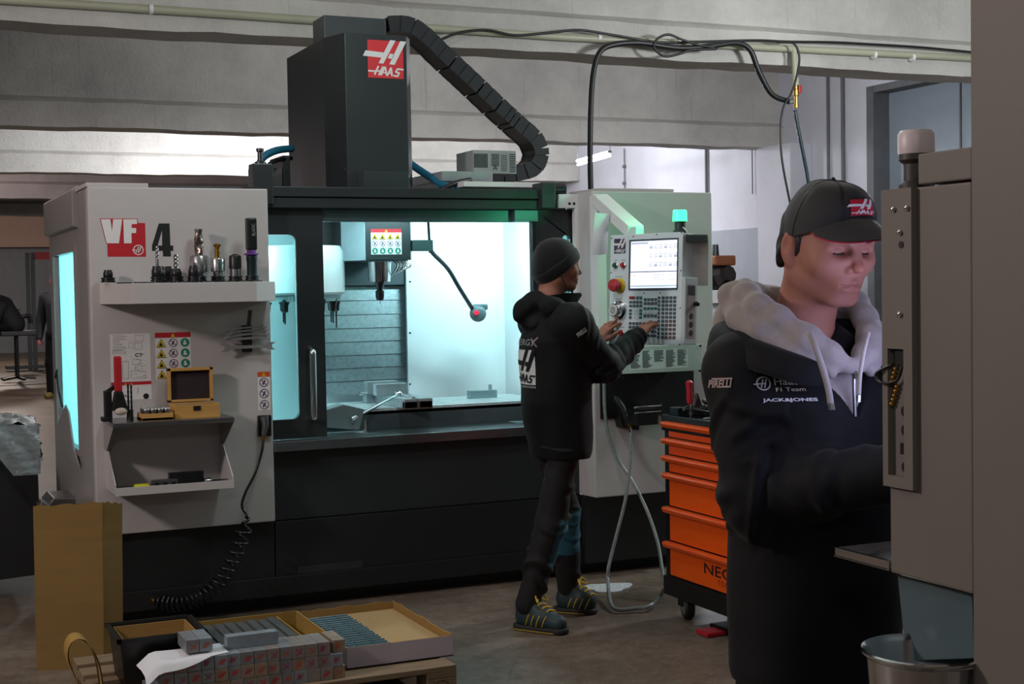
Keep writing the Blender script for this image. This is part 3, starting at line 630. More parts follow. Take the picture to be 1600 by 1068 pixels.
# chamber lamps: two LED bars that throw the cyan-white light, and an added middle bar
def led(x0, y0, z0, x1, y1, z1, power, direction, size, spread):
    o = boxo('chamber_or_fill_lamp', mat('led_bar', 'e8ffff', emit=6, emit_col='d9fbff', var=0), mill, x0, y0, z0, x1, y1, z1, .004)
    d = bpy.data.lights.new('chamber_or_fill_light', 'AREA'); d.shape = 'RECTANGLE'; d.size, d.size_y = size; d.energy = power; d.color = (.58, .95, 1); d.spread = spread
    l = bpy.data.objects.new('chamber_or_fill_light', d); COL.objects.link(l); l.location = Vector(((x0+x1)/2, (y0+y1)/2, (z0+z1)/2))+Vector(direction)*.03; l.rotation_euler = Vector(direction).to_track_quat('-Z', 'Y').to_euler()
led(3.0, YF+.14, 1.99, 3.42, YF+.2, 2.015, 9.5, (.1, .85, -.55), (.4, .06), 2.4)
led(2.1, YF+.13, 1.985, 2.75, YF+.17, 2.01, 1.8, (.0, .55, -.85), (.6, .04), 2.4)  # middle bar added to brighten the carousel and table
led(1.1, YF+.14, 1.99, 1.8, YF+.2, 2.015, 30, (-.2, .72, -.65), (.6, .06), 2.8)
# --- head column above the roof
def zY(px, py, Y): return PY(px, py, Y)[2]
A0, A1, A2, A3 = XZ(507, 180, 7.42)[0], XZ(541, 180, 7.22)[0], XZ(637, 180, 7.22)[0], XZ(643, 180, 7.3)[0]
zc = zY(600, 54, 7.22)
MB().prism([(A0, 7.42), (A1, 7.22), (A2, 7.22), (A2+.05, 7.30), (A2+.05, 8.14), (A0, 8.14)], 'z', 2.05, zc).build('column_cover', M_dark, mill, bevel=.004)
a, b = XZ(491, 27, 7.95), XZ(604, 68, 7.7)
boxo('motor_cover', mat('motor_cover_grey', '3d4345', .4), mill, XZ(506, 27, 7.75)[0], 7.75, 2.6, XZ(603, 30, 7.75)[0], 7.97, zY(550, 26, 7.75), .004)
P = Print((0, 7.219, 0), (1, 0, 0), (0, 0, 1), .0008); a, b = XZ(575, 121, 7.219), XZ(629.5, 65, 7.219)
P.logo(a[0], a[1], b[0]-a[0], b[1]-a[1], 0, 1); P.build('maker_logo', [mat('logo_red', 'cf2f36', .5, var=.05), M_wprint], mill)
for px, py in ((541, 138), (541, 265)): p = PY(px-3, py, 7.24); MB().cyl(p, p+np.array([0, -.01, 0]), .005, n=6).build('screw', M_chrome, mill)
# cable chain: links along a bent path
path = catmull([PY(x, y, 7.95) for x, y in ((600, 42), (628, 42), (652, 54), (690, 90), (730, 127), (770, 165), (805, 197), (829, 219), (837, 243), (826, 264), (800, 272), (765, 274), (735, 275))], 14)
seg = np.cumsum([0]+[np.linalg.norm(path[i+1]-path[i]) for i in range(len(path)-1)]); N_L = 46
chain = MB().tube([np.array(p)+np.array([0, .02, 0]) for p in path[::6]], .02, 6).build('cable_chain', M_rubber, mill)
def on(t): i = min(np.searchsorted(seg, t), len(path)-1); return np.array(path[i])
linkmesh = None
for k in range(N_L):
    t0 = seg[-1]*(k+.02)/N_L; t1 = seg[-1]*(k+.98)/N_L; a, b = on(t0), on(t1); d = nrm(b-a); up = np.array([d[2], 0, -d[0]]) if False else nrm(np.cross((0, 1, 0), d)); c = (a+b)/2
    L_ = np.linalg.norm(b-a)/2; m = MB()
    for yy in (-.085, .085): m.obox(c+np.array([0, yy+(.004 if k % 2 else 0), 0]), d*L_*1.2, (0, .008, 0), up*.048)
    m.obox(c-up*.04, d*L_*1.12, (0, .08, 0), up*.005); m.obox(c+up*.04, d*L_*1.12, (0, .08, 0), up*.005)
    m.build('link', mat('chain_black', '25282a', .45, var=.15), chain)
# roof-top fittings
z0 = 2.09
a, b = XZ(739, 234, 7.35), XZ(807, 272, 7.35)
el = boxo('power_supply', mat('supply_grey', '8e9494', .45), mill, a[0], 7.35, b[1], b[0], 7.6, a[1], .004)
P = Print((0, 7.349, 0), (1, 0, 0), (0, 0, 1)); w_ = b[0]-a[0]; h_ = a[1]-b[1]
for i in range(9):
    P.line(a[0]+w_*(.42+.0*i), b[1]+h_*(.35+.06*i), a[0]+w_*.6, b[1]+h_*(.35+.06*i), .004, 0)
    for j in range(3): P.disc(a[0]+w_*(.66+.05*j), b[1]+h_*(.15+.08*i), .004, 0, n=6)
    P.line(a[0]+w_*.84, b[1]+h_*(.12+.09*i), a[0]+w_*.98, b[1]+h_*(.12+.09*i), .005, 0)
    P.line(a[0]+w_*(.03+.036*i), b[1]+h_*.25, a[0]+w_*(.03+.036*i), b[1]+h_*.85, .006, 0)
P.text('A', a[0]+w_*.45, b[1]+h_*.15, .03, 0); P.build('vents', [M_kprint], el)
a, b = XZ(690, 264, 7.2), XZ(770, 284, 7.2); boxo('chain_tray', mat('tray_grey', '9aa0a2', .4, .3), mill, a[0], 7.2, b[1], b[0], 8.05, a[1]-.01, .004)
a, b = XZ(725, 283, 7.0), XZ(845, 293, 7.0); boxo('roof_strip', M_wprint, mill, a[0], 7.0, b[1], b[0], 7.15, a[1], .003)
boxo('roof_deck', M_dark2, mill, X1, 7.0, 2.045, XR+.3, 8.1, 2.075, 0)
def machose(name, pts, r, m): 
    MB().tube(catmull([PY(*p) for p in pts], 6), r, 8).build(name, m, mill, smooth=3.2)
M_blue = mat('blue_hose', '1f6a86', .4, var=.1)
machose('coolant_hose', [(640, 255, 7.5), (665, 272, 7.4), (695, 290, 7.2), (720, 294, 7.1)], .022, M_blue)
machose('coolant_hose', [(403, 262, 7.4), (412, 245, 7.4), (432, 235, 7.45), (456, 232, 7.55)], .02, M_blue)
machose('cable', [(404, 285, 7.3), (412, 268, 7.3), (428, 252, 7.35), (455, 247, 7.5)], .012, M_cable)
machose('cable', [(690, 296, 7.05), (712, 286, 7.1), (735, 281, 7.15)], .014, M_cable)
p = PY(407, 290, 7.3); boxo('manifold', M_dsteel, mill, p[0]-.04, 7.25, 2.05, p[0]+.06, 7.4, PY(407, 262, 7.3)[2], .006)
p2 = PY(407, 262, 7.3); MB().lathe([(.03, 0), (.03, .03), (.014, .035), (.014, .08), (.02, .085), (.02, .1)], (p2[0], 7.3, p2[2]), n=10).build('regulator', M_dsteel, mill, smooth=SM)
a, b = XZ(410, 262, 7.45), XZ(453, 292, 7.45); boxo('servo_housing', mat('servo_plum', '4d4648', .5), mill, a[0], 7.45, b[1], b[0], 7.7, a[1], .008)
a = PY(449, 255, 7.45); boxo('servo_flange', M_black, mill, a[0]-.03, 7.43, 2.06, a[0]+.01, 7.7, a[2]+.04, .004)
# --- print on the left panel
YPr = YPAN-.0006
P = Print((0, YPAN, 0), (1, 0, 0), (0, 0, 1))
def X_(px, py): return XZ(px, py, YPAN)
# red block with the two letters
q = lambda x, y: X_(150+x/5.714, 320+y/5.714)
P.poly([q(100, 345), q(90, 348), q(33, 120), q(372, 122), q(374, 160), q(438, 162), q(446, 462), q(104, 462)], 1, 1)
P.poly([q(42, 127), q(128, 127), q(143, 240), q(152, 127), q(233, 127), q(205, 342), q(95, 342)], 0, 2)
P.poly([q(243, 128), q(366, 128), q(366, 170), q(318, 172), q(318, 205), q(358, 206), q(358, 250), q(316, 252), q(318, 342), q(250, 342)], 0, 2)
c = q(378, 402); r = q(425, 402)[0]-c[0]; P.ring(c[0], c[1], r, r*.17, 0, 2)
for d0, d1 in ((-.35, .02), (.1, .45)): P.line(c[0]+r*(d0-.12), c[1]-r*.55, c[0]+r*(d1+.05), c[1]+r*.6, r*.2, 0, 3)
P.line(c[0]-r*1.15, c[1]-r*.05, c[0]+r*.5, c[1]-r*.0, r*.18, 0, 3)
# numeral
P.poly([q(560, 165), q(656, 165), q(664, 362), q(690, 362), q(690, 410), q(666, 410), q(670, 460), q(598, 460), q(596, 410), q(500, 410), q(500, 362)], 3, 1)
P.poly([q(588, 230), q(590, 362), q(551, 362)], 6, 2)
P.build('model_badge', PR+[M_white], mill)
# data plate left
P = Print((0, YPAN, 0), (1, 0, 0), (0, 0, 1)); q = lambda x, y: X_(160+x/5.932, 500+y/5.932)
a, b = q(84, 745), q(440, 120); P.rect(a[0], a[1], b[0], b[1], 0, 1); c0, c1 = q(84, 608), q(440, 562); P.rect(a[0], c0[1], b[0], c1[1], 1, 2)
rr = random.Random(3)
def qline(x0, y0, x1, y1, w_=1.6, lay=2): s0, s1 = q(x0, y0), q(x1, y1); P.line(s0[0], s0[1], s1[0], s1[1], w_/5.932*.00295, 3, lay)
for y in range(140, 300, 13): qline(95, y, 95+rr.randint(60, 150), y+rr.randint(-2, 2), 2.2)
for x0, y0, x1, y1 in ((300, 140, 380, 195), (300, 210, 365, 270), (245, 205, 285, 260), (280, 360, 350, 410), (305, 420, 365, 470), (265, 470, 400, 540), (95, 280, 210, 310), (185, 380, 240, 540)):
    qline(x0, y0, x1, y0); qline(x1, y0, x1, y1); qline(x1, y1, x0, y1); qline(x0, y1, x0, y0)
for k in range(26): x, y = rr.randint(190, 400), rr.randint(310, 540); qline(x, y, x+rr.randint(8, 40), y, 2)
s0 = q(302, 340); s1 = q(372, 305); P.text('CT', s0[0], s0[1], s1[1]-s0[1], 3, 3, width=s1[0]-s0[0], bold=.02)
for x in (215, 268): t0 = q(x, 600); h_ = (c1[1]-c0[1])*.7; P.poly([(t0[0]-h_*.5, t0[1]), (t0[0]+h_*.5, t0[1]), (t0[0], t0[1]+h_)], 2, 3)
d0 = q(405, 703); P.disc(d0[0], d0[1], .0135, 3, 2); qline(325, 620, 335, 680); qline(335, 620, 320, 680)
for k in range(6): qline(192+k*3, 690+k*4, 225, 690+k*4)
P.build('data_plate', PR, mill)
P = Print((0, YPAN, 0), (1, 0, 0), (0, 0, 1)); a, b = q(485, 552), q(816, 108); a = ((q(500, 552)[0]+q(482, 120)[0])/2, a[1]); warning_grid(P, a[0], a[1], b[0], b[1], ['ypg', 'ypg', 'ypg', 'ypg'], .11); P.build('warning_plate', PR, mill)
P = Print((0, YPAN, 0), (1, 0, 0), (0, 0, 1)); a, b = X_(403.5, 641), X_(421.5, 580); warning_grid(P, a[0], a[1], b[0], b[1], ['p', 'p', 'p'], .13); P.build('warning_strip', [M_wprint, mat('orange_red_print', 'c9502b', .5), M_yprint, M_kprint, M_pprint, M_gprint], mill)
# --- tool shelf on the left panel
zs1 = XZ(300, 441, 6.56)[1]; zs0 = XZ(300, 473, 6.56)[1]
sxl, sxr = XZ(148, 440, YPAN)[0]+.02, XZ(418, 440, YPAN-.02)[0]
fx0, fx1 = XZ(208, 460, 6.56)[0], XZ(401, 460, 6.56)[0]
poly = [(sxl, YPAN), (fx0, 6.56), (fx1, 6.56), (sxr, 6.66), (sxr, YPAN)]
sh = MB().prism(poly, 'z', zs0, zs1).build('tool_shelf', M_white, mill, bevel=.003)
HOL = []
for i in range(7):
    HOL.append((sxl+.105+i*.103, 6.755))
for i in range(6): HOL.append((fx0+.05+i*.1, 6.63))
for i, (x, y) in enumerate(HOL): MB().lathe([(.026, 0), (.034, 0), (.034, .006), (.026, .006), (.026, 0)], (x, y, zs1), n=18).build('holder_ring', M_rubber, sh, smooth=SM)
# --- two-tier bin under it
m = MB(); z1 = XZ(260, 657, 6.52)[1]; bx0, bx1 = XZ(175, 655, 6.55)[0], XZ(364, 645, 6.55)[0]
bn = boxo('storage_bin', M_steel, mill, bx0, 6.52, z1-.022, bx1, YPAN, z1, .003)
zm = XZ(260, 697, 6.78)[1]; zb2 = XZ(260, 764, 6.58)[1]
for x in (bx0, bx1-.004): MB().prism([(6.525, z1-.02), (YPAN, z1-.02), (YPAN, zm+.0), (6.74, zm)], 'x', x, x+.004).build('bin_side', M_side, bn)
MB().prism([(6.56, zb2), (6.575, zb2-.002), (YPAN, zm-.03), (YPAN, zm)], 'x', bx0, bx1).build('tray_back', M_white, bn) if False else None
for x in (bx0+.005, bx1-.009): MB().prism([(6.55, zb2-.005), (6.55, zb2+.04), (6.74, zm), (YPAN, zm), (YPAN, zb2-.005)], 'x', x, x+.005).build('tray_side', M_white, bn)
boxo('tray_floor', M_side, bn, bx0+.01, 6.55, zb2-.01, bx1-.009, YPAN, zb2-.003, 0)
boxo('tray_lip', M_white, bn, bx0+.005, 6.545, zb2-.012, bx1-.004, 6.552, zb2+.025, .001)
BIN = (bx0, bx1, z1, zb2)

# ================================================================ control panel of the mill
PN = np.array([3.519, 5.82, 0]); PF = np.array([3.361, 6.244, 0]); pu = nrm(PN-PF); PWd = np.linalg.norm(PN-PF)
pn = np.array([pu[1], -pu[0], 0]); pn = pn if pn[0] < 0 else -pn          # towards the operator
pv = nrm(np.array([0, 0, 1])*math.cos(.05)-pn*math.sin(.05)); pz0, pz1 = 1.285, 1.825; PHt = pz1-pz0
po = PF+np.array([0, 0, pz0]); pnn = nrm(np.cross(pu, pv))
pend = thing('control_console', 'silver machine control panel with lit screen, keypad and red stop button', 'control panel', po+pu*PWd/2)
M_pan = mat('panel_silver', 'd2dfe3', .36, .1, var=.06, scale=4)
M_hous = mat('panel_housing', 'b9c2c2', .45, var=.05)
def pobox(name, a0, b0, a1, b1, d0, d1, m, parent=pend, bevel=.003):
    c = po+pu*(a0+a1)/2+pv*(b0+b1)/2+pnn*(d0+d1)/2
    return MB().obox(c, pu*(a1-a0)/2, pv*(b1-b0)/2, pnn*(d1-d0)/2).build(name, m, parent, bevel=bevel)
pobox('housing', .004, .004, PWd-.004, PHt-.004, -.085, -.008, M_hous)
pobox('front_plate', 0, 0, PWd, PHt, -.008, 0, M_pan, bevel=.002)
K = lambda x, y: ((x-52)/(672-52)*PWd, (1-(y-75)/(1045-75))*PHt)
def KR(P, x0, y0, x1, y1, k, lay=1): a, b = K(x0, y1), K(x1, y0); P.rect(a[0], a[1], b[0], b[1], k, lay)
P = Print(po, pu, pv); a, b = K(85, 240), K(188, 108); P.logo(a[0], a[1], b[0]-a[0], b[1]-a[1], 0, 1)
P.build('maker_logo', [mat('logo_plum', '3a3350', .5), M_wprint], pend)
a, b = K(224, 566), K(640, 124); fr = MB()
for q in ((a[0], a[1], b[0], a[1]+.008), (a[0], b[1]-.008, b[0], b[1]), (a[0], a[1], a[0]+.008, b[1]), (b[0]-.004, a[1], b[0], b[1])): fr.obox(po+pu*(q[0]+q[2])/2+pv*(q[1]+q[3])/2+pnn*.002, pu*(q[2]-q[0])/2, pv*(q[3]-q[1])/2, pnn*.003)
fr.build('screen_bezel', mat('bezel_dark', '3c4a52', .4), pend)
P = Print(po, pu, pv, .0005); KR(P, 232, 134, 634, 558, 0, 1); KR(P, 240, 150, 385, 165, 1, 2); KR(P, 232, 404, 634, 412, 2, 2); KR(P, 232, 528, 634, 536, 3, 2); KR(P, 388, 150, 634, 402, 4, 2); KR(P, 232, 414, 634, 526, 4, 1.5)
for r_, y in enumerate((190, 268, 345)):
    for i in range(6):
        x = 412+i*41.5; KR(P, x-15, y-19, x+13, y+19, 1, 3); KR(P, x-10, y-13, x+8, y+(13 if (i+r_) % 3 else 2), 4, 4); KR(P, x-5, y-6, x+3, y+10, 1, 5)
for y in (440, 460, 480): KR(P, 430, y-2, 500, y+2, 1, 3); KR(P, 515, y-2, 524, y+2, 2, 3); KR(P, 560, y-2, 625, y+2, 1, 3); KR(P, 300, y-2, 390, y+2, 5, 3)
s0 = K(260, 428); s1 = K(274, 438); P.line(*s0, *s1, .0025, 6, 3); s2 = K(262, 450); P.line(*s1, *s2, .0025, 6, 3)
def scr(n, c, e): return mat('screen_'+n, c, .3, emit=e, var=0)
P.build('screen', [scr('white', 'e6ecff', .85), scr('grey', 'b7c0d2', .5), scr('dark', '5f6f86', .3), scr('teal', '8fb8c4', .5), scr('bright', 'f6f8ff', .95), scr('pale', 'd2d8ea', .7), scr('red', 'c8405a', .5)], pend)
def pbtn(name, x, y, r, h, m, prof=None):
    a, b = K(x, y); return MB().lathe(prof or [(r, 0), (r, h*.7), (r*.85, h)], po+pu*a+pv*b, pnn, 18).build(name, m, pend, smooth=SM)
M_gbtn = mat('green_button', '1e5a48', .35); M_collar = mat('button_collar', 'b9bfc2', .25, .9)
for x, y, m in ((102, 345, M_gbtn), (172, 345, M_redp), (104, 950, M_gbtn), (172, 945, M_redp)):
    pbtn('button_collar', x, y, .017, .006, M_collar); pbtn('push_button', x, y, .0125, .016, m)
pbtn('stop_collar', 142, 525, .037, .008, mat('stop_yellow', 'c9ae22', .4)); a = K(142, 525)
MB().lathe([(.017, 0), (.017, .03), (.03, .034), (.033, .045), (.028, .058), (.0, .064)], po+pu*a[0]+pv*a[1], pnn, 20).build('emergency_stop', M_redp, pend, smooth=SM)
a = K(145, 745); MB().lathe([(.05, 0), (.048, .012), (.036, .02), (.034, .045), (.03, .05), (0, .05)], po+pu*a[0]+pv*a[1], pnn, 28).build('jog_wheel', M_chrome, pend, smooth=SM)
MB().lathe([(.026, .0), (.026, .003), (0, .003)], po+pu*a[0]+pv*a[1]+pnn*.05, pnn, 24).build('jog_dial', M_wprint, pend, smooth=SM)
P = Print(po+pnn*.0535, pu, pv, .0004); P.ring(a[0], a[1], .018, .004, 0, 1); P.line(a[0]-.008, a[1]-.012, a[0]-.002, a[1]+.012, .005, 0, 1); P.line(a[0]+.003, a[1]-.012, a[0]+.009, a[1]+.012, .005, 0, 1); P.build('dial_mark', [mat('dial_grey', '6d8088', .4)], pend)
kp = MB(); rr = random.Random(5)
def key(x, y, w=22, h=22, k=0):
    kp.k = k; a, b = K(x, y); kw, kh = w/620*PWd/2, h/970*PHt/2; kp.obox(po+pu*a+pv*b+pnn*.0015, pu*kw, pv*kh, pnn*.002)
key(255, 633, 48, 24, 1); key(302, 635, 22, 24, 2); key(331, 635, 22, 24, 2)
for y in (672, 705, 745, 776, 808, 860, 892, 928, 965): 
    for i in range(4): key(242+i*30, y, k=(3 if y in (745, 776, 808) and i in (1, 2) else 2 if y in (745, 776) else 0))
for y in (650, 684, 728, 760, 792, 860, 892, 928, 965):
    for i in range(4): key(369+i*30, y, k=(2 if y == 728 else 3 if y == 760 else 0))
for y in (636, 668, 702, 736, 770, 804, 838, 872, 908, 944, 978):
    key(487, y, 18); [key(522+i*32, y, 23, 23, 4 if y > 830 and i > 0 else 0) for i in range(4)]
tag(kp.build('keypad', [mat('key_grey', '46545a', .45), mat('key_red', '8e1f2b', .45), mat('key_green', '22695f', .45), mat('key_white', 'c9d3d6', .45), mat('key_brown', '5e4f49', .45)], pend), kind='stuff')
P = Print(po, pu, pv)
for x, y, w in ((135, 446, 70), (135, 645, 55), (170, 300, 40), (105, 300, 30), (172, 895, 36), (105, 895, 40)): KR(P, x-w/2, y-4, x+w/2, y+4, 0, 1)
for x, y in ((62, 102), (255, 95), (455, 87), (664, 80), (664, 405), (664, 725), (664, 1035), (62, 408), (62, 712), (357, 594), (494, 594)): a = K(x, y); P.disc(a[0], a[1], .004, 1, 1, 8)
tag(P.build('captions', [mat('caption_grey', '8da0a8', .5), M_kprint], pend), kind='stuff')
# connector strip on the operator's right flank
so = po+pu*PWd; su = -pnn; P0 = MB()
sb = MB().obox(so+su*.045+pv*.165+pu*.012, su*.047, pv*.16, pu*.012).build('connector_strip', M_hous, pend, bevel=.003)
P = Print(so+pu*.0245, su, pv, .0008); P.rect(.015, .035, .075, .29, 0, 1)
for b_ in (.06, .1, .14): P.disc(.045, b_, .015, 1, 2)
P.rect(.02, .24, .07, .285, 1, 2); P.build('ports', [mat('port_pink', '9a8f8a', .5), M_black], sb)
MB().lathe([(.012, 0), (.012, .02), (.006, .024)], so+pu*.024+su*.075+pv*.20, pu, 10).build('usb_plug', M_black, sb, smooth=SM)
# beacon
bb = po+pu*(PWd-.055)+pv*PHt-pnn*.05
MB().lathe([(.034, 0), (.034, .012), (.026, .016), (.026, .05), (.034, .055)], bb, (0, 0, 1), 18).build('beacon_base', mat('beacon_dark', '2f3b36', .4), pend, smooth=SM)
MB().lathe([(.035, .055), (.035, .06), (.033, .105), (.028, .11), (0, .111)], bb, (0, 0, 1), 18).build('beacon_lens', mat('green_lens', '18e070', .3, emit=3.2, emit_col='38ff8a', var=0), pend, smooth=SM)
d = bpy.data.lights.new('beacon_light', 'POINT'); d.energy = 4.5; d.color = (.1, 1, .45); d.shadow_soft_size = .04; l = bpy.data.objects.new('beacon_light', d); COL.objects.link(l); l.location = tuple(bb+np.array([.02, .07, .14]))
# arm from the cabinet to the panel
a0 = np.array([3.535, YR-.03, 2.03]); a1 = po+pu*.10+pv*(PHt+.02)-pnn*.07
MB().bar(a0, a1, .085, .06).build('support_arm', M_wprint, pend, bevel=.004)
MB().bar(a1+pv*.02, a1-pv*.06, .06, .06, pu).build('arm_knuckle', M_hous, pend, bevel=.004)
q0 = PY(930, 352, 6.62); q1 = PY(947, 560, 6.62)
boxo('support_post', M_wprint, pend, q0[0], 6.60, q1[2], q1[0], YR, 2.05, .003)

# sheet hung on the arm, code list plate, clip board
def sheet(name, corners, label, m=M_paper, bend=.02, cat='paper', n=8, thick=.0008):
    A, B, C_, D_ = [np.asarray(c, float) for c in corners]; nn = nrm(np.cross(B-A, D_-A)); T = MB(); G = []; H = []
    for i in range(n+1):
        u = i/n; r1 = []; r2 = []
        for j in range(n+1):
            v = j/n; p = (A*(1-u)+B*u)*(1-v)+(D_*(1-u)+C_*u)*v+nn*bend*math.sin(u*3.1)*math.sin(v*3+.4); r1.append(p); r2.append(p-nn*thick)
        G.append(r1); H.append(r2[::-1])
    T.grid(G); T.grid(H); return tag(T.build(name, m, smooth=3.2), label, cat)
Yp = 6.40
s_ = sheet('paper_sheet', (PY(924, 399, Yp), PY(949, 397, Yp), PY(952, 334, Yp), PY(930, 332, Yp)), 'white paper sheet hanging left of the control panel', bend=.015)
t = thing('clipboard', 'grey clipboard with steel clip hanging right of control panel', 'clipboard', PY(1084, 447, 5.86))
c = [PY(x, y, 5.86) for x, y in ((1061, 447), (1106, 446), (1107, 372), (1068, 372))]
m = MB(); m.add(list(c)+[p+np.array([0, .012, 0]) for p in c], [(0, 1, 2, 3), (7, 6, 5, 4), (0, 4, 5, 1), (1, 5, 6, 2), (2, 6, 7, 3), (3, 7, 4, 0)]); m.build('board', mat('board_grey', 'c0b9b5', .7), t)
a, b = PY(1071, 379, 5.85), PY(1104, 366, 5.85); MB().box(a[0], 5.835, a[2], b[0], 5.86, b[2]).build('clip', mat('clip_steel', '8a9190', .3, .9), t, bevel=.006)
MB().tube(catmull([bb+np.array([0, 0, .03]), PY(1070, 357, 5.86), PY(1076, 366, 5.85), PY(1080, 370, 5.845)], 5), .003, 6).build('hanging_wire', M_wprint, t)
YC = 6.50
a, b = XZ(952, 585, YC), XZ(1097, 537, YC)
cp = thing('code_list_plate', 'grey plate with printed code list below the control panel', 'plate', ((a[0]+b[0])/2, YC, a[1]))
boxo('plate', M_hous, cp, a[0], YC, a[1], b[0], YC+.012, b[1], .002); boxo('plate_bracket', M_hous, cp, a[0]+.05, YC+.012, a[1]+.03, b[0]-.05, YR, a[1]+.06, .002)
P = Print((0, YC, 0), (1, 0, 0), (0, 0, 1)); u0, u1 = XZ(984, 578, YC), XZ(1075, 544, YC); P.rect(u0[0], u0[1], u1[0], u1[1], 0, 1); rr = random.Random(2)
cw = (u1[0]-u0[0])/5
for c_ in range(5):
    x = u0[0]+cw*(c_+.07); n_ = (18, 18, 12, 18, 17)[c_]
    for k in range(n_): y = u1[1]-(u1[1]-u0[1])*(k+1)/20; P.line(x, y, x+cw*(.45+.4*rr.random()), y, .0034, 1, 2)
P.build('code_list', [M_paper, mat('list_ink', '4a5456', .6)], cp)
for px, py in ((1009, 588), (1052, 586), (1094, 579), (1094, 540), (974, 590)): p = PY(px, py, YC); MB().cyl(p+np.array([0, -.004, -.003 if False else 0]), p+np.array([0, .012, 0]), .006, n=8).build('bolt', M_dsteel, cp)

# wire shelf, holster, blow gun and hoses on the right cabinet
t = thing('wire_shelf', 'chrome wire shelf with dark tray on right white panel', 'shelf', PY(1005, 640, 6.45))
w0, w1, w2, w3 = PY(978, 631, YR), PY(992, 636, 6.45), PY(1032, 633, 6.45), PY(1037, 628, YR)
MB().tube([w0, w1, w2, w3], .006, 8).build('front_wire', M_chrome, t, smooth=SM); MB().tube([w0-(0, 0, .03), w1-(0, 0, .03), w2-(0, 0, .03), w3-(0, 0, .03)], .004, 8).build('lower_wire', M_chrome, t, smooth=SM)
MB().box(w1[0]+.03, 6.47, w1[2]-.1, w2[0], YR, w1[2]-.01).build('dark_tray', M_black, t, bevel=.006)
a, b = PY(965, 642, 6.62), PY(996, 672, 6.62)
t = thing('tool_holster', 'black holster box fixed on right white panel', 'holster', (a[0], 6.62, b[2]))
MB().prism([(a[0], a[2]), (b[0]+.02, a[2]+.03), (b[0], b[2]), (a[0]+.02, b[2]+.02)], 'y', 6.6, YR).build('pouch', M_black, t, bevel=.006)
MB().box(a[0]+.03, 6.59, b[2]+.03, b[0]-.02, 6.6, a[2]-.02).build('front_pocket', mat('pocket_teal', '1c2c30', .5), t, bevel=.004)
t = thing('air_blow_gun', 'black blow gun with brass nozzle hanging by the holster', 'blow gun', PY(975, 660, 6.5))
MB().tube([PY(960, 619, 6.55), PY(968, 630, 6.53)], .006, 6).build('hook_wire', M_chrome, t); MB().tube([PY(962, 622, 6.55), PY(972, 636, 6.52), PY(981, 660, 6.5)], [.02, .017, .012], 10).build('grip', M_black, t, smooth=SM)
MB().tube([PY(981, 660, 6.5), PY(984, 668, 6.5)], .009, 8).build('nozzle_collar', M_brass, t, smooth=SM); MB().tube([PY(984, 668, 6.5), PY(986, 676, 6.5)], .006, 8).build('nozzle', M_chrome, t, smooth=SM)
M_whose = mat('grey_hose', '7e8484', .35, var=.3, scale=40)
P_ = [PY(944, 592, 6.6), PY(945, 640, 6.6), PY(951, 680, 6.6), PY(966, 718, 6.58), PY(990, 755, 6.5), PY(1012, 800, 6.4), PY(1027, 845, 6.3), PY(1034, 885, 6.2), PY(1040, 925, 6.1)]
tag(MB().tube(catmull(P_, 6), .0095, 8).build('air_hose', M_whose, smooth=3.2), 'grey hose running down white panel to behind orange cabinet', 'hose')
fl = PZ(985, 951, .02); P_ = [PY(986, 676, 6.5), PY(985, 720, 6.46), PY(977, 780, 6.42), PY(962, 840, 6.4), PY(951, 885, 6.36), np.array([PY(953, 922, 6.3)[0], 6.32, .07]), fl+np.array([-.06, .06, .0]), fl+np.array([.04, .0, 0]), PZ(1015, 946, .03), PY(1031, 932, 6.0), PY(1038, 918, 5.95)]
tag(MB().tube(catmull(P_, 6), .0095, 8).build('air_hose', M_whose, smooth=3.2), 'grey hose looping onto the floor left of orange cabinet', 'hose')

# ================================================================ orange tool cabinet
XC, CY0, CY1, CD = 3.40, 5.10, 5.80, .46; ZC = .965
cab = thing('tool_cabinet', 'orange and black rolling tool cabinet behind the man in the cap', 'tool cabinet', (XC+CD/2, 5.45, 0))
boxo('carcass', M_black, cab, XC+.012, CY0, .115, XC+CD, CY1, ZC-.06, .006); boxo('top_tray', M_black, cab, XC, CY0-.01, ZC-.075, XC+CD+.01, CY1+.008, ZC-.012, .006)
for a in ((XC, CY0-.01, XC+.012, CY1+.008), (XC+CD-.002, CY0-.01, XC+CD+.01, CY1+.008), (XC, CY1-.004, XC+CD, CY1+.008)): boxo('tray_rim', M_black, cab, a[0], a[1], ZC-.02, a[2], a[3], ZC, .003)
boxo('bottom_rail', M_black, cab, XC-.004, CY0, .115, XC+.03, CY1, .205, .004)
zs = [PX(1046, y, XC)[2] for y in (658, 684, 711, 738, 791, 845, 899)]
for i in range(6):
    zt_, zb_ = zs[i], zs[i+1]; dw = boxo('drawer', M_orange, cab, XC+.003, CY0+.04, zb_+.006, XC+.02, CY1-.055, zt_-.012, .002)
    MB().prism([(XC+.004, zt_), (XC-.024, zt_-.002), (XC-.028, zt_-.012), (XC-.02, zt_-.028), (XC-.014, zt_-.028), (XC-.018, zt_-.012), (XC+.004, zt_-.010)], 'y', CY0+.035, CY1-.03).build('drawer_handle', M_orange, dw, bevel=.002)
    if i == 5:
        P = Print((XC+.003, 0, 0), (0, -1, 0), (0, 0, 1)); p0, p1 = PX(1099.5, 895, XC), PX(1099.5, 878, XC)
        P.text('NEO', -p0[1], p0[2], p1[2]-p0[2], 0, 1, width=.235, bold=.012); p0, p1 = PX(1121, 914, XC), PX(1121, 907, XC)
        P.text('TOOLS', -p0[1], p0[2], p1[2]-p0[2]+.004, 0, 1, spacing=1.3); P.build('brand_print', [M_kprint], dw)
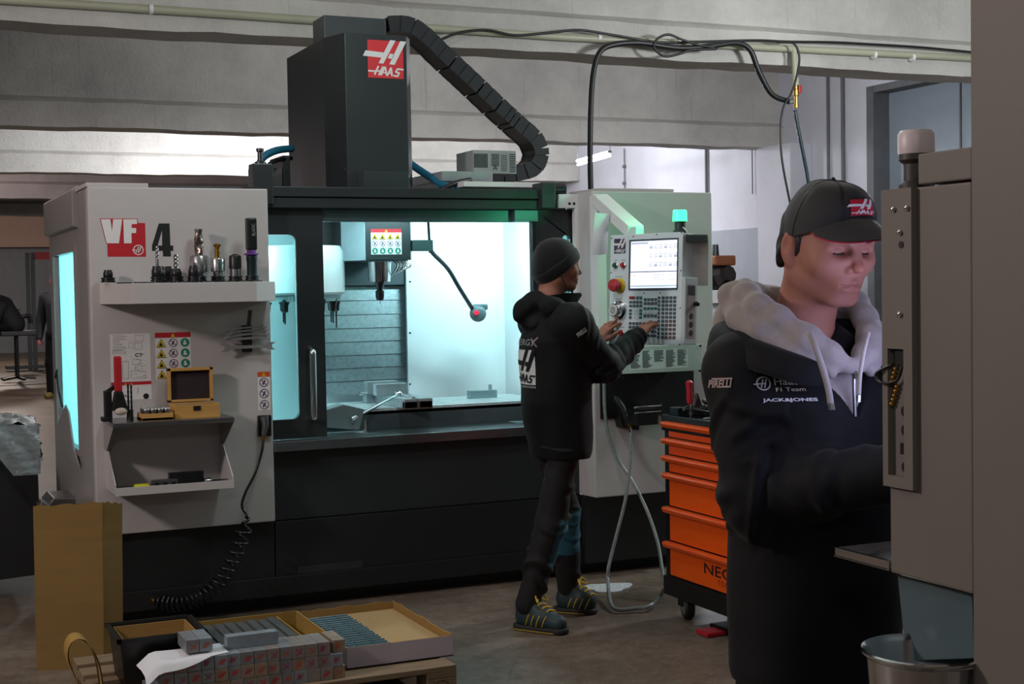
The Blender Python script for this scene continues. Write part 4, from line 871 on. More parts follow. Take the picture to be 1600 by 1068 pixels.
kp_ = PX(1092, 655, XC); MB().lathe([(.011, 0), (.011, .006), (.004, .008)], (XC, kp_[1], ZC-.045), (-1, 0, 0), 12).build('lock', M_chrome, cab, smooth=SM)
for y in (CY0+.08, CY1-.08):
    for x in (XC+.09, XC+CD-.09):
        c_ = MB().lathe([(.02, -.02), (.052, -.022), (.06, -.014), (.06, .014), (.052, .022), (.02, .02)], (x-.01, y, .06), (1, -.3, 0), 22).build('caster_wheel', M_rubber, cab, smooth=SM)
        MB().lathe([(.0, .023), (.036, .023), (.044, .0185), (.0445, .016)][::-1], (x-.01, y, .06), (-1, .3, 0), 22).build('wheel_hub', mat('hub_grey', '7e868a', .35, .6), c_, smooth=SM)
        MB().box(x-.04, y-.005, .062, x-.032, y+.04, .118).box(x+.022, y-.005, .062, x+.03, y+.04, .118).build('caster_fork', M_dsteel, cab)
# clutter on its top
m = MB(); rr = random.Random(9)
for k in range(7):
    c_ = np.array([XC+.12+rr.random()*.2, 5.62+rr.random()*.08, ZC+.004]); pts = [c_+np.array([.09*math.cos(t*.9+k)+rr.uniform(-.02, .02), .07*math.sin(t*.9+k)+rr.uniform(-.02, .02), .008+.012*k*.5+rr.random()*.02]) for t in range(9)]
    m.tube(catmull(pts, 4), .008, 6)
tag(m.build('coiled_cable', M_cable, smooth=3.2), 'black cable heap on top of the orange tool cabinet', 'cable')
t = thing('screwdriver', 'red handled screwdriver standing in clutter on tool cabinet', 'screwdriver', (XC+.3, 5.6, ZC)); sp = PY(1078, 620, 5.6)
MB().lathe([(.012, 0), (.016, .02), (.014, .06), (.017, .1), (.008, .11)], (sp[0], 5.6, ZC+.06), (0, .05, 1), 12).build('handle', M_redp, t, smooth=SM); MB().cyl((sp[0], 5.6, ZC-.012), (sp[0], 5.6, ZC+.07), .005, n=8).build('shank', M_chrome, t)
t = thing('cutting_tool_stand', 'small dark triangular stand on tool cabinet by the screwdriver', 'stand', (XC+.17, 5.74, ZC))
MB().prism([(XC+.1, ZC-.012), (XC+.14, ZC+.1), (XC+.18, ZC-.012)], 'y', 5.70, 5.73).build('plate', mat('brown_steel', '4a3f3d', .4, .4), t, bevel=.003); MB().box(XC+.09, 5.69, ZC-.012, XC+.2, 5.75, ZC+.0).build('foot', M_dsteel, t)
tag(MB().box(XC+.03, 5.70, ZC-.012, XC+.085, 5.78, ZC+.035).build('steel_block', M_dsteel, bevel=.004), 'small steel block on the far corner of tool cabinet', 'block')
# on the floor near the cabinet
t = thing('floor_rail', 'dark steel rail with red pedal on floor behind tool cabinet', 'rail', (3.62, 5.25, 0))
boxo('rail_top', mat('rail_tan', '6b5f57', .6), t, 3.44, 5.02, .075, 3.8, 5.09, .11); MB().box(3.46, 5.0, 0, 3.84, 5.5, .03).box(3.5, 5.1, .03, 3.8, 5.4, .07).build('rail_body', M_dsteel, t, bevel=.006)
boxo('pedal', M_redp, t, 3.36, 5.36, .002, 3.46, 5.46, .022, .006)
f0 = PZ(951, 918, 0); m = MB(); pts = []
for k in range(26): an = k/26*2*math.pi; r_ = 1+.16*math.sin(3*an+1)+.06*math.sin(7*an); pts.append((f0[0]+.125*r_*math.cos(an), f0[1]+.10*r_*math.sin(an)))
tag(m.prism(pts, 'z', 0, .006).build('wiping_cloth', mat('speckled_white', 'b9bfc4', .8, var=.75, scale=95), bevel=.002), 'white speckled cloth lying on floor under the hose', 'cloth')

# ================================================================ coiled air line of the left panel
t = thing('coiled_air_line', 'black coiled air hose with blow gun on left white panel', 'hose', PY(414, 668, 6.78))
a, b = XZ(404, 682, YPAN-.02), XZ(424, 648, YPAN-.02); boxo('gun_bracket', M_black, t, a[0], YPAN-.02, a[1], b[0], YPAN, b[1], .004)
MB().tube([PY(413, 650, 6.77), PY(415, 662, 6.765), PY(412, 680, 6.76)], [.02, .017, .011], 10).build('blow_gun', M_steel, t, smooth=SM); MB().tube([PY(412, 679, 6.76), PY(411, 687, 6.76)], .009, 8).build('brass_fitting', M_brass, t, smooth=SM)
ctr = catmull([PY(411, 687, 6.76), PY(409, 705, 6.74), PY(398, 740, 6.72), PY(384, 768, 6.70), PY(378, 790, 6.69), PY(386, 806, 6.68), PY(384, 822, 6.68), PY(376, 845, 6.68), PY(366, 868, 6.69), PY(353, 892, 6.70), PY(336, 915, 6.72), PY(314, 932, 6.75), PY(290, 941, 6.77), PY(265, 942, 6.8), PY(240, 936, 6.83)], 60)
cum = np.cumsum([0]+[np.linalg.norm(ctr[i+1]-ctr[i]) for i in range(len(ctr)-1)]); T0 = cum[5*60-10]; pts = []; ph = 0.; last = cum[0]
for i, c_ in enumerate(ctr):
    d_ = nrm(ctr[min(i+1, len(ctr)-1)]-ctr[max(i-1, 0)]); e1 = nrm(np.cross(d_, (0, 0, 1))); e2 = np.cross(d_, e1); f_ = (cum[i]-T0)/(cum[-1]-T0)
    amp = 0 if f_ < 0 else .036*min(1, f_*8)*min(1, (1-f_)*16+.12); pitch = .06-.036*min(1, max(0, f_)*1.35)
    if f_ > 0: ph += (cum[i]-last)/pitch*2*math.pi
    last = cum[i]; pts.append(c_+(e1*math.cos(ph)+e2*math.sin(ph))*amp)
MB().tube(pts, .0068, 7).build('coil', mat('hose_gloss_black', '14181a', .25, var=.1), t, smooth=3.2)
e = PY(238, 936, YF-.02); MB().lathe([(.02, 0), (.02, .012), (.013, .014), (.013, .04), (.01, .045)], (e[0], YF-.01, e[2]), (.15, -1, -.1), 10).build('wall_coupling', M_brass, t, smooth=SM)
for dx in (-.034, .034): MB().ball((e[0]+dx, YF-.012, e[2]), .008, 8, 6).build('screw', M_chrome, t, smooth=SM)

# ================================================================ things on the tool shelf
ORD = ('first', 'second', 'third', 'fourth', 'fifth', 'sixth', 'seventh', 'eighth', 'ninth', 'tenth', 'eleventh', 'twelfth', 'thirteenth', 'fourteenth', 'fifteenth', 'sixteenth', 'seventeenth', 'eighteenth', 'nineteenth')
ZS = zs1+.0062; CU_ = .00053
def spiral(r, h, turns, n=12, m=26, lobes=2, depth=.32):
    G = []
    for i in range(m+1):
        z = h*i/m; row = []
        for k in range(n): a = 2*math.pi*k/n; rr_ = r*(1-depth*(.5+.5*math.cos(lobes*(a-turns*2*math.pi*i/m)))**2); row.append((rr_*math.cos(a), rr_*math.sin(a), z))
        G.append(row)
    return G
def cutter(m, base, r, h, turns, lobes=2):
    G = spiral(r, h, turns, lobes=lobes); n = len(G[0]); o = len(m.v)
    m.add([np.array(base)+np.array(p) for row in G for p in row], [(i*n+k, i*n+(k+1) % n, (i+1)*n+(k+1) % n, (i+1)*n+k) for i in range(len(G)-1) for k in range(n)]+[tuple(range((len(G)-1)*n, len(G)*n))])
def holder(px, Y, label, build):
    p = PY(px, 436, Y); t = thing('tool_holder', label, 'tool holder', (p[0], Y, ZS), 'tool holders on the shelf')
    MB().lathe([(.025, 0), (.033, .002), (.033, .008), (.028, .010), (.028, .014), (.033, .016), (.033, .022), (.02, .024)], (p[0], Y, ZS), n=22).build('flange', M_dsteel, t, smooth=SM)
    build(t, np.array([p[0], Y, ZS+.022])); return t
M_nut = mat('collet_nut_black', '1a1b1d', .38, .3, var=.1)
def nut(t, b, r, h, m=M_nut): MB().lathe([(r*.9, 0), (r, .004), (r, h*.6), (r*.86, h*.75), (r*.8, h), (0, h)], b, n=20).build('collet_nut', m, t, smooth=SM)
holder(169, 6.755, 'small black collet holder alone at left end of shelf', lambda t, b: nut(t, b, .022, .036))
def hB(t, b):
    nut(t, b, .028, .05); m = MB(); m.cyl(b+(0, 0, .05), b+(0, 0, .08), .007, n=10); cutter(m, b+np.array([0, 0, .08]), .008, .062, 1.6); m.build('end_mill', M_steel, t, smooth=SM)
holder(246.5, 6.66, 'black holder with tall thin end mill below numeral four', hB)
holder(260.5, 6.755, 'black collet holder half hidden right of the tall end mill', lambda t, b: nut(t, b, .028, .05))
def hC(t, b):
    nut(t, b, .025, .037); m = MB(); cutter(m, b+np.array([0, 0, .037]), .011, .066, 1.2, 3); m.build('end_mill', M_steel, t, smooth=SM)
holder(275.5, 6.66, 'black holder with short fluted end mill near shelf middle', hC)
holder(304, 6.64, 'plain black collet holder in front of the big drill', lambda t, b: nut(t, b, .028, .05))
def hE(t, b):
    MB().lathe([(.024, 0), (.024, .018), (.043, .022), (.044, .09), (.036, .1), (.02, .102)], b, n=24).build('chuck_body', M_steel, t, smooth=SM)
    m = MB(); cutter(m, b+np.array([0, 0, .1]), .022, .125, .55); m.build('drill', mat('bronze_steel', '8d8078', .3, 1, var=.2), t, smooth=SM)
holder(312, 6.755, 'large steel holder with thick twisted indexable drill', hE)
def hF(t, b):
    MB().lathe([(.022, 0), (.022, .02), (.033, .024), (.034, .075), (.03, .085), (.014, .087)], b, n=24).build('chuck_body', M_steel, t, smooth=SM)
    MB().lathe([(.013, 0), (.013, .045), (.009, .048), (.017, .055), (.019, .062), (.012, .068), (0, .07)], b+np.array([0, 0, .086]), n=16).build('gold_cutter', mat('gold_coating', 'b98c3e', .25, 1), t, smooth=SM)
holder(340.5, 6.70, 'steel holder with gold coated cutter on the shelf', hF)
def hG(t, b):
    MB().lathe([(.026, 0), (.026, .034), (.023, .036)], b, n=24).build('chuck_base', M_steel, t, smooth=SM); MB().lathe([(.029, .036), (.029, .09), (.025, .098), (.012, .1), (.012, .104), (0, .104)], b, n=24).build('chuck_sleeve', M_nut, t, smooth=SM)
holder(368, 6.70, 'black topped short chuck left of the tall tool', hG)
def hH(t, b):
    MB().lathe([(.024, 0), (.024, .07), (.026, .075), (.026, .093), (.02, .095)], b, n=20).build('chuck_body', mat('chuck_teal', '2f3d3f', .35, .6), t, smooth=SM)
    MB().lathe([(.022, .095), (.036, .1), (.036, .106), (.022, .108), (.022, .125), (.018, .126)], b, n=7).build('purple_ring', mat('purple_anodised', '6a3a8c', .35, .5), t)
    MB().box(b[0]-.024, b[1]-.024, b[2]+.122, b[0]+.024, b[1]+.024, b[2]+.275).build('tool_sleeve', M_black, t, bevel=.008)
    P = Print((b[0], b[1]-.0242, b[2]), (0, 0, 1), (-1, 0, 0)); P.text('BLANC', .19, -.014, .016, 0, 1, width=.056); P.build('sleeve_print', [mat('dull_print', '8b9092', .5)], t)
holder(394, 6.69, 'tall black sleeved tool with purple ring at shelf end', hH)

# spanners on their hook
t = thing('spanner_rack', 'black upright clip holding spanners on left panel', 'tool rack', PY(386, 548, 6.79)); a, b = XZ(380, 550, 6.79), XZ(393, 484, 6.79)
boxo('clip_bar', M_black, t, a[0], 6.79, a[1], b[0], YPAN, a[1]+.13, .004); MB().bar(PY(388, 512, 6.79), PY(391, 484, 6.79), .018, .014, (0, 1, 0)).build('clip_handle', mat('brown_handle', '4a3331', .4), t, bevel=.003)
def spanner(p0, p1, s, label, Y):
    p0 = PY(*p0, Y); p1 = PY(*p1, Y); d = nrm(p1-p0); n = np.array([0, -1, 0]); u = np.cross(d, n); m = MB(); th = n*.0035
    T = lambda q, a, b: q+d*a+u*b
    m.obox((p0+p1)/2, (p1-p0)/2*.86, u*.006*s, th*.75)
    for q, sg in ((p0, -1), (p1, 1)):
        pts = [(-.026*sg, -.006), (-.012*sg, -.014), (.012*sg, -.0155), (.018*sg, -.011), (.003*sg, -.0065), (.003*sg, .0065), (.016*sg, .0125), (.01*sg, .0165), (-.012*sg, .014), (-.026*sg, .006)]
        V = [T(q, a*s, b*s) for a, b in pts]; k = len(V); V = [v+th for v in V]+[v-th for v in V]
        m.add(V, [tuple(range(k)) if sg < 0 else tuple(range(k))[::-1], tuple(range(k, 2*k))[::-1] if sg < 0 else tuple(range(k, 2*k))]+[(i, (i+1) % k, k+(i+1) % k, k+i) for i in range(k)])
    tag(m.build('spanner', mat('satin_steel', 'a4a6a8', .38, .55)), label, 'spanner', 'spanners hung on the left panel')
for i, (q0, q1, s, lb) in enumerate((((352, 543), (424, 540), 1.25, 'largest open-ended spanner, lowest on the black clip'), ((349, 531), (416, 526), 1.0, 'second lowest spanner hung on the black clip'), ((353, 525), (414, 519), .9, 'third spanner from bottom hung on the black clip'), ((358, 519), (413, 514), .8, 'second highest spanner hung on the black clip'), ((363, 513), (410, 510), .7, 'smallest spanner hung on top of the black clip'))):
    spanner(q0, q1, s, lb, 6.775-.006*i)
# things on the two-tier bin
bx0, bx1, zb1, zbt = BIN; ZB = zb1
def bpx(px, Y): return PY(px, 640, Y)[0]
x = bpx(186, 6.62)
t = thing('hand_brush', 'red handled brush standing on the bin shelf', 'brush', (x, 6.62, ZB)); zz = lambda y, Y=6.62: PY(186, y, Y)[2]
m = MB(); m.box(x-.017, 6.61, zz(612), x+.017, 6.64, zz(556)); m.build('handle', M_redp, t, bevel=.009, seg=3)
MB().prism([(x-.017, zz(611)), (x+.017, zz(611)), (x+.03, zz(628)), (x+.042, zz(641)), (x-.034, zz(641)), (x-.026, zz(628))], 'y', 6.605, 6.645).build('ferrule', M_black, t, bevel=.005)
MB().ball((x+.006, 6.61, zz(643)+.002), (.03, .018, .018), 14, 8).build('bristles', mat('pale_bristle', 'b3a598', .9, var=.3, scale=90), t, smooth=3.2)
x = bpx(169, 6.66); z6 = lambda y: PY(169, y, 6.66)[2]
t = thing('magnetic_stand', 'black clamp stand at the left end of bin shelf', 'clamp', (x, 6.66, ZB)); boxo('column', M_black, t, x-.016, 6.64, ZB, x+.016, 6.69, z6(610), .005); MB().bar((x-.01, 6.66, z6(614)), (x+.05, 6.66, z6(600)), .02, .016, (0, 1, 0)).build('arm', M_black, t, bevel=.003); boxo('foot', M_black, t, x-.03, 6.63, ZB, x+.012, 6.7, ZB+.02, .004)
x = bpx(203, 6.63); t = thing('drill_cup', 'small steel cup holding drill bits beside the brush', 'cup', (x, 6.63, ZB)); MB().lathe([(.015, 0), (.015, .05), (.013, .05), (.013, .004)], (x, 6.63, ZB), n=16).build('cup', M_dsteel, t, smooth=SM)
for i, (dx, tp) in enumerate(((-.006, 600), (.008, 601))):
    m = MB(); zt_ = PY(200, tp, 6.63)[2]; cutter(m, (x+dx, 6.63, ZB+.006), .005, zt_-ZB-.006, 3.5); tag(m.build('drill_bit', M_dsteel, smooth=SM, org=(x+dx, 6.63, ZB)), ('left' if i == 0 else 'right')+' one of two drill bits standing in the cup', 'drill bit', 'drill bits in the cup')
x0, x1 = bpx(221, 6.57), bpx(270, 6.57); t = thing('collet_tray', 'wooden tray of steel collets on the bin shelf', 'tray', ((x0+x1)/2, 6.62, ZB)); zt_ = ZB+.032
boxo('tray_floor', M_wood, t, x0, 6.56, ZB, x1, 6.69, ZB+.012, 0)
for a in ((x0, 6.56, x1, 6.567), (x0, 6.683, x1, 6.69), (x0, 6.567, x0+.006, 6.683), (x1-.006, 6.567, x1, 6.683)): boxo('tray_wall', M_wood, t, a[0], a[1], ZB, a[2], a[3], zt_, .001)
cm = None
for i in range(4):
    for j in range(3):
        cx_, cy_ = x0+.024+i*(x1-x0-.048)/3, 6.585+j*.038
        o = MB().lathe([(.011, 0), (.013, .02), (.0145, .032), (.0145, .038), (.012, .042), (.006, .042), (.006, .03)], (cx_, cy_, ZB+.012), n=14).build('collet', M_steel, smooth=SM, org=(cx_, cy_, ZB+.012)); tag(o, '%s steel collet from left in the %s row of wooden tray' % (ORD[i], ('front', 'middle', 'back')[j]), 'collet', 'collets in the wooden tray')
x0, x1 = bpx(272, 6.60), bpx(343, 6.60); t = thing('wooden_case', 'open finger-jointed wooden case with dark lid lining', 'case', ((x0+x1)/2, 6.66, ZB)); h_ = .062
boxo('case_front', M_wood, t, x0, 6.585, ZB, x1, 6.593, ZB+h_, .001); boxo('case_back', M_wood, t, x0, 6.727, ZB, x1, 6.735, ZB+h_, .001)
for x_ in (x0, x1-.008): boxo('case_side', M_wood, t, x_, 6.593, ZB, x_+.008, 6.727, ZB+h_, .001)
boxo('case_insert', mat('insert_grey', '5a5358', .7), t, x0+.008, 6.593, ZB+.004, x1-.008, 6.727, ZB+h_-.008, 0)
boxo('case_floor', M_wood, t, x0, 6.593, ZB, x1, 6.727, ZB+.004, 0); boxo('latch', M_dsteel, t, (x0+x1)/2-.02, 6.58, ZB+.035, (x0+x1)/2+.014, 6.585, ZB+.056, .002)
lx0, lx1 = bpx(264, 6.75)-.004, bpx(333, 6.75); l0, l1 = ZB+h_+.004, PY(300, 574, 6.75)[2]
lid = boxo('lid_lining', mat('plum_felt', '2a1c1f', .95), t, lx0+.01, 6.755, l0, lx1-.01, 6.765, l1-.008, 0)
for a in ((lx0, l0, lx0+.014, l1), (lx1-.014, l0, lx1, l1), (lx0, l1-.013, lx1, l1), (lx0, l0, lx1, l0+.01)): boxo('lid_frame', M_wood, t, a[0], 6.735, a[1], a[2], 6.77, a[3], .001)
# oddments in the tray of the bin
zq = zbt-.003
x = bpx(214, 6.6); tag(MB().box(x-.02, 6.6, zq, x+.05, 6.64, zq+.03).build('yellow_cap', mat('yellow_plastic', 'c7c21f', .4), bevel=.009), 'small yellow plastic piece in the bin tray', 'cap')
x0_, x1_ = bpx(234, 6.6), bpx(275, 6.6); t = thing('step_jaw', 'steel jaw bar with three holes in bin tray', 'vice jaw', ((x0_+x1_)/2, 6.62, zq)); boxo('bar', M_steel, t, x0_, 6.6, zq, x1_, 6.63, zq+.045, .002)
P = Print((0, 6.5998, 0), (1, 0, 0), (0, 0, 1)); [P.disc(x0_+(x1_-x0_)*f_, zq+.023, .011, 0) for f_ in (.2, .52, .84)]; P.build('bolt_holes', [M_black], t)
x = bpx(262, 6.66); tag(MB().box(x, 6.66, zq, x+.16, 6.70, zq+.065).build('parallel_bar', M_dsteel, bevel=.003), 'dark steel bar behind the holed jaw in tray', 'bar')
x = bpx(316, 6.63); tag(MB().cyl((x, 6.63, zq+.018), (x+.035, 6.63, zq+.018), .018, n=16).build('bushing', M_steel, smooth=SM, bevel=.003), 'short steel bushing at right of the bin tray', 'bushing')
x = bpx(330, 6.65); tag(MB().box(x, 6.62, zq, x+.09, 6.68, zq+.02).build('gauge_plate', M_dsteel, bevel=.003), 'flat steel plate beside the bushing in tray', 'plate')

# ================================================================ vice and clamps on the mill table
vz = tzt+.03; M_vice = mat('vice_steel', '98a3a6', .38, .35, var=.15, scale=20)
v0 = PY(640, 640, 7.1); t = thing('machine_vice', 'steel machine vice clamped on the mill table', 'vice', PY(610, 640, 7.25))
def vb(name, px0, px1, y0, y1, z0, z1, m=M_vice): a, b = XZ(px0, 620, y0)[0], XZ(px1, 620, y0)[0]; return boxo(name, m, t, a, y0, z0, b, y1, z1, .004)
m = MB(); a = PY(632, 640, 7.0)[0]; b = PY(668, 640, 7.0)[0]
ang = math.radians(24); d_ = np.array([math.sin(ang)*-1, math.cos(ang), 0])   # vice lies slightly skew to the table
vx = np.array([math.cos(0), 0, 0]); 
MB().box(a, 7.0, vz-.03, a+.075, 7.5, vz+.022).build('vice_rail', M_vice, t, bevel=.004); MB().box(b-.075+.03, 7.0, vz-.03, b+.03, 7.5, vz+.022).build('vice_rail', M_vice, t, bevel=.004); MB().box(a, 7.0, vz-.035, b+.03, 7.03, vz+.01).build('vice_front', mat('vice_brown', '6d625c', .4, .6), t, bevel=.004)
MB().box(a-.05, 7.3, vz+.022, b+.0, 7.36, vz+.085).build('moving_jaw', M_vice, t, bevel=.004); MB().box(a-.05, 7.45, vz+.022, b+.0, 7.52, vz+.09).build('fixed_jaw', M_vice, t, bevel=.004); MB().cyl((a+.06, 7.02, vz+.02), (a+.06, 7.3, vz+.03), .012, n=12).build('vice_screw', M_vice, t, smooth=SM)
hd = PY(623, 616, 7.2); ht = PY(557, 651, 7.02)
t2 = thing('vice_handle', 'long chrome vice handle lying across the vice', 'handle', (hd+ht)/2); MB().tube([hd, ht], .009, 10).build('rod', M_chrome, t2, smooth=SM); MB().tube([ht, ht+nrm(ht-hd)*.05], .019, 12).build('socket_end', M_chrome, t2, smooth=SM); MB().ball(hd, .02, 12, 8).build('hub', M_chrome, t2, smooth=SM)
t2 = thing('toolmaker_clamp', 'small steel clamp block left of the vice jaws', 'clamp', PY(578, 616, 7.5)); q = PY(578, 614, 7.5); MB().box(q[0]-.03, 7.48, tzt, q[0]+.03, 7.54, q[2]+.02).build('block', M_vice, t2, bevel=.004); MB().cyl((q[0]-.06, 7.51, q[2]), (q[0]+.05, 7.51, q[2]), .012, n=10).build('screw', M_chrome, t2, smooth=SM)
t2 = thing('stop_block', 'small steel stop block at right of mill table', 'stop block', PY(756, 620, 7.4)); a, b = XZ(736, 622, 7.4), XZ(777, 614, 7.4); boxo('bar', mat('stop_grey', '8fa2a6', .35, .6), t2, a[0], 7.4, tzt, b[0], 7.46, tzt+.045, .003); MB().cyl((b[0]-.03, 7.43, tzt+.045), (b[0]-.03, 7.43, tzt+.075), .01, n=10).build('stud', M_vice, t2, smooth=SM)
# bracket and chip pan at the left end of the table
t2 = thing('coolant_collector', 'dark angled collector plate hanging left of mill table', 'bracket', PY(545, 655, 7.0)); a, b = XZ(538, 650, 6.99), XZ(571, 668, 6.99); MB().prism([(a[0], a[1]+.06), (b[0], a[1]+.03), (b[0]-.03, b[1]-.01), (a[0]-.12, b[1]+.015), (a[0]-.16, a[1]+.02)], 'y', 7.0, 7.1).build('plate', mat('collector_grey', '7d8c90', .4, .2), t2, bevel=.004); MB().cyl((b[0], 7.0, b[1]-.03), (b[0], 7.0, b[1]+.04), .008, n=8).build('bolt', M_chrome, t2)

# ================================================================ pallet with stock in front of the mill
PX0, PX1, PY0, PY1, PZt = .70, 2.005, 4.985, 5.80, .144
pal = thing('wooden_pallet', 'worn wooden pallet loaded with metal stock on floor', 'pallet', ((PX0+PX1)/2, 5.4, 0))
for i in range(5): y = PY0+i*(PY1-PY0-.12)/4; boxo('deck_board', M_pallet, pal, PX0, y, .122, PX1, y+.12, PZt, .003)
for x in (PX0, (PX0+PX1)/2-.06, PX1-.12):
    boxo('stringer_board', M_pallet, pal, x, PY0, .1, x+.12, PY1, .122, .002)
    for y in (PY0, (PY0+PY1)/2-.06, PY1-.12): boxo('pallet_block', M_pallet, pal, x, y, .022, x+.12, y+.12, .1, .004)
    boxo('bottom_board', M_pallet, pal, x, PY0, 0, x+.12, PY1, .022, .002)
P = Print((0, PY0-.0005, 0), (1, 0, 0), (0, 0, 1)); cx_ = PX1-.06; P.ring(cx_, .06, .032, .003, 0); P.text('EPAL', cx_-.022, .05, .018, 0); P.build('pallet_stamp', [mat('burnt_print', '3c2f22', .8)], pal)
# shallow carton with plates
tr = thing('shallow_carton', 'shallow white cardboard carton with brown inside on pallet', 'carton', (1.83, 5.45, PZt))
CX0, CX1, CY0_, CY1_, CZ = 1.615, 2.045, 5.115, 5.80, .225; M_wcard = mat('white_card', 'bdb3bf', .7, var=.08, scale=5)
M_bcard = mat('brown_card_inside', '94743f', .85, var=.12, scale=6, bump=.1, bscale=60)
boxo('carton_floor', M_bcard, tr, CX0, CY0_, PZt, CX1, CY1_, PZt+.004, 0)
def wall(name, a, outer, inner):
    x0_, y0_, x1_, y1_, ax = a; m = MB(); n_ = 14; jag = [0.]*(n_+1) if name == 'front' else [RNG.random()*.01-.004 for _ in range(n_+1)]
    for side, off, mi_ in ((0, 0, 0), (1, .005, 1)):
        G = []
        for i in range(n_+1): f_ = i/n_; x_ = x0_+(x1_-x0_)*f_+(off*ax[0]); y_ = y0_+(y1_-y0_)*f_+(off*ax[1]); G.append([(x_, y_, PZt), (x_, y_, CZ+jag[i])])
        m.k = mi_; m.grid(G)
    m.k = 1; G = [[(x0_+(x1_-x0_)*i/n_, y0_+(y1_-y0_)*i/n_, CZ+jag[i]), (x0_+(x1_-x0_)*i/n_+.005*ax[0], y0_+(y1_-y0_)*i/n_+.005*ax[1], CZ+jag[i])] for i in range(n_+1)]; m.grid(G)
    m.build('carton_wall', [outer, inner], tr)
wall('front', (CX0, CY0_, CX1, CY0_, (0, 1)), M_wcard, M_bcard); wall('back', (CX0, CY1_, CX1, CY1_, (0, -1)), M_wcard, M_bcard); wall('left', (CX0, CY0_, CX0, CY1_, (1, 0)), M_wcard, M_bcard); wall('right', (CX1, CY0_, CX1, CY1_, (-1, 0)), M_wcard, M_bcard)
boxo('card_liner', mat('card_liner_tan', 'ab8f62', .9, var=.1, scale=60), tr, CX0+.008, CY0_+.008, PZt+.004, CX1-.008, CY1_-.008, PZt+.05, 0)
M_bsteel = mat('bluish_ground_steel', '7f98a0', .35, .6, var=.2, scale=30)
pl = MB(); pl.prism([(-.0175, .0), (.0175, .0), (.0175, .004), (-.0165, .0135), (-.0175, .0125)], 'x', -.0305, .0305); me0 = None
for c_ in range(3):
    for r_ in range(18):
        x = CX0+.045+c_*.0625; y = CY0_+.03+r_*.0355+.002*math.sin(r_*7+c_)
        if y > CY1_-.02: continue
        if me0 is None: o = pl.build('steel_plate', M_bsteel); me0 = o
        else: o = me0.copy(); COL.objects.link(o)
        o.location = (x+.002*math.sin(r_*3.3), y, PZt+.0502); tag(o, '%s bluish steel plate from the front, %s column in white carton' % (ORD[r_], ('left', 'middle', 'right')[c_]), 'steel plate', 'plates in the white carton')
# yellow carton with bars
t = thing('brown_carton', 'open yellow-brown carton with dark bars behind steel blocks', 'carton', (1.32, 5.5, PZt)); M_ycard = mat('yellow_card', '957838', .85, var=.15, scale=6)
YC0, YC1, XC0, XC1, ZC1 = 5.24, 5.70, 1.12, 1.585, .255
for a in ((XC0, YC0, XC1, YC0+.006), (XC0, YC1-.006, XC1, YC1), (XC0, YC0, XC0+.006, YC1), (XC1-.006, YC0, XC1, YC1)): boxo('carton_wall', M_ycard, t, a[0], a[1], PZt, a[2], a[3], ZC1, .001)
boxo('carton_floor', M_ycard, t, XC0, YC0, PZt, XC1, YC1, PZt+.004, 0); boxo('card_divider', M_ycard, t, XC1-.09, YC0+.01, PZt, XC1-.085, YC1-.01, ZC1-.012, 0)
b0 = None
for k in range(8):
    x = XC0+.03+k*.044
    if b0 is None: b0 = o = MB().box(-.017, -.17, 0, .017, .17, .105).build('steel_bar', mat('bar_grey', '6a7072', .4, .5, var=.2, scale=18), bevel=.002)
    else: o = b0.copy(); COL.objects.link(o)
    o.location = (x, 5.46+.012*math.sin(k*3), PZt+.005); tag(o, '%s dark steel bar from left in the yellow-brown carton' % ORD[k], 'steel bar', 'bars in the brown carton')
# black crate with card liner
def rim_box(name, m, parent, x0_, x1_, y0_, y1_, z0_, z1_, tap, th):
    M_ = MB(); o_ = [(x0_+tap, y0_+tap, z0_), (x1_-tap, y0_+tap, z0_), (x1_-tap, y1_-tap, z0_), (x0_+tap, y1_-tap, z0_)]; t_ = [(x0_, y0_, z1_), (x1_, y0_, z1_), (x1_, y1_, z1_), (x0_, y1_, z1_)]
    ti = [(x0_+th, y0_+th, z1_), (x1_-th, y0_+th, z1_), (x1_-th, y1_-th, z1_), (x0_+th, y1_-th, z1_)]; oi = [(x0_+tap+th, y0_+tap+th, z0_+.004), (x1_-tap-th, y0_+tap+th, z0_+.004), (x1_-tap-th, y1_-tap-th, z0_+.004), (x0_+tap+th, y1_-tap-th, z0_+.004)]
    f_ = [(3, 2, 1, 0), (12, 13, 14, 15)]
    for k in range(4): n_ = (k+1) % 4; f_ += [(k, n_, 4+n_, 4+k), (4+k, 4+n_, 8+n_, 8+k), (8+k, 8+n_, 12+n_, 12+k)]
    return M_.add(o_+t_+ti+oi, f_).build(name, m, parent, bevel=.002)
t = thing('black_crate', 'black plastic crate lined with brown cardboard on pallet', 'crate', (.95, 5.36, PZt)); cz = .33
rim_box('crate_body', M_black, t, .795, 1.10, 5.22, 5.50, PZt, cz, .018, .01)
rm = MB()
for a in ((.785, 5.21, 1.11, 5.225), (.785, 5.495, 1.11, 5.51), (.785, 5.21, .80, 5.51), (1.095, 5.21, 1.11, 5.51)): rm.box(a[0], a[1], cz-.012, a[2], a[3], cz+.003)
rm.build('crate_rim', M_black, t); rim_box('card_lining', M_bcard, t, .812, 1.083, 5.237, 5.483, PZt+.01, cz-.008, .012, .004)
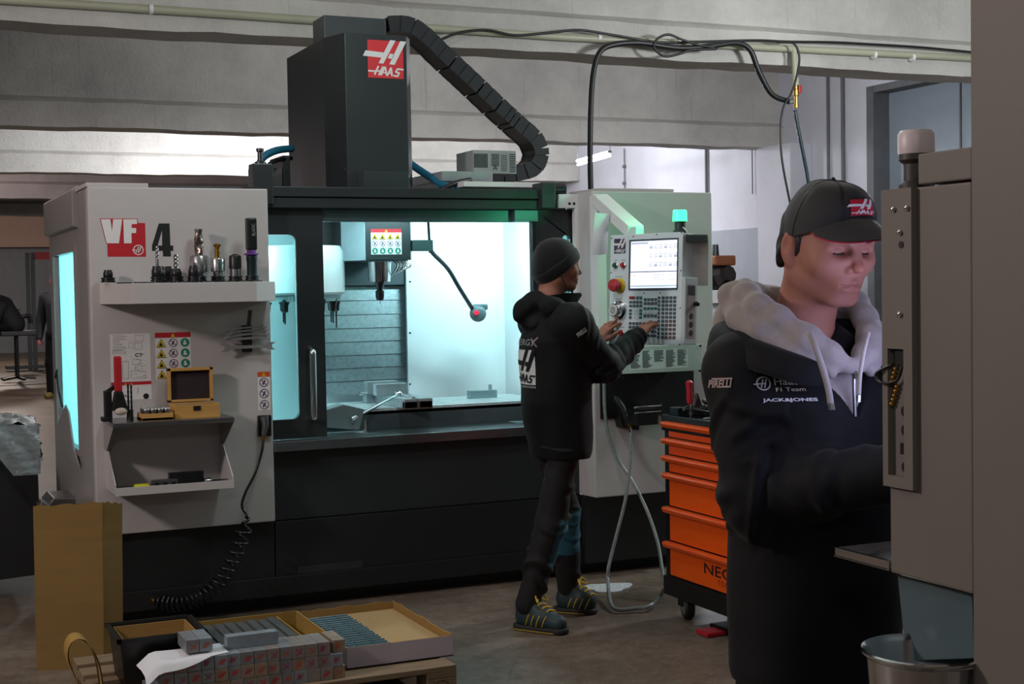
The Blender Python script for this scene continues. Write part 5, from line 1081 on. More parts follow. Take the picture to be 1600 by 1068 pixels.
# stacked steel blocks with red crayon marks
BW, BL = .047, .15
cols = [mat('block_steel_%d' % i, h, .42, .4, var=.2, scale=20) for i, h in enumerate(('97908c', 'a3917f', '93a0a8', '8a8f94'))]
bmesh_ = {}; rr = random.Random(11)
INK = [mat('red_crayon', 'c21f2a', .7, var=.1), mat('magenta_crayon', '9c1f55', .7, var=.1), mat('orange_crayon', 'b4502c', .7, var=.1)]
marks = []
for k in range(9):
    P = Print((0, -BL/2-.0003, 0), (1, 0, 0), (0, 0, 1), .0003); kind = k % 3
    if kind == 0:
        for j in range(3): P.line(-.012+.006*j, .012, -.002+.007*j, .034, .0028, 0, 1); 
        P.line(-.014, .018, .014, .028, .0026, 0, 2)
    elif kind == 1: P.line(-.012, .010, .010, .036, .0024, 0, 1); P.line(-.012, .034, .012, .012, .0024, 0, 2); P.line(-.004, .01, .014, .03, .0024, 0, 1)
    else:
        xs_ = [-.014, -.006, -.008, .002, .0, .012]; ys_ = [.014, .036, .012, .034, .016, .036]
        for j in range(5): P.line(xs_[j], ys_[j], xs_[j+1], ys_[j+1], .0026, 0, 1+j*.3)
    o = P.build('crayon_mark', INK[k//3]); COL.objects.unlink(o); marks.append(o)
def block(x, y, z, label, grp, mark=True, rz=0, length=BL):
    ci = rr.randrange(4); key = (ci, length)
    if key not in bmesh_:
        o = MB().box(-BW/2+.0004, -length/2, 0, BW/2-.0004, length/2, BW-.0005).build('steel_block', cols[ci], bevel=.0012); bmesh_[key] = o
    else: o = bmesh_[key].copy(); COL.objects.link(o)
    o.location = (x, y, z); o.rotation_euler = (0, 0, rz); tag(o, label, 'steel block', grp)
    if mark: c_ = rr.choice(marks).copy(); COL.objects.link(c_); c_.parent = o; c_.location = (rr.uniform(-.004, .004), 0, 0)
    return o
G_ = 'crayon-marked steel blocks stacked on the pallet'
YB0 = 5.015+BL/2
for row, (xa, xb) in enumerate(((.86, 1.575), (.88, 1.58), (.90, 1.51))):
    x = xa+(.0 if row % 2 == 0 else .02); nb_ = 0
    while x+BW <= xb+.012:
        block(x+BW/2, YB0+rr.uniform(-.004, .004), PZt+row*BW, ('%s steel block from left in the %s layer of the stack' % (ORD[nb_], ('bottom', 'middle', 'top')[row])), G_, rr.random() < .85); x += BW+.0006; nb_ += 1
block(1.555, YB0+.01, PZt+2*BW, 'single end block at the right end of the stack', G_, True)
o = block(1.245, 5.10, PZt+3*BW, 'pale bare steel bar lying lengthwise on the block stack', G_, False, math.pi/2, .19)
sh_ = MB(); n_ = 14; G = []
for i in range(n_+1):
    row = []
    for j in range(n_+1):
        u, v = i/n_, j/n_; y_ = 4.985+.2*v+.05*u*(1-v)-.02*math.sin(u*3); x_ = .845+.30*u
        row.append((x_, y_, PZt+3*BW+.0022+.010*(1+math.sin(u*9+v*4))*(.5-abs(v-.5))*.6-1.3*max(0, 5.008-y_)-.9*max(0, .895-x_)))
    G.append(row)
sh_.grid(G); G2 = [[(p[0], p[1], p[2]-.0008) for p in row][::-1] for row in G]; sh_.grid(G2)
tag(sh_.build('paper_sheets', M_paper, smooth=3.2), 'crumpled white drawing sheets lying on the block stack', 'paper')
for k, x in enumerate((1.02, 1.068)): block(x, 5.12, PZt+3*BW+.012, ('left' if k == 0 else 'right')+' of two steel blocks weighing down the papers', G_, True)
# folded cardboard sheet leaning by the machine
t = thing('cardboard_sheet', 'tall folded cardboard sheet leaning at machine corner', 'cardboard', (.75, 6.2, 0)); th = np.array([.0, .006, 0])
c_ = [np.array(p) for p in ((.605, 6.23, 0), (.868, 6.15, 0), (.955, 6.20, 0))]; tp = [PY(52, 791, 6.33), PY(160, 784, 6.25), PY(191, 786, 6.29)]
for i, m_ in enumerate((M_card, M_card)):
    m = MB(); n_ = 10; G = []; H = []
    for a in range(n_+1):
        u = a/n_; r1 = []; r2 = []
        for b_ in range(n_+1):
            v = b_/n_; p = (c_[i]*(1-u)+c_[i+1]*u)*(1-v)+(tp[i]*(1-u)+tp[i+1]*u)*v+np.array([0, .004*math.sin(v*9+u), (.004*math.sin(u*17+i*3) if b_ == n_ else 0)]); r1.append(p); r2.append(p+th)
        G.append(r1); H.append(r2[::-1])
    m.grid(G); m.grid(H); m.build('cardboard_leaf', m_, t, smooth=3.2)
# curved strip of card sticking up beside the crate
P_ = catmull([(.66, 5.3, .15), (.615, 5.28, .28), (.63, 5.27, .345), (.675, 5.26, .34), (.715, 5.25, .26), (.73, 5.25, .146)], 6); m = MB(); G = [[np.array(p)+np.array([0, -.05, 0]), np.array(p)+np.array([0, .06, 0])] for p in P_]; m.grid(G); m.grid([[q[1]+np.array([.004, 0, .002]), q[0]+np.array([.004, 0, .002])] for q in G])
tag(m.build('card_strip', M_ycard, smooth=3.2), 'bent yellow cardboard strip arching at left end of pallet', 'cardboard')
# chip conveyor slanting up at the left
t = thing('chip_conveyor', 'dark slanted chip conveyor trough at the left edge', 'conveyor', (.5, 7.9, 0))
c_ = [PY(x, y, 7.75) for x, y in ((-70, 640), (-4, 722), (58, 797), (66, 812), (66, 925), (-70, 930))]; c_[-1][2] = .1; c_[-2][2] = .12
MB().prism([(p[0], p[2]) for p in c_], 'y', 7.75, 8.25).build('trough', M_dark2, t, bevel=.006)
MB().bar(PY(-70, 641, 7.74)+np.array([0, 0, .004]), PY(60, 799, 7.74)+np.array([0, 0, .004]), .03, .012, (0, 1, 0)).build('trough_edge', M_dsteel, t); boxo('conveyor_foot', M_black, t, .42, 7.8, 0, .5, 8.2, .14)

# ================================================================ machine at the right edge
M_taupe = mat('taupe_powder_coat', '716a63', .55, var=.05, scale=3, bump=.06, bscale=700)
XM = 1.583; MY1 = PX(1388, 500, XM)[1]; MY0 = PX(1518, 500, XM)[1]; MYs = PX(1435, 500, XM)[1]
def mz(px, y): return PX(px, y, XM)[2]
enc = thing('machine_enclosure', 'tall taupe machine enclosure panel at the right edge', 'machine', (2.0, 1.2, 0))
boxo('enclosure_panel', M_taupe, enc, XM-.004, .6, 0, XM+1.0, MY0-.004, 2.5, .004)
boxo('enclosure_foot', M_black, enc, XM+.02, .7, 0, XM+.9, MY0-.05, .06, 0)
c2 = thing('control_cabinet', 'taupe control cabinet seen from its side beside the man', 'control panel', (XM+.2, (MY0+MY1)/2, mz(1450, 905)))
zb, zt_, zu = mz(1389, 893), mz(1436, 292), mz(1437, 240)
boxo('cabinet_body', M_taupe, c2, XM, MY0, zb, XM+.42, MY1-.001, zt_, .004)
boxo('upper_box', M_taupe, c2, XM+.001, MY0, zt_+.004, XM+.36, MYs, zu, .003)
zs0_, zs1_ = mz(1389, 757), mz(1390, 297)
# connector strip with an opening
st = MB(); oy0, oy1 = PX(1396, 640, XM)[1], PX(1421, 640, XM)[1]; oz0, oz1 = mz(1400, 741), mz(1400, 544)
for a in ((MYs+.002, zs0_, oy1, zs1_), (oy0, zs0_, MY1+.002, zs1_), (oy1, zs0_, oy0, oz0), (oy1, oz1, oy0, zs1_)): st.box(XM-.012, a[0], a[1], XM-.0005, a[2], a[3])
sp = st.build('connector_strip', M_taupe, c2)
P = Print((XM-.0004, oy0, oz0), (0, -1, 0), (0, 0, 1)); w_, h_ = oy0-oy1, oz1-oz0; P.rect(0, 0, w_, h_, 0, 1)
for b_, r_ in ((.07, .042), (.36, .045), (.51, .045)): P.disc(w_*.75, h_*b_, h_*r_, 1, 2)
P.rect(w_*.45, h_*.17, w_*.95, h_*.26, 1, 2); P.rect(w_*.1, h_*.86, w_, h_, 1, 2); P.build('port_plate', [mat('port_plate_grey', '6f6a66', .45), M_black], sp)
for i in range(9): q = (XM-.006, oy0-w_*(.1+.08*(i % 5)), oz0+h_*(.56+.035*i)); MB().ball(q, .0045, 8, 6).build('terminal', M_brass, sp, smooth=SM)
MB().tube(catmull([(XM-.01, oy0-w_*.3, oz0+h_*.88), (XM-.02, oy0+.02, oz0+h_*.8), (XM-.02, oy0+.01, oz0+h_*.73), (XM-.01, oy0-w_*.5, oz0+h_*.75), (XM-.008, oy0-w_*.8, oz0+h_*.86)], 5), .0025, 6).build('lead_wire', M_cable, sp, smooth=3.2)
for px, y in ((1397, 327), (1418, 325), (1407, 363), (1407, 491)): p = PX(px, y, XM-.012); MB().lathe([(.005, 0), (.005, .004), (.002, .006)], p, (-1, 0, 0), 10).build('screw', M_chrome, sp, smooth=SM)
p = PX(1408, 382, XM-.0125); MB().lathe([(.006, 0), (.006, .001)], p, (-1, 0, 0), 12).build('hole', M_black, sp)
# screen on the far face, towards the operator
sx0, sx1, sz0, sz1 = XM+.06, XM+.36, mz(1389, 640), mz(1389, 420)
boxo('screen', mat('screen_violet', 'aab0ff', .3, emit=1.5, emit_col='b0b4ff', var=0), c2, sx0, MY1-.001, sz0, sx1, MY1+.004, sz1, .001)
d = bpy.data.lights.new('screen_light', 'AREA'); d.shape = 'RECTANGLE'; d.size, d.size_y = .3, .22; d.energy = 2.2; d.color = (.6, .62, 1); l = bpy.data.objects.new('screen_light', d); COL.objects.link(l); l.location = ((sx0+sx1)/2, MY1+.012, (sz0+sz1)/2); l.rotation_euler = Vector((-.05, 1, .35)).to_track_quat('-Z', 'Y').to_euler()
boxo('key_panel', M_pan, c2, sx0, MY1-.001, zb+.08, sx1, MY1+.004, sz0-.03, .001)
# white beacon
bp_ = PX(1437, 292, XM+.05); MB().lathe([(.03, 0), (.03, .01), (.022, .016), (.022, .045), (.03, .052), (.03, .062)], (XM+.06, PX(1432, 270, XM+.06)[1], zt_), (0, 0, 1), 20).build('beacon_base', mat('beacon_taupe', '3a3835', .5), c2, smooth=SM)
MB().lathe([(.03, .062), (.031, .066), (.031, .096), (.027, .102), (0, .103)], (XM+.06, PX(1432, 270, XM+.06)[1], zt_), (0, 0, 1), 20).build('beacon_lens', mat('white_lens', 'd9cdd0', .4, var=.02), c2, smooth=SM)
# narrow tray under the screen
zt0 = mz(1390, 886); ty_ = PX(1312, 858, XM+.01)[1]
boxo('tray', M_steel, c2, XM-.004, MY1, zt0-.006, XM+.36, ty_, zt0, .002)
for a in ((XM-.004, MY1, XM+.002, ty_), (XM-.004, ty_-.006, XM+.36, ty_)): boxo('tray_edge', M_chrome, c2, a[0], a[1], zt0-.004, a[2], a[3], zt0+.012, .001)
boxo('tray_pin', M_chrome, c2, XM+.03, MY1+.012, zt0, XM+.036, MY1+.018, zt0+.03, .001)
# deflector plate below the cabinet
XD = XM+.03
pts = [PX(x, y, XD) for x, y in ((1402, 897), (1519, 927), (1522, 1028), (1416, 1032))]
MB().prism([(p[1], p[2]) for p in pts], 'x', XD, XD+.004).build('deflector_plate', mat('deflector_teal_grey', '55686e', .45, .2), c2, bevel=.0015)
# steel bucket on a stand
bc = PD(1446, 1016, 2.34); bc = np.array([bc[0], bc[1], bc[2]])
t = thing('steel_bucket', 'shiny steel bucket under the control cabinet', 'bucket', bc-np.array([0, 0, .23])); R_ = .1
MB().lathe([(0, -.23), (.078, -.23), (R_*.96, -.01), (R_*1.06, -.002), (R_*1.07, .002), (R_*1.03, .004), (R_*.94, -.008), (.074, -.224), (0, -.224)], bc, n=40).build('pail', M_chrome, t, smooth=SM)
tag(MB().box(bc[0]-.06, bc[1]-.05, 0, bc[0]+.1, bc[1]+.1, bc[2]-.23).build('machine_stand', M_dark2, bevel=.006), 'dark stand carrying the steel bucket', 'stand')

# ================================================================ people: implicit surfaces meshed with surface nets
def rc(a, b, r1, r2, k=.02, sq=None):
    a, b = np.asarray(a, float), np.asarray(b, float); ba = b-a; L2 = max(ba @ ba, 1e-12)
    def f(P):
        q = P-a; t = np.clip(q @ ba/L2, 0, 1); return np.linalg.norm(q-t[:, None]*ba, axis=1)-(r1+(r2-r1)*t)
    return (f, k, 1)
def el(c, r, k=.02, R=None, op=1):
    c, r = np.asarray(c, float), np.asarray(r, float)
    def f(P):
        q = P-c
        if R is not None: q = q @ R
        k0 = np.linalg.norm(q/r, axis=1); k1 = np.linalg.norm(q/(r*r), axis=1)+1e-9; return k0*(k0-1)/k1
    return (f, k, op)
def bxs(c, h, rd, k=.01, R=None, op=1):
    c, h = np.asarray(c, float), np.asarray(h, float)
    def f(P):
        q = P-c
        if R is not None: q = q @ R
        q = np.abs(q)-(h-rd); return np.linalg.norm(np.maximum(q, 0), axis=1)+np.minimum(q.max(1), 0)-rd
    return (f, k, op)
def ell_stack(rows, k=.05):
    # a torso: rows of (z, cx, cy, rx, ry); distance to the interpolated ellipse, capped at the ends
    rows = np.array(rows, float)
    def f(P):
        z = np.clip(P[:, 2], rows[0, 0], rows[-1, 0]); v = [np.interp(z, rows[:, 0], rows[:, i]) for i in range(1, 5)]
        u, w = (P[:, 0]-v[0]), (P[:, 1]-v[1]); k0 = np.sqrt((u/v[2])**2+(w/v[3])**2); k1 = np.sqrt((u/v[2]**2)**2+(w/v[3]**2)**2)+1e-9
        d = np.where(k0 < 1e-4, -np.minimum(v[2], v[3]), k0*(k0-1)/k1); dz = np.abs(P[:, 2]-(rows[0, 0]+rows[-1, 0])/2)-(rows[-1, 0]-rows[0, 0])/2
        return np.where(dz > 0, np.sqrt(np.maximum(d, 0)**2+dz**2), np.maximum(d, dz))
    return (f, k, 1)
def neg(p): return (p[0], p[1], -1)
def feval(prims, P, sub=None):
    d = np.full(len(P), 9.)
    for f, k, op in prims:
        e = f(P)
        if op > 0: h = np.clip(.5+.5*(e-d)/k, 0, 1); d = e*(1-h)+d*h-k*h*(1-h)
        else: e = -e; h = np.clip(.5-.5*(d-e)/-k if False else .5+.5*(e-d)/k, 0, 1); d = d*(1-h)+e*h+k*h*(1-h)
    return d
def axis_pts(lo, hi, h, fine=()):
    out = [lo]
    while out[-1] < hi:
        x = out[-1]; s = h
        for a, b, hf in fine:
            g = max(a-x, x-b, 0); s = min(s, hf+g*.35)
        out.append(x+s)
    return np.array(out)
def net(prims, lo, hi, h, fine=((), (), ())):
    ax = [axis_pts(lo[i], hi[i], h, fine[i]) for i in range(3)]; B = 6
    ax = [np.concatenate([a, a[-1]+(a[-1]-a[-2])*np.arange(1, (-len(a)) % B+1)]) for a in ax]; n = [len(a) for a in ax]
    cen = [a.reshape(-1, B) for a in ax]; cc = [c.mean(1) for c in cen]; hw = [(c[:, -1]-c[:, 0])/2+np.gradient(a).reshape(-1, B).max(1) for c, a in zip(cen, ax)]
    nb = [len(c) for c in cc]; I = np.stack(np.meshgrid(*[np.arange(m) for m in nb], indexing='ij'), -1).reshape(-1, 3)
    C_ = np.stack([cc[i][I[:, i]] for i in range(3)], 1); rad = np.sqrt(sum(hw[i][I[:, i]]**2 for i in range(3)))
    dc = feval(prims, C_); act = np.abs(dc) < rad*1.25+.012
    D = np.where(dc > 0, 1., -1.).reshape(nb); D = np.repeat(np.repeat(np.repeat(D, B, 0), B, 1), B, 2).astype(np.float32)
    Ia = I[act]; Ra = rad[act]; o = np.stack(np.meshgrid(*[np.arange(B)]*3, indexing='ij'), -1).reshape(-1, 3)
    G = (Ia[:, None, :]*B+o[None]); Pt = np.stack([ax[i][G[..., i]] for i in range(3)], -1); val = np.full(G.shape[:2], 9.)
    Cb = C_[act]
    dmin = feval(prims, Cb)
    for f, k, op in prims:
        e0 = f(Cb); m = (e0 < np.abs(dmin)+2*Ra+k*1.5+.01) if op > 0 else (e0 < 2*Ra+k*1.5+.01)
        if not m.any(): continue
        e = f(Pt[m].reshape(-1, 3)).reshape(-1, B**3); d = val[m]
        if op > 0: hh = np.clip(.5+.5*(e-d)/k, 0, 1); val[m] = e*(1-hh)+d*hh-k*hh*(1-hh)
        else: e = -e; hh = np.clip(.5+.5*(e-d)/k, 0, 1); val[m] = d*(1-hh)+e*hh+k*hh*(1-hh)
    D[G[..., 0], G[..., 1], G[..., 2]] = val
    S = D < 0; c = np.zeros([m-1 for m in n], np.int8)
    for dx in (0, 1):
        for dy in (0, 1):
            for dz in (0, 1): c += S[dx:n[0]-1+dx, dy:n[1]-1+dy, dz:n[2]-1+dz]
    cell = np.argwhere((c > 0) & (c < 8)); idx = -np.ones([m-1 for m in n], np.int32); idx[tuple(cell.T)] = np.arange(len(cell))
    acc = np.zeros((len(cell), 3)); cnt = np.zeros(len(cell)); cor = [np.array(q) for q in ((0, 0, 0), (1, 0, 0), (0, 1, 0), (1, 1, 0), (0, 0, 1), (1, 0, 1), (0, 1, 1), (1, 1, 1))]
    W = lambda g: np.stack([ax[i][g[:, i]] for i in range(3)], 1)
    for a, b in ((0, 1), (2, 3), (4, 5), (6, 7), (0, 2), (1, 3), (4, 6), (5, 7), (0, 4), (1, 5), (2, 6), (3, 7)):
        ga, gb = cell+cor[a], cell+cor[b]; da, db = D[tuple(ga.T)].astype(float), D[tuple(gb.T)].astype(float); m = (da < 0) != (db < 0)
        t = np.where(m, da/(da-db+1e-12), 0)[:, None]; acc[m] += (W(ga)*(1-t)+W(gb)*t)[m]; cnt[m] += 1
    V = acc/cnt[:, None]; F = []
    for axd in range(3):
        u, w = (axd+1) % 3, (axd+2) % 3; e = np.zeros(3, int); e[axd] = 1
        sl0 = [slice(None)]*3; sl1 = [slice(None)]*3; sl0[axd] = slice(0, n[axd]-1); sl1[axd] = slice(1, None)
        ch = S[tuple(sl0)] != S[tuple(sl1)]; E_ = np.argwhere(ch); ok = (E_[:, u] > 0) & (E_[:, w] > 0) & (E_[:, u] < n[u]-1) & (E_[:, w] < n[w]-1); E_ = E_[ok]
        if not len(E_): continue
        eu = np.zeros(3, int); eu[u] = 1; ew = np.zeros(3, int); ew[w] = 1
        q = np.stack([idx[tuple((E_-eu-ew).T)], idx[tuple((E_-ew).T)], idx[tuple(E_.T)], idx[tuple((E_-eu).T)]], 1)
        ins = S[tuple(E_.T)]; q[~ins] = q[~ins][:, ::-1]; F.append(q)
    return V, np.concatenate(F)
def vnormals(V, F):
    n = np.zeros_like(V); a = np.cross(V[F[:, 2]]-V[F[:, 0]], V[F[:, 3]]-V[F[:, 1]])
    for i in range(4): np.add.at(n, F[:, i], a)
    return n/(np.linalg.norm(n, axis=1, keepdims=True)+1e-12)
def relax(V, F, it=1, lam=.5):
    for _ in range(it):
        s = np.zeros_like(V); c = np.zeros(len(V))
        for i in range(4):
            for j in (1, 3): np.add.at(s, F[:, i], V[F[:, (i+j) % 4]]); np.add.at(c, F[:, i], 1)
        V = V+(s/np.maximum(c, 1)[:, None]-V)*lam
    return V
def skin_obj(name, V, F, m, parent, tint=None):
    me = bpy.data.meshes.new(name); org = ORG[parent.name]; V = V-org
    me.vertices.add(len(V)); me.vertices.foreach_set('co', V.ravel().astype(np.float32)); me.loops.add(F.size); me.loops.foreach_set('vertex_index', F.ravel().astype(np.int32))
    me.polygons.add(len(F)); me.polygons.foreach_set('loop_start', np.arange(0, F.size, 4, dtype=np.int32)); me.update(calc_edges=True); me.validate()
    me.polygons.foreach_set('use_smooth', [True]*len(me.polygons)); me.materials.append(m)
    if tint is not None:
        at = me.color_attributes.new('tint', 'FLOAT_COLOR', 'POINT'); at.data.foreach_set('color', np.concatenate([tint, np.ones((len(tint), 1))], 1).ravel().astype(np.float32))
    o = bpy.data.objects.new(name, me); COL.objects.link(o); o.parent = parent; ORG[o.name] = org; return o
def wav(P, f, seed):
    r = np.random.default_rng(seed); s = 0
    for k in range(4): d = r.normal(size=3); d = d/np.linalg.norm(d)*f*(.7+.6*r.random()); s = s+np.sin(P @ d+r.random()*6.28)
    return s/2.2
class Pose:
    # local axes: x = subject's right, y = forward, z = up
    def __init__(s, base, az): a = math.radians(az); s.b = np.asarray(base, float); s.R = np.array([[math.cos(a), math.sin(a), 0], [-math.sin(a), math.cos(a), 0], [0, 0, 1.]])
    def w(s, p): return s.b+s.R @ np.asarray(p, float)
    def l(s, p): return s.R.T @ (np.asarray(p, float)-s.b)
    def W(s, V): return V @ s.R.T+s.b
def head_frame(pos, yaw, pitch, sc, roll=0):
    y, p = math.radians(yaw), math.radians(pitch)
    Rz = np.array([[math.cos(y), math.sin(y), 0], [-math.sin(y), math.cos(y), 0], [0, 0, 1.]]); Rx = np.array([[1, 0, 0], [0, math.cos(p), math.sin(p)], [0, -math.sin(p), math.cos(p)]])
    return np.asarray(pos, float), Rz @ Rx, sc
def H(hf, p): return hf[0]+hf[1] @ (np.asarray(p, float)*hf[2])
def head_prims(hf, detail=True, ears=True):
    s = hf[2]; R = hf[1]; h = lambda p: H(hf, p); S = lambda c, r, k, op=1: el(h(c), np.asarray(r)*s, k*s, R, op); rk = lambda a, b, r1, r2, k: rc(h(a), h(b), r1*s, r2*s, k*s)
    L = [S((0, .008, .022), (.075, .096, .092), .01), S((0, .034, -.045), (.056, .060, .062), .04), S((0, .055, -.012), (.061, .042, .05), .03)]
    L += [S((0, .078, -.094), (.024, .018, .017), .03)]
    for q in (-1, 1): L += [rk((q*.0545, -.002, -.060), (q*.021, .072, -.0955), .0155, .0135, .022), S((q*.046, .066, -.026), (.02, .018, .016), .03)]
    L += [rk((-.038, .083, .018), (.038, .083, .018), .012, .012, .018)]
    if detail:
        for q in (-1, 1): L += [S((q*.032, .1, .001), (.02, .017, .0115), .014, -1)]
        for q in (-1, 1): L += [S((q*.0315, .0765, .0005), (.0148, .0140, .0122), .004)]
        for q in (-1, 1): L += [neg(rc(h((q*.021, .0915, -.0058)), h((q*.032, .0935, -.0075)), .0012*s, .0014*s, .002)), neg(rc(h((q*.032, .0935, -.0075)), h((q*.043, .087, -.0058)), .0014*s, .001*s, .002))]
    L += [rk((0, .092, .012), (0, .1145, -.026), .0075, .0100, .010), S((0, .1155, -.0305), (.0115, .0105, .0085), .007)]
    for q in (-1, 1): L += [S((q*.0135, .102, -.0345), (.0078, .010, .0068), .005)]
    if detail:
        for q in (-1, 1): L += [neg((lambda e: e)(el(h((q*.0065, .108, -.0405)), np.array((.0038, .006, .003))*s, .003*s, R)))]
        L += [S((0, .088, -.062), (.030, .018, .02), .02)]
        L += [rk((-.019, .098, -.0620), (0, .106, -.0600), .0040, .0054, .005), rk((0, .106, -.0600), (.019, .098, -.0620), .0054, .0040, .005), rk((-.015, .0985, -.0728), (.015, .0985, -.0728), .0062, .0062, .006)]
        L += [neg(rc(h((-.025, .099, -.0675)), h((0, .112, -.0664)), .0019*s, .0030*s, .003)), neg(rc(h((0, .112, -.0664)), h((.025, .099, -.0675)), .0030*s, .0019*s, .003))]
    for q in ((-1, 1) if ears else ()):
        L += [S((q*.077, -.012, -.006), (.0085, .019, .031), .008), S((q*.0745, -.004, -.034), (.007, .010, .012), .008)]
        if detail: L += [neg(el(h((q*.087, -.009, -.004)), np.array((.007, .0105, .019))*s, .004*s, R))]
    return L
def hand_prims(w, d, n, side, curl, spread=.1, sc=1., thumb=.6):
    # w wrist, d towards the fingers, n back of the hand (away from the palm), side: +1 thumb towards cross(d, n)
    d = nrm(d); n = nrm(np.asarray(n, float)-d*np.dot(n, d)); t = np.cross(d, n)*side; L = []; w = np.asarray(w, float); S = sc
    root = []
    for i, (o, ln) in enumerate(((.030, .088), (.010, .094), (-.010, .090), (-.029, .080))):
        k = w+d*ln*S+t*o*S; root.append(k); L.append(rc(w+t*o*.75*S+d*.012*S, k, .0155*S, .0115*S, .012))
    for i, ln in enumerate((.072, .08, .074, .058)):
        p = root[i]; c = curl[i]; ang = 0; dd = nrm(d+t*(1.5-i)*spread)
        for s_, f in enumerate((.45, .30, .25)):
            ang += c*(.75 if s_ == 0 else 1.); v = dd*math.cos(ang)-n*math.sin(ang); q = p+v*ln*f*S; r0 = (.0092, .0084, .0076)[s_]*S; L.append(rc(p, q, r0, r0*.9, .003)); p = q
    p = w+d*.022*S+t*.026*S
    for ln, a, r in ((.045, thumb, .0125), (.034, thumb*.75, .0105), (.027, thumb*.6, .0092)):
        v = nrm(d*math.cos(a)+t*math.sin(a)-n*.35); q = p+v*ln*S; L.append(rc(p, q, r*S, r*.9*S, .006)); p = q
    return L
M_skin = mat('skin', 'a06d5b', .6, spec=.32, var=.06, scale=30, vcol=True, bump=.05, bscale=500)
M_cloth = mat('jacket_black', '0a0c0e', .75, spec=.22, var=.15, scale=20, bump=.12, bscale=500, sheen=.04)
M_trous = mat('trousers_black', '0a0b0d', .8, spec=.22, var=.15, scale=20, bump=.15, bscale=400, sheen=.03)
M_knit = mat('knit_black', '0f1112', .9, spec=.25, var=.2, scale=60, bump=.5, bscale=260, sheen=.2)
M_hood = mat('hoodie_grey', '958d88', .9, var=.12, scale=60, bump=.25, bscale=420, sheen=.25)
M_hair = mat('dark_brown_hair', '1d1512', .6, var=.3, scale=60, bump=.6, bscale=160, stretch=(1, 1, .25))
def folds(V, F, arms, amp=.006, gen=.004, seed=3):
    n = vnormals(V, F); d = wav(V, 26, seed)*gen+wav(V*np.array([1, 1, .45]), 48, seed+1)*gen*.6
    rg = np.random.default_rng(seed)
    for (a, e, w) in arms:
        a, e, w = (np.asarray(x, float) for x in (a, e, w))
        for p, q, cnt in ((a, e, 9), (e, w, 8)):
            u = q-p; L = np.linalg.norm(u); u = u/L; r = V-p; t = r @ u; rv = r-t[:, None]*u; rad = np.linalg.norm(rv, axis=1)+1e-9; m = (t > -.06) & (t < L+.06) & (rad < .105)
            for k in range(cnt):   # single creases, each slanted and running only part of the way round
                t0 = (1-rg.random()**1.7)*L if p is a else rg.random()**1.7*L*.9; nn = nrm(u+frame(u)[0]*rg.normal(0, .55)+frame(u)[1]*rg.normal(0, .55)); sd = rg.normal(size=3); sd = nrm(sd-u*(sd @ u))
                x = (V-(p+u*t0)) @ nn+wav(V, 17, seed+k)*.007; msk = np.clip((rv/rad[:, None]) @ sd*1.3+.25, 0, 1); s_ = rg.uniform(.008, .015)
                d = d+np.where(m, (np.exp(-(x/s_)**2)-.75*np.exp(-((x-s_*1.9)/(s_*1.1))**2))*msk*amp*rg.uniform(.6, 1.2), 0)
    return V+n*d[:, None]
def project(pr, target, direction, off=.0012):
    # lay flat print onto the cloth of an object along a direction (both in world space)
    me = target.data; o = ORG[target.name]; V = [Vector(np.array(v.co)+o) for v in me.vertices]; bv = BVHTree.FromPolygons(V, [tuple(p.vertices) for p in me.polygons]); d = Vector(nrm(direction)); out = []
    for p in pr.v:
        h = bv.ray_cast(Vector(p)-d*.5, d, 1.2); out.append(tuple(np.array(h[0])-np.array(d)*off) if h[0] is not None else p)
    pr.v = out; return pr
def subdiv_print(pr, n=1):
    # split long print polygons so they can follow the cloth
    for _ in range(n):
        nv, nf, nm = list(pr.v), [], []
        for f, m in zip(pr.f, pr.m):
            P = [np.array(pr.v[i]) for i in f]
            if len(f) == 4:
                ids = [len(nv)+k for k in range(5)]; nv += [tuple((P[i]+P[(i+1) % 4])/2) for i in range(4)]+[tuple(sum(P)/4)]
                for i in range(4): nf.append((f[i], ids[i], ids[4], ids[(i+3) % 4])); nm.append(m)
            else: nf.append(f); nm.append(m)
        pr.v, pr.f, pr.m = nv, nf, nm
    return pr

def limb(a, b, c, ra, rb, rcc, k=.04): return [rc(a, b, ra, rb, k), rc(b, c, rb, rcc, k)]
def bounds(pts, pad): P = np.array(pts); return P.min(0)-pad, P.max(0)+pad
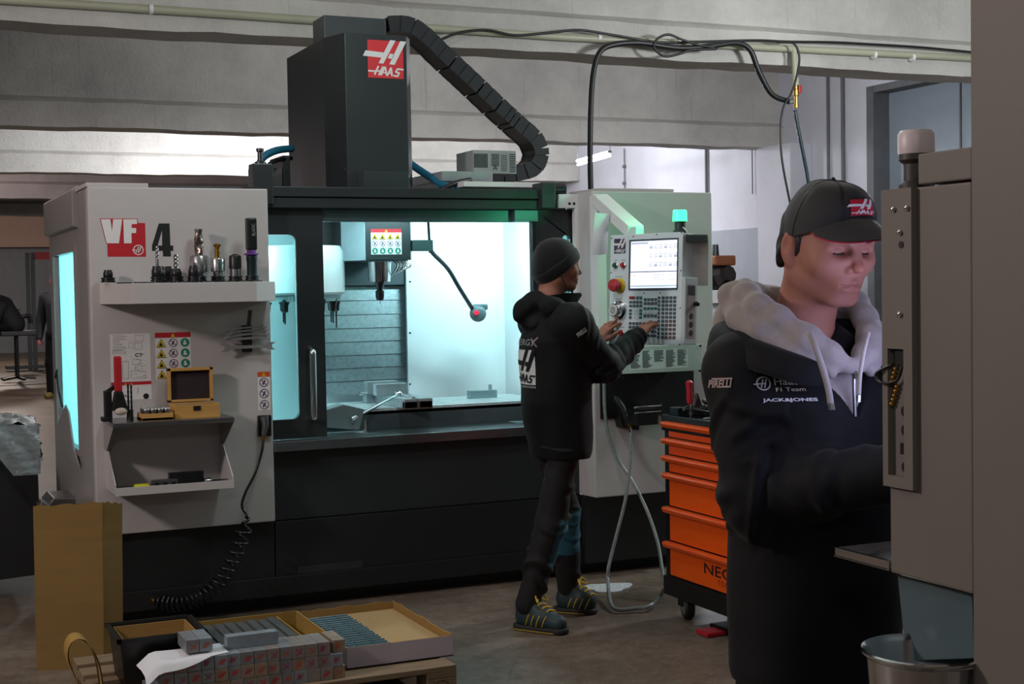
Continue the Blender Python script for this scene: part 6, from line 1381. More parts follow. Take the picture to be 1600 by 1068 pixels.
# ---------------------------------------------------------------- man in the cap
def man_in_cap():
    hf = head_frame(PD(1287, 380, 2.9), 179, 11.5, 1.02); hw = hf[0]
    ps = Pose((hw[0]+.0, hw[1]+.055, 0), 180)
    t = thing('person', 'man in black cap and black jacket over grey hoodie at right', 'person', ps.b)
    w = ps.w
    S_r, E_r, W_r = w((.152, -.01, 1.392)), PD(1180, 785, 2.86), np.array([1.79, MY1+.165, 1.235]); S_l, E_l, W_l = w((-.172, -.01, 1.392)), w((-.25, .02, 1.12)), np.array([1.95, MY1+.165, 1.20])
    hip = [w((s*.09, 0, .88)) for s in (1, -1)]; kn = [w((s*.105, .03, .48)) for s in (1, -1)]; an = [w((s*.11, -.01, .09)) for s in (1, -1)]
    def tor(rows, k=.05): f, kk, op = ell_stack(rows, k); return (lambda P: f((P-ps.b) @ ps.R), kk, op)
    # body
    B = head_prims(hf)+[rc(H(hf, (0, -.012, -.03)), w((0, -.035, 1.45)), .058, .066, .04)]
    B += [tor([(.84, 0, 0, .15, .10), (1.0, 0, 0, .145, .10), (1.2, 0, 0, .155, .105), (1.36, 0, -.01, .17, .105), (1.44, 0, -.02, .12, .08)]), rc(w((.12, -.01, 1.40)), w((-.12, -.01, 1.40)), .06, .06, .04)]
    for S_, E_, W_, sd in ((S_r, E_r, W_r, -1), (S_l, E_l, W_l, 1)):
        B += limb(S_, E_, W_, .05, .042, .028); B += hand_prims(W_, np.array([0, -1, -.15]), np.array([0, -.2, 1]), sd, (.35, .4, .45, .5), .1)
    for a, b, c in zip(hip, kn, an): B += limb(a, b, c, .075, .055, .04); B += [rc(c-(0, 0, .03), c+np.array([0, -.15, -.05]), .04, .03, .03)]
    lo, hi = bounds([hw, S_r, S_l, E_r, E_l, W_r, W_l, an[0], an[1], w((0, .2, 1)), w((0, -.2, 1))], .2); lo[2] = -.02; hw_ = ps.l(hw)
    fine = ((hw[0]-.1, hw[0]+.1, .0021),), ((hw[1]-.14, hw[1]+.03, .0021),), ((hw[2]-.13, hw[2]+.04, .0021), (1.17, 1.27, .005))
    fine = (fine[0]+((1.73, 1.85, .0045), (1.9, 2.02, .0045)), fine[1]+((MY1, MY1+.14, .005),), fine[2])
    V, F = net(B, lo, hi, .014, fine); V = relax(V, F, 1, .3)
    q = (V-hw) @ hf[1]/hf[2]; tint = np.ones((len(V), 3)); g = lambda c, r: np.exp(-(((q-np.array(c))/np.array(r))**2).sum(1))
    seam = np.exp(-(((q-np.array([0, .106, -.0668]))/np.array([.021, .018, .0016]))**2).sum(1)); tint *= 1-seam[:, None]*np.array([.45, .6, .55]); lips = np.clip(g((0, .103, -.061), (.019, .02, .0035))+g((0, .1, -.0715), (.016, .02, .0042)), 0, 1); tint *= 1-lips[:, None]*np.array([.18, .38, .32])
    st = np.clip(g((0, .09, -.088), (.05, .05, .022))+g((.04, .045, -.075), (.02, .05, .02))+g((-.04, .045, -.075), (.02, .05, .02))+.8*g((0, .1, -.052), (.024, .02, .006)), 0, 1); tint *= 1-st[:, None]*np.array([.30, .32, .30])
    red = np.clip(g((0, .11, -.028), (.014, .03, .016))+.7*g((.078, -.01, 0), (.02, .03, .04))+.5*g((.045, .07, -.03), (.02, .03, .02)), 0, 1); tint *= 1-red[:, None]*np.array([.0, .16, .12])
    skin_obj('body', V, F, M_skin, t, tint)
    # brows and lashes
    for s in (1, -1):
        P_ = catmull([H(hf, (s*x, y, z)) for x, y, z in ((.013, .100, .0155), (.026, .1005, .0195), (.038, .0955, .0195), (.05, .083, .0140))], 5); n_ = len(P_)
        MB().tube(P_, [.0036*math.sin(.5+2.3*i/n_) for i in range(n_)], 6).build('eyebrow', M_hair, t, smooth=3.2)
        MB().tube(catmull([H(hf, (s*x, y, z)) for x, y, z in ((.019, .0895, -.0045), (.026, .0912, -.0062), (.033, .0913, -.0068), (.0405, .0885, -.0058), (.046, .082, -.0035))], 4), .0015, 6).build('eyelash', M_hair, t, smooth=3.2)
    # hair
    s = hf[2]; R = hf[1]; h = lambda p: H(hf, p)
    hr = [el(h((0, -.002, .016)), np.array((.0815, .099, .092))*s, .01, R), rc(h((.064, -.042, -.025)), h((.05, -.066, -.052)), .014*s, .008*s, .015), rc(h((-.064, -.042, -.025)), h((-.05, -.066, -.052)), .014*s, .008*s, .015), rc(h((.03, -.07, -.02)), h((-.03, -.07, -.02)), .02*s, .02*s, .03), rc(h((.035, -.078, -.05)), h((-.035, -.078, -.05)), .008*s, .008*s, .02)]
    hr += [rc(h((.070, .022, .02)), h((.072, .012, -.018)), .012*s, .005*s, .006), rc(h((-.070, .022, .02)), h((-.072, .012, -.018)), .012*s, .005*s, .006)]
    hr += [bxs(h((0, .085, .0)), np.array((.12, .06, .15))*s, .01, .012, R, -1), bxs(h((0, 0, -.135)), np.array((.2, .2, .06))*s, .01, .02, R, -1), el(h((0, .02, -.06)), np.array((.085, .06, .058))*s, .01, R, -1), el(h((.085, -.012, -.008)), np.array((.02, .024, .036))*s, .008, R, -1), el(h((-.085, -.012, -.008)), np.array((.02, .024, .036))*s, .008, R, -1)]
    V, F = net(hr, hw-.16, hw+.16, .0045); n = vnormals(V, F); V = V+n*(wav(V*np.array([1, 1, .25]), 420, 4)*.0016)[:, None]; skin_obj('hair', V, F, M_hair, t)
    # cap
    m = MB(); na, nt_ = 48, 16; G = []
    def rim(a): return .021+.047*max(0, math.cos(a))**1.4-.010*(1-math.cos(a))/2
    for i in range(na):
        a = 2*math.pi*i/na; row = []
        for j in range(nt_+1):
            u = j/nt_*math.pi/2; rz = rim(a); cr = math.cos(u)**(.62 if math.cos(a) > 0 else .75); fz = rz+(.1265-rz)*math.sin(u)**(1.12)
            bul = 1+.012*math.cos(6*a)*math.sin(2*u)*.0; row.append(H(hf, (-.0835*math.sin(a)*cr*bul, .006+(.1065 if math.cos(a) > 0 else .1055)*math.cos(a)*cr*bul, fz)))
        G.append(row)
    m.grid(G, closed_u=True); crown = m.build('cap', mat('cap_black', '17181a', .75, var=.12, scale=30, bump=.2, bscale=420, sheen=.2), t, smooth=3.2)
    MB().ball(H(hf, (0, .006, .1275)), .006, 10, 6).build('cap_button', M_black, crown, smooth=SM)
    for k in range(6):
        a = math.pi/6+k*math.pi/3; pts = []
        for j in range(nt_+1):
            u = j/nt_*math.pi/2; rz = rim(a); cr = math.cos(u)**(.62 if math.cos(a) > 0 else .75); pts.append(H(hf, (-.0842*math.sin(a)*cr, .006+.1072*math.cos(a)*cr, rz+(.127-rz)*math.sin(u)**1.12)))
        MB().tube(pts, .0009, 5).build('cap_seam', M_black, crown)
    top, bot, edge = [], [], []
    for i in range(33):
        a = math.radians(-64+4*i); r1, r2, r3 = [], [], []
        for j in range(9):
            f_ = -.14+1.14*j/8; x = -.0835*math.sin(a)*(1+.02*f_-(.06 if f_ < 0 else 0)); y = .006+.1065*math.cos(a)+.074*f_*max(0, math.cos(a*90/66))**.55; ex = max(0, math.cos(a*90/66))**.55; g_ = max(0, f_)*ex; z = rim(a)*(1-g_)+.001*(1-g_)+(.040-8.*x*x)*g_+.006*g_*(1-g_)
            r1.append(H(hf, (x, y, z))); r2.append(H(hf, (x, y, z-.0032)))
        top.append(r1); bot.append(r2[::-1]); edge.append((r1[-1]+r2[0])/2)
    m = MB(); m.grid(top); m.k = 1; m.grid(bot); m.k = 0; m.build('cap_brim', [MATS['cap_black'], mat('brim_red', 'a5173f', .7)], t, smooth=3.2)
    MB().tube(edge, .0023, 6).build('brim_piping', mat('piping_red', 'b8153f', .55), t, smooth=3.2)
    P = Print((0, 0, 0), (1, 0, 0), (0, 1, 0), .0006); P.logo(0, 0, .062, .050, 0, 1); subdiv_print(P, 3); vv = []
    for p in P.v:   # wrap the badge round the front of the crown
        a = (p[0]-.031)/.092; u = .10+p[1]/.105*1.15; rz = rim(a); cr = math.cos(u)**.62; k = 1+.010+p[2]*6
        vv.append(tuple(H(hf, (-.0835*math.sin(a)*cr*k, .006+.1065*math.cos(a)*cr*k, rz+(.1265-rz)*math.sin(u)**1.12+.0008+p[2]))))
    P.v = vv; P.build('cap_logo', [mat('cap_red', 'b3122b', .7), M_wprint], crown)
    # trousers and shoes
    T = []
    for a, b, c in zip(hip, kn, an): T += limb(a, b, c+(0, 0, -.03), .085, .08, .072, .03)
    T += [rc(hip[0]*.8+hip[1]*.2+(0, 0, .04), hip[1]*.8+hip[0]*.2+(0, 0, .04), .10, .10, .04)]
    lo2, hi2 = bounds(hip+an, .2); lo2[2] = .03; V, F = net(T, lo2, hi2, .016); V = folds(V, F, [], gen=.006); skin_obj('trousers', V, F, M_trous, t)
    for c in an:
        V, F = net([rc(c+np.array([0, .03, -.035]), c+np.array([0, -.17, -.05]), .048, .04, .03), rc(c, c+np.array([0, 0, .03]), .05, .05, .03), (lambda P: .002-P[:, 2], .004, -1) if False else neg((lambda P: P[:, 2]-.004, .004, 1))], c-(.12, .3, .12), c+np.array([.12, .15, .12]), .01); skin_obj('shoe', V, F, M_black, t)
    # jacket
    rows = [(.755, -.008, .0, .184, .155), (.78, -.008, .0, .19, .16), (.95, -.008, .0, .188, .16), (1.08, -.005, .01, .188, .153), (1.22, 0, .012, .195, .156), (1.34, 0, .0, .19, .150), (1.41, 0, -.015, .150, .122), (1.475, 0, -.035, .10, .095)]
    J = [tor(rows, .03)]
    for S_, E_, W_ in ((S_r, E_r, W_r), (S_l, E_l, W_l)):
        J += [rc(S_+(ps.b-S_)*np.array([.25, .2, 0])+(0, 0, .01), S_, .075, .082, .06)]; d_ = nrm(W_-E_); J += limb(S_, E_, W_+d_*.0, .077, .067, .056, .03)
    J += [rc(w((.15, -.02, 1.41)), w((.04, -.05, 1.47)), .052, .04, .05), rc(w((-.15, -.02, 1.41)), w((-.04, -.05, 1.47)), .052, .04, .05)]
    def vneck(P, zv=1.305, sl=.60, y0=.02): q = (P-ps.b) @ ps.R; c = math.cos(sl); s_ = math.sin(sl); return np.maximum(np.abs(q[:, 0]+.005)*c-(q[:, 2]-zv)*s_, y0-q[:, 1])
    J += [(vneck, .008, -1), neg(rc(w((0, -.03, 1.44)), w((0, -.03, 1.6)), .10, .10, .01))]
    for E_, W_ in ((E_r, W_r), (E_l, W_l)): d_ = nrm(W_-E_); J += [neg(rc(W_-d_*.01, W_+d_*.2, .040, .040, .006)), neg(bxs(W_+d_*.10, (.09, .09, .09), .01, .006, np.stack(frame(d_), 1)))]
    lo2, hi2 = bounds([S_r, S_l, E_r, E_l, W_r, W_l, w((0, .16, .75)), w((0, -.2, .75)), w((0, 0, 1.5))], .12); V, F = net(J, lo2, hi2, .0072); V = relax(V, F, 1, .4)
    V = folds(V, F, [(S_r, E_r, W_r), (S_l, E_l, W_l)], amp=.0075, gen=.003, seed=12); V = relax(V, F, 1, .35); jk = skin_obj('jacket', V, F, M_cloth, t)
    # hoodie inside the jacket and its hood round the neck
    rows2 = [(r[0], r[1], r[2], r[3]-.016, r[4]-.016) for r in rows[3:]]; Hd = [tor(rows2, .03), neg(rc(w((0, -.01, 1.475)), H(hf, (0, -.01, -.05)), .066, .08, .015)), neg(el(w((0, .09, 1.475)), (.045, .05, .045), .015))]
    V, F = net(Hd, w((-.25, -.25, 1.05))*np.array([1, 1, 1])-np.array([.5, .5, 0]), w((.25, .25, 1.5))+np.array([.5, .5, .05]), .010); skin_obj('hoodie', V, F, M_hood, t)
    loop = [((0, -.105, 1.54), .026), ((.07, -.095, 1.552), .026), ((.115, -.055, 1.55), .025), ((.124, .0, 1.53), .024), ((.108, .05, 1.502), .024), ((.082, .102, 1.462), .027), ((.042, .132, 1.43), .023), ((.014, .145, 1.41), .016)]
    Q = [(w(p), r) for p, r in loop]+[(w((-p[0], p[1], p[2])), r) for p, r in loop[::-1]][:-1]
    Hh = [rc(Q[i][0], Q[i+1][0], Q[i][1], Q[i+1][1], .02) for i in range(len(Q)-1) if i != 7]+[el(w((0, -.155, 1.49)), (.13, .06, .085), .04)]
    Hh += [*[rc(w((s_*a[0], a[1], a[2])), w((s_*b[0], b[1], b[2])), ra, rb, .006) for s_ in (1, -1) for a, b, ra, rb in (((.045, -.14, 1.52), (.11, -.105, 1.525), .03, .03), ((.11, -.105, 1.525), (.143, -.04, 1.508), .03, .028), ((.143, -.04, 1.508), (.14, .03, 1.478), .028, .024), ((.14, .03, 1.478), (.105, .095, 1.438), .024, .02), ((.105, .095, 1.438), (.05, .14, 1.40), .02, .015), ((.12, -.08, 1.568), (.085, -.105, 1.574), .012, .014), ((.12, -.08, 1.568), (.128, -.01, 1.538), .012, .010))], rc(w((.05, -.16, 1.57)), w((.13, -.1, 1.555)), .02, .022, .02)]
    Hh += [neg(rc(w((0, -.03, 1.42)), H(hf, (0, -.012, -.03)), .068, .072, .015))]
    V, F = net(Hh, w((0, 0, 1.40))-np.array([.3, .3, .15]), w((0, 0, 1.5))+np.array([.3, .3, .2]), .006)
    n = vnormals(V, F); q = (V-ps.b) @ ps.R; an_ = np.arctan2(q[:, 0], q[:, 1]); x_ = an_*3.2+q[:, 2]*34+wav(V, 9, 8)*1.1; V = V+n*((np.abs(np.sin(x_*.7))**.7-.6)*.004+wav(V, 26, 9)*.0022)[:, None]; skin_obj('hood', relax(V, F, 1, .4), F, M_hood, t)
    # dark T-shirt neck, zip, drawstrings, collar
    ts = [rc(w((.04, .06, 1.435)), w((-.04, .06, 1.435)), .022, .022, .02), rc(w((.05, .055, 1.445)), w((.07, -.02, 1.48)), .03, .02, .02), rc(w((-.05, .055, 1.445)), w((-.07, -.02, 1.48)), .03, .02, .02) , neg(rc(H(hf, (0, -.012, -.03)), w((0, -.03, 1.45)), .0575, .064, .005))]
    V, F = net(ts, w((0, 0, 1.4))-.2, w((0, 0, 1.45))+.2, .008); skin_obj('tshirt', V, F, M_trous, t)
    MB().tube([w((.0, .150, 1.405)), w((0, .150, 1.36)), w((0, .152, 1.31))], .004, 8).build('zip', M_steel, t, smooth=SM); MB().obox(w((.002, .156, 1.395)), (.003, 0, 0), (0, .002, 0), (0, 0, .010)).build('zip_pull', M_chrome, t)
    for pts in (((1266, 522, 2.71), (1275, 545, 2.68), (1287, 580, 2.675), (1295, 610, 2.67), (1298, 631, 2.665)), ((1357, 520, 2.70), (1350, 548, 2.66), (1344, 585, 2.655), (1342, 618, 2.65))):
        P_ = catmull([PD(*p) for p in pts], 5); rd_ = .0066 if pts[0][0] < 1300 else .004; ds = MB().tube(P_, rd_, 8).build('drawstring', mat('string_grey', '8f8985', .85, sheen=.2), t, smooth=3.2); MB().tube([P_[-1], P_[-1]+(P_[-1]-P_[-2])/np.linalg.norm(P_[-1]-P_[-2])*.012], rd_*1.08, 8).build('aglet', M_chrome, ds, smooth=SM)
    inn = catmull([(.0, -.175, 1.495), (.09, -.155, 1.50), (.145, -.08, 1.495), (.155, .0, 1.475), (.135, .08, 1.452), (.10, .135, 1.43), (.072, .152, 1.412)], 6); out_ = catmull([(.0, -.2, 1.43), (.115, -.175, 1.435), (.19, -.09, 1.44), (.205, .02, 1.425), (.178, .105, 1.405), (.132, .150, 1.386), (.088, .168, 1.382)], 6)
    for s in (1, -1):
        m = MB(); G = []; G2 = []
        for a, b in zip(inn, out_):
            row = []
            for j in range(7): f_ = j/6; p = a*(1-f_)+b*f_; p = p+np.array([p[0]*.12, p[1]*.12, .05])*math.sin(f_*math.pi)*.35; row.append(w((s*p[0], p[1], p[2])))
            G.append(row); G2.append([p-np.array([0, 0, .007]) for p in row][::-1])
        m.grid(G if s < 0 else G[::-1]); m.grid(G2 if s < 0 else G2[::-1]); m.build('collar', M_cloth, t, smooth=3.2)
    # prints on the jacket
    Yc = ps.b[1]-.17; P = Print((0, Yc, 0), (1, 0, 0), (0, 0, 1)); X = lambda px, py: XZ(px, py, Yc)
    a, b = X(1229, 634), X(1294, 623.5); P.text('JACK&JONES', a[0], a[1]+.001, (b[1]-a[1]), 0, 1, width=b[0]-a[0], bold=.03)
    a, b = X(1247, 605), X(1278, 592); P.text('Haas', a[0], a[1], b[1]-a[1], 1, 1, width=b[0]-a[0]); a, b = X(1248, 615), X(1284, 607); P.text('F1 Team', a[0], a[1], b[1]-a[1], 1, 1, width=b[0]-a[0])
    a, b = X(1221, 587), X(1268, 582); P.text('TECH ENERGY', a[0], a[1], b[1]-a[1]+.002, 2, 1, width=b[0]-a[0]); c = X(1232.5, 602.5); r_ = X(1242, 602)[0]-c[0]; P.ring(c[0], c[1], r_, r_*.2, 3, 1); P.line(c[0]-r_*.35, c[1]-r_*.6, c[0]-r_*.05, c[1]+r_*.6, r_*.18, 3, 1); P.line(c[0]+r_*.1, c[1]-r_*.6, c[0]+r_*.4, c[1]+r_*.6, r_*.18, 3, 1); P.line(c[0]-r_*1.3, c[1]-r_*.1, c[0]+r_*.3, c[1], r_*.18, 3, 1)
    project(P, jk, (0, 1, 0), .0045); P.build('chest_print', [mat('cloth_white', 'c9ced0', .7), mat('cloth_tan', 'd2c4a2', .7), mat('cloth_grey', '6f777b', .7), mat('cloth_silver', 'a3a59f', .7)], jk)
    o = PD(1105, 606, 2.7); sc = 2.7/FPX; u = nrm(CR*1+CU*.02); P = Print(o, u, CU); P.text('PIRELLI', 0, 0, 13*sc, 0, 1, width=39*sc, bold=.03, shear=.2); P.rect(6*sc, 13.5*sc, 40*sc, 16*sc, 0, 1); subdiv_print(P, 2); project(P, jk, ray(1125, 600), .002); P.build('sleeve_print', [mat('cloth_pinkish', 'b5a29d', .7)], jk)
    return t
man_in_cap()

# ---------------------------------------------------------------- operator at the panel
def operator():
    hf = head_frame(PD(868, 415, 6.5), 98, 2, 1.0); hw = hf[0]; ps = Pose((hw[0]-.012, hw[1]-.005, 0), 88); w = ps.w
    t = thing('person', 'worker in black beanie and jacket pressing keys on control panel', 'person', ps.b)
    tipr = po+pu*K(455, 775)[0]+pv*K(455, 775)[1]; tipl = po+pu*K(95, 800)[0]+pv*K(95, 800)[1]+pn*.012
    S_r, E_r, W_r = w((.19, 0, 1.405)), PD(946, 574, 6.50), PD(997, 527, 6.73); S_l, E_l, W_l = w((-.19, 0, 1.405)), PD(912, 562, 6.72), tipl-nrm(np.array([0, 0, .8])+pu*.35)*.15+pn*.05
    rh, rt, lh, lt = PZ(806, 980, 0), PZ(886, 991, 0), PZ(868, 954, 0), PZ(932, 959, 0)
    hip = [w((.095, 0, .90)), w((-.095, 0, .90))]; an = []; kn = []; from_top = None
    for i, (hl, to) in enumerate(((rh, rt), (lh, lt))): f_ = nrm(to-hl); a = hl+f_*.07+np.array([0, 0, .10]); an.append(a); kn.append((hip[i]+a)/2+np.array([.035 if i else .02, 0, 0])); 
    def tor(rows, k=.05): f, kk, op = ell_stack(rows, k); return (lambda P: f((P-ps.b) @ ps.R), kk, op)
    B = head_prims(hf, True, False)+[rc(H(hf, (0, -.012, -.03)), w((0, -.03, 1.46)), .055, .06, .04), tor([(.90, 0, 0, .125, .09), (1.2, 0, 0, .15, .1), (1.38, 0, -.01, .165, .1), (1.45, 0, -.02, .11, .075)]), rc(w((.12, 0, 1.41)), w((-.12, 0, 1.41)), .055, .055, .04)]
    for S_, E_, W_, sd, tip in ((S_r, E_r, W_r, -1, tipr), (S_l, E_l, W_l, 1, tipl)):
        B += limb(S_, E_, W_, .048, .04, .027); d_ = nrm(tip-W_); B += hand_prims(W_, d_, pn*.9+np.array([0, 0, .35]) if sd < 0 else pn-pu*.4, sd, (.08, .14, .22, .3) if sd < 0 else (.3, .35, .4, .45), .2, 1.0, .5)
    for a, b, c in zip(hip, kn, an): B += limb(a, b, c, .05, .045, .036)
    B += [rc(a-(0, 0, .03), to+np.array([0, 0, .045])-nrm(to-hl)*.05, .035, .026, .02) for a, hl, to in zip(an, (rh, lh), (rt, lt))]
    lo, hi = bounds([hw, S_r, S_l, E_r, E_l, W_r, W_l, tipr, tipl, rh, rt, lh, lt], .16); lo[2] = -.02
    fine = ((hw[0]-.1, hw[0]+.12, .004), (W_r[0]-.03, tipr[0]+.02, .0042)), ((hw[1]-.1, hw[1]+.1, .004), (W_r[1]-.06, W_r[1]+.06, .0042), (tipl[1]-.15, tipl[1]+.05, .0045)), ((hw[2]-.13, hw[2]+.06, .004), (W_r[2]-.05, W_r[2]+.12, .0042))
    V, F = net(B, lo, hi, .016, fine); q = (V-hw) @ hf[1]/hf[2]; tint = np.ones((len(V), 3)); st = np.exp(-(((q-np.array([0, .06, -.085]))/np.array([.07, .07, .025]))**2).sum(1)); tint *= 1-st[:, None]*.25; skin_obj('body', V, F, M_skin, t, tint)
    MB().tube(catmull([H(hf, (s*.0, 0, 0)) if False else H(hf, (.05, .08-.02*k, .015-.004*k)) for k, s in enumerate((0, 1))], 3), .003, 5).build('eyebrow', M_hair, t)
    # beanie
    h = lambda p: H(hf, p); R = hf[1]; pl_n = R @ nrm(np.array([0, -.74, 1])); pl_o = h((0, .088, .020))
    cut = neg((lambda P: (P-pl_o) @ pl_n, .006, 1)); bn_ = [el(h((0, .0, .026)), (.0885, .1085, .104), .01, R), cut]
    V, F = net([bn_[0], el(h((0, -.012, -.012)), (.083, .100, .09), .02, R), neg((lambda P: (P-pl_o) @ pl_n, .006, 1))], hw-.17, hw+.17, .006); V = V+vnormals(V, F)*(wav(V, 60, 3)*.0012)[:, None]
    cap_o = skin_obj('beanie', V, F, M_knit, t); pl2 = pl_o+pl_n*.055
    V, F = net([el(h((0, .0, .024)), (.0945, .1145, .108), .01, R), neg((lambda P: (P-pl_o) @ pl_n, .004, 1)), neg((lambda P: (pl2-P) @ pl_n, .012, 1))] if False else [el(h((0, .0, .024)), (.0945, .1145, .108), .01, R), el(h((0, -.012, -.012)), (.088, .106, .095), .02, R), ((lambda P: (P-pl_o) @ pl_n), .004, -1), ((lambda P: -((P-pl2) @ pl_n)), .012, -1)], hw-.17, hw+.17, .006)
    skin_obj('beanie_cuff', V, F, M_knit, t)
    # trousers with teal inserts
    T = [rc(hip[0]*.8+hip[1]*.2+(0, 0, .05), hip[1]*.8+hip[0]*.2+(0, 0, .05), .095, .095, .04), tor([(.84, 0, 0, .145, .115), (1.0, 0, 0, .14, .11)], .03)]
    for a, b, c in zip(hip, kn, an): T += limb(a, b, c+(0, 0, .02), .066, .072, .058, .02)
    lo2, hi2 = bounds(hip+an, .2); lo2[2] = .05; V, F = net(T, lo2, hi2, .010); V = folds(V, F, [(hip[0], kn[0], an[0]), (hip[1], kn[1], an[1])], amp=.010, gen=.003, seed=21)
    tint = np.tile(np.array(lin('0b0c0e')), (len(V), 1)); teal = np.array(lin('1c5566'))
    for i in (0, 1):
        u = an[i]-kn[i]; L = np.linalg.norm(u); tt = (V-kn[i]) @ u/L/L; near = np.linalg.norm(V-(kn[i]+u*np.clip(tt, 0, 1)[:, None]), axis=1) < .11; side = (V-(kn[i]+u*tt[:, None])) @ (ps.R @ np.array([.25, .8, 0])); other = np.linalg.norm(V-an[1-i], axis=1) > np.linalg.norm(V-an[i], axis=1)
        mk = near & other & (tt > -.08) & (tt < .46) & (side > (.02 if i == 0 else -.045)); tint[mk] = teal
    skin_obj('trousers', V, F, mat('trousers_panelled', 'ffffff', .8, var=.15, scale=20, bump=.15, bscale=400, vcol=True), t, tint)
    # shoes
    M_shoe = mat('shoe_teal', '1d3338', .6, var=.15, scale=30); M_sole = mat('sole_dark', '1b1a18', .7); M_yel = mat('lace_yellow', 'c9a81c', .6)
    for hl, to in ((rh, rt), (lh, lt)):
        f_ = nrm(to-hl); sd = np.array([f_[1], -f_[0], 0]); A = hl+f_*.02; Z = np.array([0, 0, 1.])
        up = [rc(A+f_*.03+Z*.055, A+f_*.12+Z*.06, .042, .045, .03), rc(A+f_*.12+Z*.06, to-f_*.045+Z*.045, .045, .040, .03), rc(A+f_*.035+Z*.09, A+f_*.06+Z*.13, .04, .045, .03), rc(A+f_*.06+Z*.12, A+f_*.15+Z*.075, .035, .035, .03), neg(rc(A+f_*.06+Z*.14, A+f_*.06+Z*.2, .034, .036, .006)), ((lambda P: P[:, 2]-.018), .004, -1)]
        V, F = net(up, np.minimum(hl, to)-.12, np.maximum(hl, to)+np.array([.12, .12, .22]), .007); sh_o = skin_obj('shoe', V, F, M_shoe, t)
        bv = BVHTree.FromPolygons([Vector(v) for v in V], [tuple(map(int, f)) for f in F])
        def onto(p):
            hh = bv.ray_cast(Vector((p[0], p[1], .3)), Vector((0, 0, -1)), .4); return np.array([p[0], p[1], (hh[0][2] if hh[0] is not None else .08)+.002])
        so = [rc(A+f_*.02+Z*.014, to-f_*.04+Z*.014, .047, .044, .02), ((lambda P: P[:, 2]-.030) if False else (lambda P: .0-(P[:, 2]-.0)) if False else (lambda P: -(P[:, 2]-.028)), .004, -1), ((lambda P: P[:, 2]-.002), .004, -1)]
        V, F = net(so, np.minimum(hl, to)-.12, np.maximum(hl, to)+np.array([.12, .12, .1]), .006); skin_obj('sole', V, F, M_sole, sh_o)
        for k in range(4):
            c = A+f_*(.105+.024*k); MB().tube([onto(c+f_*.008*math.sin(j*1.57/2)+sd*(-.03+.01*j)) for j in range(7)], .0045, 6).build('lace', M_yel, sh_o, smooth=3.2)
        c = onto(A+f_*.11)+Z*.006; MB().tube(catmull([c, c+sd*.03+Z*.016, c+sd*.045-Z*.012+f_*.02, c+sd*.01+Z*.002, c-sd*.03+Z*.015, c-sd*.04-Z*.015+f_*.02, c], 5), .004, 6).build('lace_bow', M_yel, sh_o, smooth=3.2)
        for k in range(4):
            c = A+f_*(.07+.03*k); pts = []
            for j in range(5):
                q_ = c+f_*(.012-.006*j)+Z*(.082-.013*j); hh = bv.ray_cast(Vector(q_+sd*.2), Vector(-sd), .4); pts.append(np.array(hh[0])+sd*.001 if hh[0] is not None else q_+sd*.045)
            MB().tube(pts, .0028, 5).build('stripe', M_yel, sh_o)
        pts = [A-f_*.025+sd*s_*0 for s_ in (0,)]; ring_ = [A+f_*.0+sd*.048+Z*.006, A+f_*.12+sd*.047+Z*.006, to-f_*.05+sd*.042+Z*.006, to-f_*.01+sd*.02+Z*.008, to+Z*.009]; MB().tube(catmull(ring_, 4), .0035, 6).build('sole_edge', mat('edge_ochre', '8f7a26', .6), sh_o, smooth=3.2)
    # jacket with collar and hood
    rows = [(.795, 0, .016, .160, .126), (.82, 0, .016, .168, .133), (.93, 0, .006, .176, .147), (1.05, 0, -.005, .18, .158), (1.2, 0, -.005, .185, .155), (1.33, 0, -.01, .19, .148), (1.41, 0, -.02, .15, .115), (1.48, 0, -.025, .085, .08)]
    J = [tor(rows, .03)]
    for S_, E_, W_ in ((S_r, E_r, W_r), (S_l, E_l, W_l)): d_ = nrm(W_-E_); J += [rc(S_+(w((0, 0, 1.41))-S_)*.3, S_, .075, .08, .06)]+limb(S_, E_, W_-d_*.01, .082, .070, .05, .035)
    J += [rc(w((.16, -.02, 1.42)), w((.03, -.04, 1.48)), .055, .045, .05), rc(w((-.16, -.02, 1.42)), w((-.03, -.04, 1.48)), .055, .045, .05)]
    J += [neg(rc(w((0, .0, 1.45)), w((0, .02, 1.65)), .066, .08, .01))]
    lo2, hi2 = bounds([S_r, S_l, E_r, E_l, W_r, W_l, w((0, .16, .9)), w((0, -.2, .9)), w((0, 0, 1.5))], .12); V, F = net(J, lo2, hi2, .0085); V = relax(V, F, 1, .4); V = folds(V, F, [(S_r, E_r, W_r), (S_l, E_l, W_l)], amp=.008, gen=.0045, seed=31); jk = skin_obj('jacket', relax(V, F, 1, .3), F, M_cloth, t)
    hd = [el(w((0, -.095, 1.46)), (.115, .045, .085), .03), rc(w((.10, -.06, 1.50)), w((0, -.105, 1.515)), .034, .034, .03), rc(w((-.10, -.06, 1.50)), w((0, -.105, 1.515)), .034, .034, .03), rc(w((.12, .0, 1.47)), w((.10, -.08, 1.48)), .035, .045, .03), rc(w((-.12, .0, 1.47)), w((-.10, -.08, 1.48)), .035, .045, .03), rc(w((.045, -.125, 1.405)), w((-.045, -.125, 1.405)), .030, .030, .03), neg(rc(w((0, -.02, 1.40)), w((0, .0, 1.65)), .066, .07, .01))]
    V, F = net(hd, w((0, 0, 1.45))-.32, w((0, 0, 1.5))+.3, .008); V = V+vnormals(V, F)*(wav(V, 30, 41)*.004+np.sin((V[:, 2]-V[:, 0])*70)*.0025)[:, None]; skin_obj('hood', V, F, M_cloth, t)
    m = MB(); G = []; G2 = []
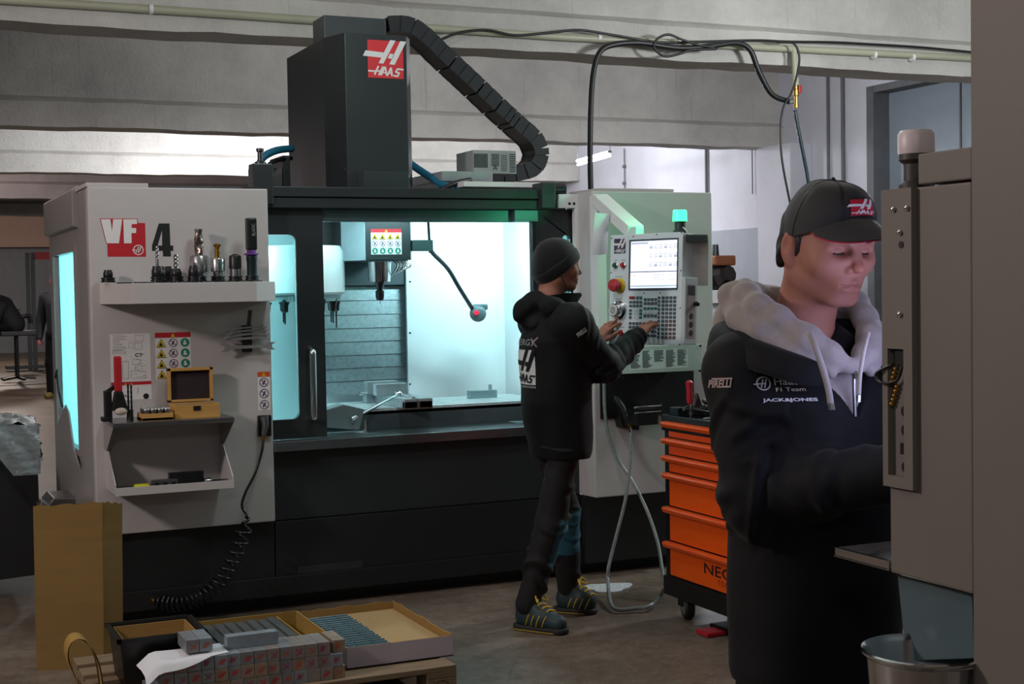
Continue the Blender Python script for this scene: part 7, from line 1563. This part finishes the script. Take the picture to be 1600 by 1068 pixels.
    for k in range(21):   # open stand-up collar
        a = math.radians(-165+k*16.5); r0, r1 = .078, .092; z1 = 1.545+.012*math.cos(a) if abs(a) > .5 else 1.545; fl = 1+.45*max(0, math.cos(a))
        p = w((r0*math.sin(a), .0+r0*math.cos(a), 1.452)); q_ = w((r1*math.sin(a), .005+r1*math.cos(a)*fl, z1-.012*max(0, math.cos(a)))); G.append([p*(1-f_)+q_*f_ for f_ in (0, .33, .66, 1)]); cc = w((0, 0, 0)); G2.append([np.array([cc[0]+(x[0]-cc[0])*.93, cc[1]+(x[1]-cc[1])*.93, x[2]]) for x in G[-1]][::-1])
    m.grid(G); m.grid(G2); m.build('collar', M_cloth, t, smooth=3.2)
    # back print
    fwd = ps.R @ np.array([0, 1, 0]); u = -(ps.R @ np.array([-1, 0, 0])); P = Print(w((0, -.25, 0)), u, (0, 0, 1)); k_ = FPX/6.45; zz = lambda y: 1.58-(y-447)/k_
    P.rect(-.088, zz(599), .088, zz(548), 0, 1); P.build
    P2 = Print(w((0, -.25, 0)), u, (0, 0, 1)); P2.rect(-.085, zz(600), .085, zz(546), 0, 1); hgt = zz(546)-zz(600); P2.logo(-.085, zz(600), .17, hgt, 0, 1, 2, square=False); P2.text('AUTOMATION', -.085, zz(605), .009, 0, 1, width=.17); P2.text('ENERGY', -.11, zz(539), .028, 2, 1, width=.2); P2.line(.06, zz(528), .10, zz(541), .008, 3, 1); P2.line(.10, zz(526), .065, zz(540), .008, 3, 1); subdiv_print(P2, 2)
    lays = [np.dot(np.array(p)-P2.o, P2.n) for p in P2.v]; project(P2, jk, fwd, .002); P2.v = [tuple(np.array(p)-fwd*l_*1.5) for p, l_ in zip(P2.v, lays)]; P2.build('back_print', [mat('cloth_white', 'c9ced0'), MATS['jacket_black'], mat('cloth_lightgrey', '9da3a5', .7), mat('cloth_mauve', '7a6b74', .7)], jk)
    o = PD(904, 527, 6.2); sc = 6.2/FPX; P = Print(o, nrm(CR*.8+CU*.6), nrm(CU*.8-CR*.6)); P.text('PIRELLI', 0, 0, 7*sc, 0, 1, width=17*sc, bold=.04); project(P, jk, ray(910, 520), .002); P.build('sleeve_print', [MATS['cloth_white']], jk)
    MB().tube([PD(876, 428, 6.42), PD(883, 445, 6.42), PD(884, 455, 6.43)], .0025, 5).build('ear_cord', M_cable, t)
    return t
operator()

# ---------------------------------------------------------------- two people far at the left
def far_people():
    M_dj = mat('far_jacket', '262b2e', .8, var=.1)
    b = PY(93, 560, 22.6); b = np.array([b[0], 22.6, 0]); sc = 1.08
    t = thing('person', 'distant person in dark jacket standing beyond the machine corner', 'person', b); ps = Pose(b, 215); w = lambda p: ps.w(np.array(p)*sc)
    hf = head_frame(w((0, .03, 1.65)), 215, 0, 1.08); hw = hf[0]
    S, E, Wr = [[w((s*.2, 0, 1.42)), w((s*.27, -.02, 1.12)), w((s*.28, .04, .86))] for s in (1, -1)], None, None
    B = head_prims(hf, False)+[rc(H(hf, (0, -.012, -.03)), w((0, -.02, 1.45)), .055, .06, .04), rc(w((0, 0, 1.0)), w((0, 0, 1.35)), .13, .14, .05)]; J = [rc(w((0, 0, .95)), w((0, 0, 1.3)), .17, .18, .05), rc(w((.12, 0, 1.38)), w((-.12, 0, 1.38)), .1, .1, .05)]; T = []
    for s_, e_, w_ in S: B += limb(s_, e_, w_, .045, .04, .03)+hand_prims(w_, np.array([0, -.1, -1]), ps.R @ np.array([1, 0, 0]) if s_ is S[0][0] else ps.R @ np.array([-1, 0, 0]), 1 if s_ is S[0][0] else -1, (.3, .35, .4, .45), .08, 1.05); J += limb(s_, e_, w_, .085, .075, .055, .04)
    for s in (1, -1): a, k, c = w((s*.1, 0, .9)), w((s*.12, .02, .5)), w((s*.13, 0, .1)); B += limb(a, k, c, .07, .05, .04); T += limb(a, k, c-(0, 0, .03), .1, .085, .075, .04)
    V, F = net(B, b-np.array([.55, .55, .02]), b+np.array([.55, .55, 2.0]), .016); skin_obj('body', V, F, mat('skin_pink', 'c46a72', .5, var=.05), t)
    V, F = net(J, b-np.array([.55, .55, -.7]), b+np.array([.55, .55, 1.8]), .02); skin_obj('jacket', V, F, M_dj, t); V, F = net(T, b-np.array([.4, .4, -.03]), b+np.array([.4, .4, 1.2]), .02); skin_obj('trousers', V, F, M_trous, t)
    hr = [el(H(hf, (0, -.01, .03)), (.085, .1, .1), .01, hf[1]), bxs(H(hf, (0, .09, -.03)), (.1, .05, .07), .01, .01, hf[1], -1)]; V, F = net(hr, hw-.2, hw+.2, .012); skin_obj('hair', V, F, M_hair, t)
    for s in (1, -1): c = w((s*.13, .0, .05)); V, F = net([rc(c-(ps.R @ np.array([0, .05, 0])), c+ps.R @ np.array([0, .16, -.01]), .05, .045, .02)], c-.28, c+.28, .016); skin_obj('shoe', V, F, mat('shoe_ochre', '6f5c22', .6), t)
    # seated, leaning forward
    s0 = PY(20, 520, 27.2); b = np.array([s0[0], 27.2, 0]); t = thing('person', 'distant seated person in black hunched over at left edge', 'person', b); ps = Pose(b, 285); z = s0[2]+.04; w = ps.w
    hf = head_frame(w((0, .36, z+.62)), 285, 35, 1.05); hw = hf[0]
    B = head_prims(hf, False)+[rc(H(hf, (0, -.02, -.03)), w((0, .2, z+.5)), .055, .07, .04), rc(w((0, 0, z+.12)), w((0, .18, z+.45)), .13, .14, .05)]; J = [rc(w((0, -.02, z+.12)), w((0, .15, z+.42)), .2, .19, .06), rc(w((.17, .15, z+.46)), w((-.17, .15, z+.46)), .1, .1, .06), rc(w((0, .12, z+.5)), w((0, .2, z+.58)), .12, .08, .05)]; T = []
    for s in (1, -1):
        a, e, c = w((s*.2, .15, z+.42)), w((s*.27, .25, z+.18)), w((s*.12, .45, z+.22)); B += limb(a, e, c, .045, .04, .03)+hand_prims(c, ps.R @ np.array([-s*.4, 1, 0]), (0, 0, 1), -s, (.5, .5, .5, .5)); J += limb(a, e, c, .085, .075, .055, .04)
        a, k, c = w((s*.1, 0, z+.08)), w((s*.14, .42, z+.1)), w((s*.14, .4, .1)); B += limb(a, k, c, .07, .055, .04); T += limb(a, k, c, .1, .085, .07, .04)
        c = w((s*.14, .42, .05)); V, F = net([rc(c-(ps.R @ np.array([0, .05, 0])), c+ps.R @ np.array([0, .16, -.01]), .05, .045, .02)], c-.28, c+.28, .016); skin_obj('shoe', V, F, M_black, t)
    V, F = net(B, b-np.array([.8, .8, .02]), b+np.array([.8, .8, 1.8]), .018); skin_obj('body', V, F, MATS['skin_pink'], t); V, F = net(J, b-np.array([.7, .7, -.3]), b+np.array([.7, .7, 1.7]), .022); skin_obj('jacket', V, F, mat('far_black', '121416', .8), t); V, F = net(T, b-np.array([.7, .7, -.03]), b+np.array([.7, .7, 1.2]), .022); skin_obj('trousers', V, F, M_trous, t)
    hr = [el(H(hf, (0, -.01, .03)), (.085, .1, .1), .01, hf[1]), bxs(H(hf, (0, .09, -.03)), (.1, .05, .07), .01, .01, hf[1], -1)]; V, F = net(hr, hw-.2, hw+.2, .012); skin_obj('hair', V, F, M_hair, t)
far_people()
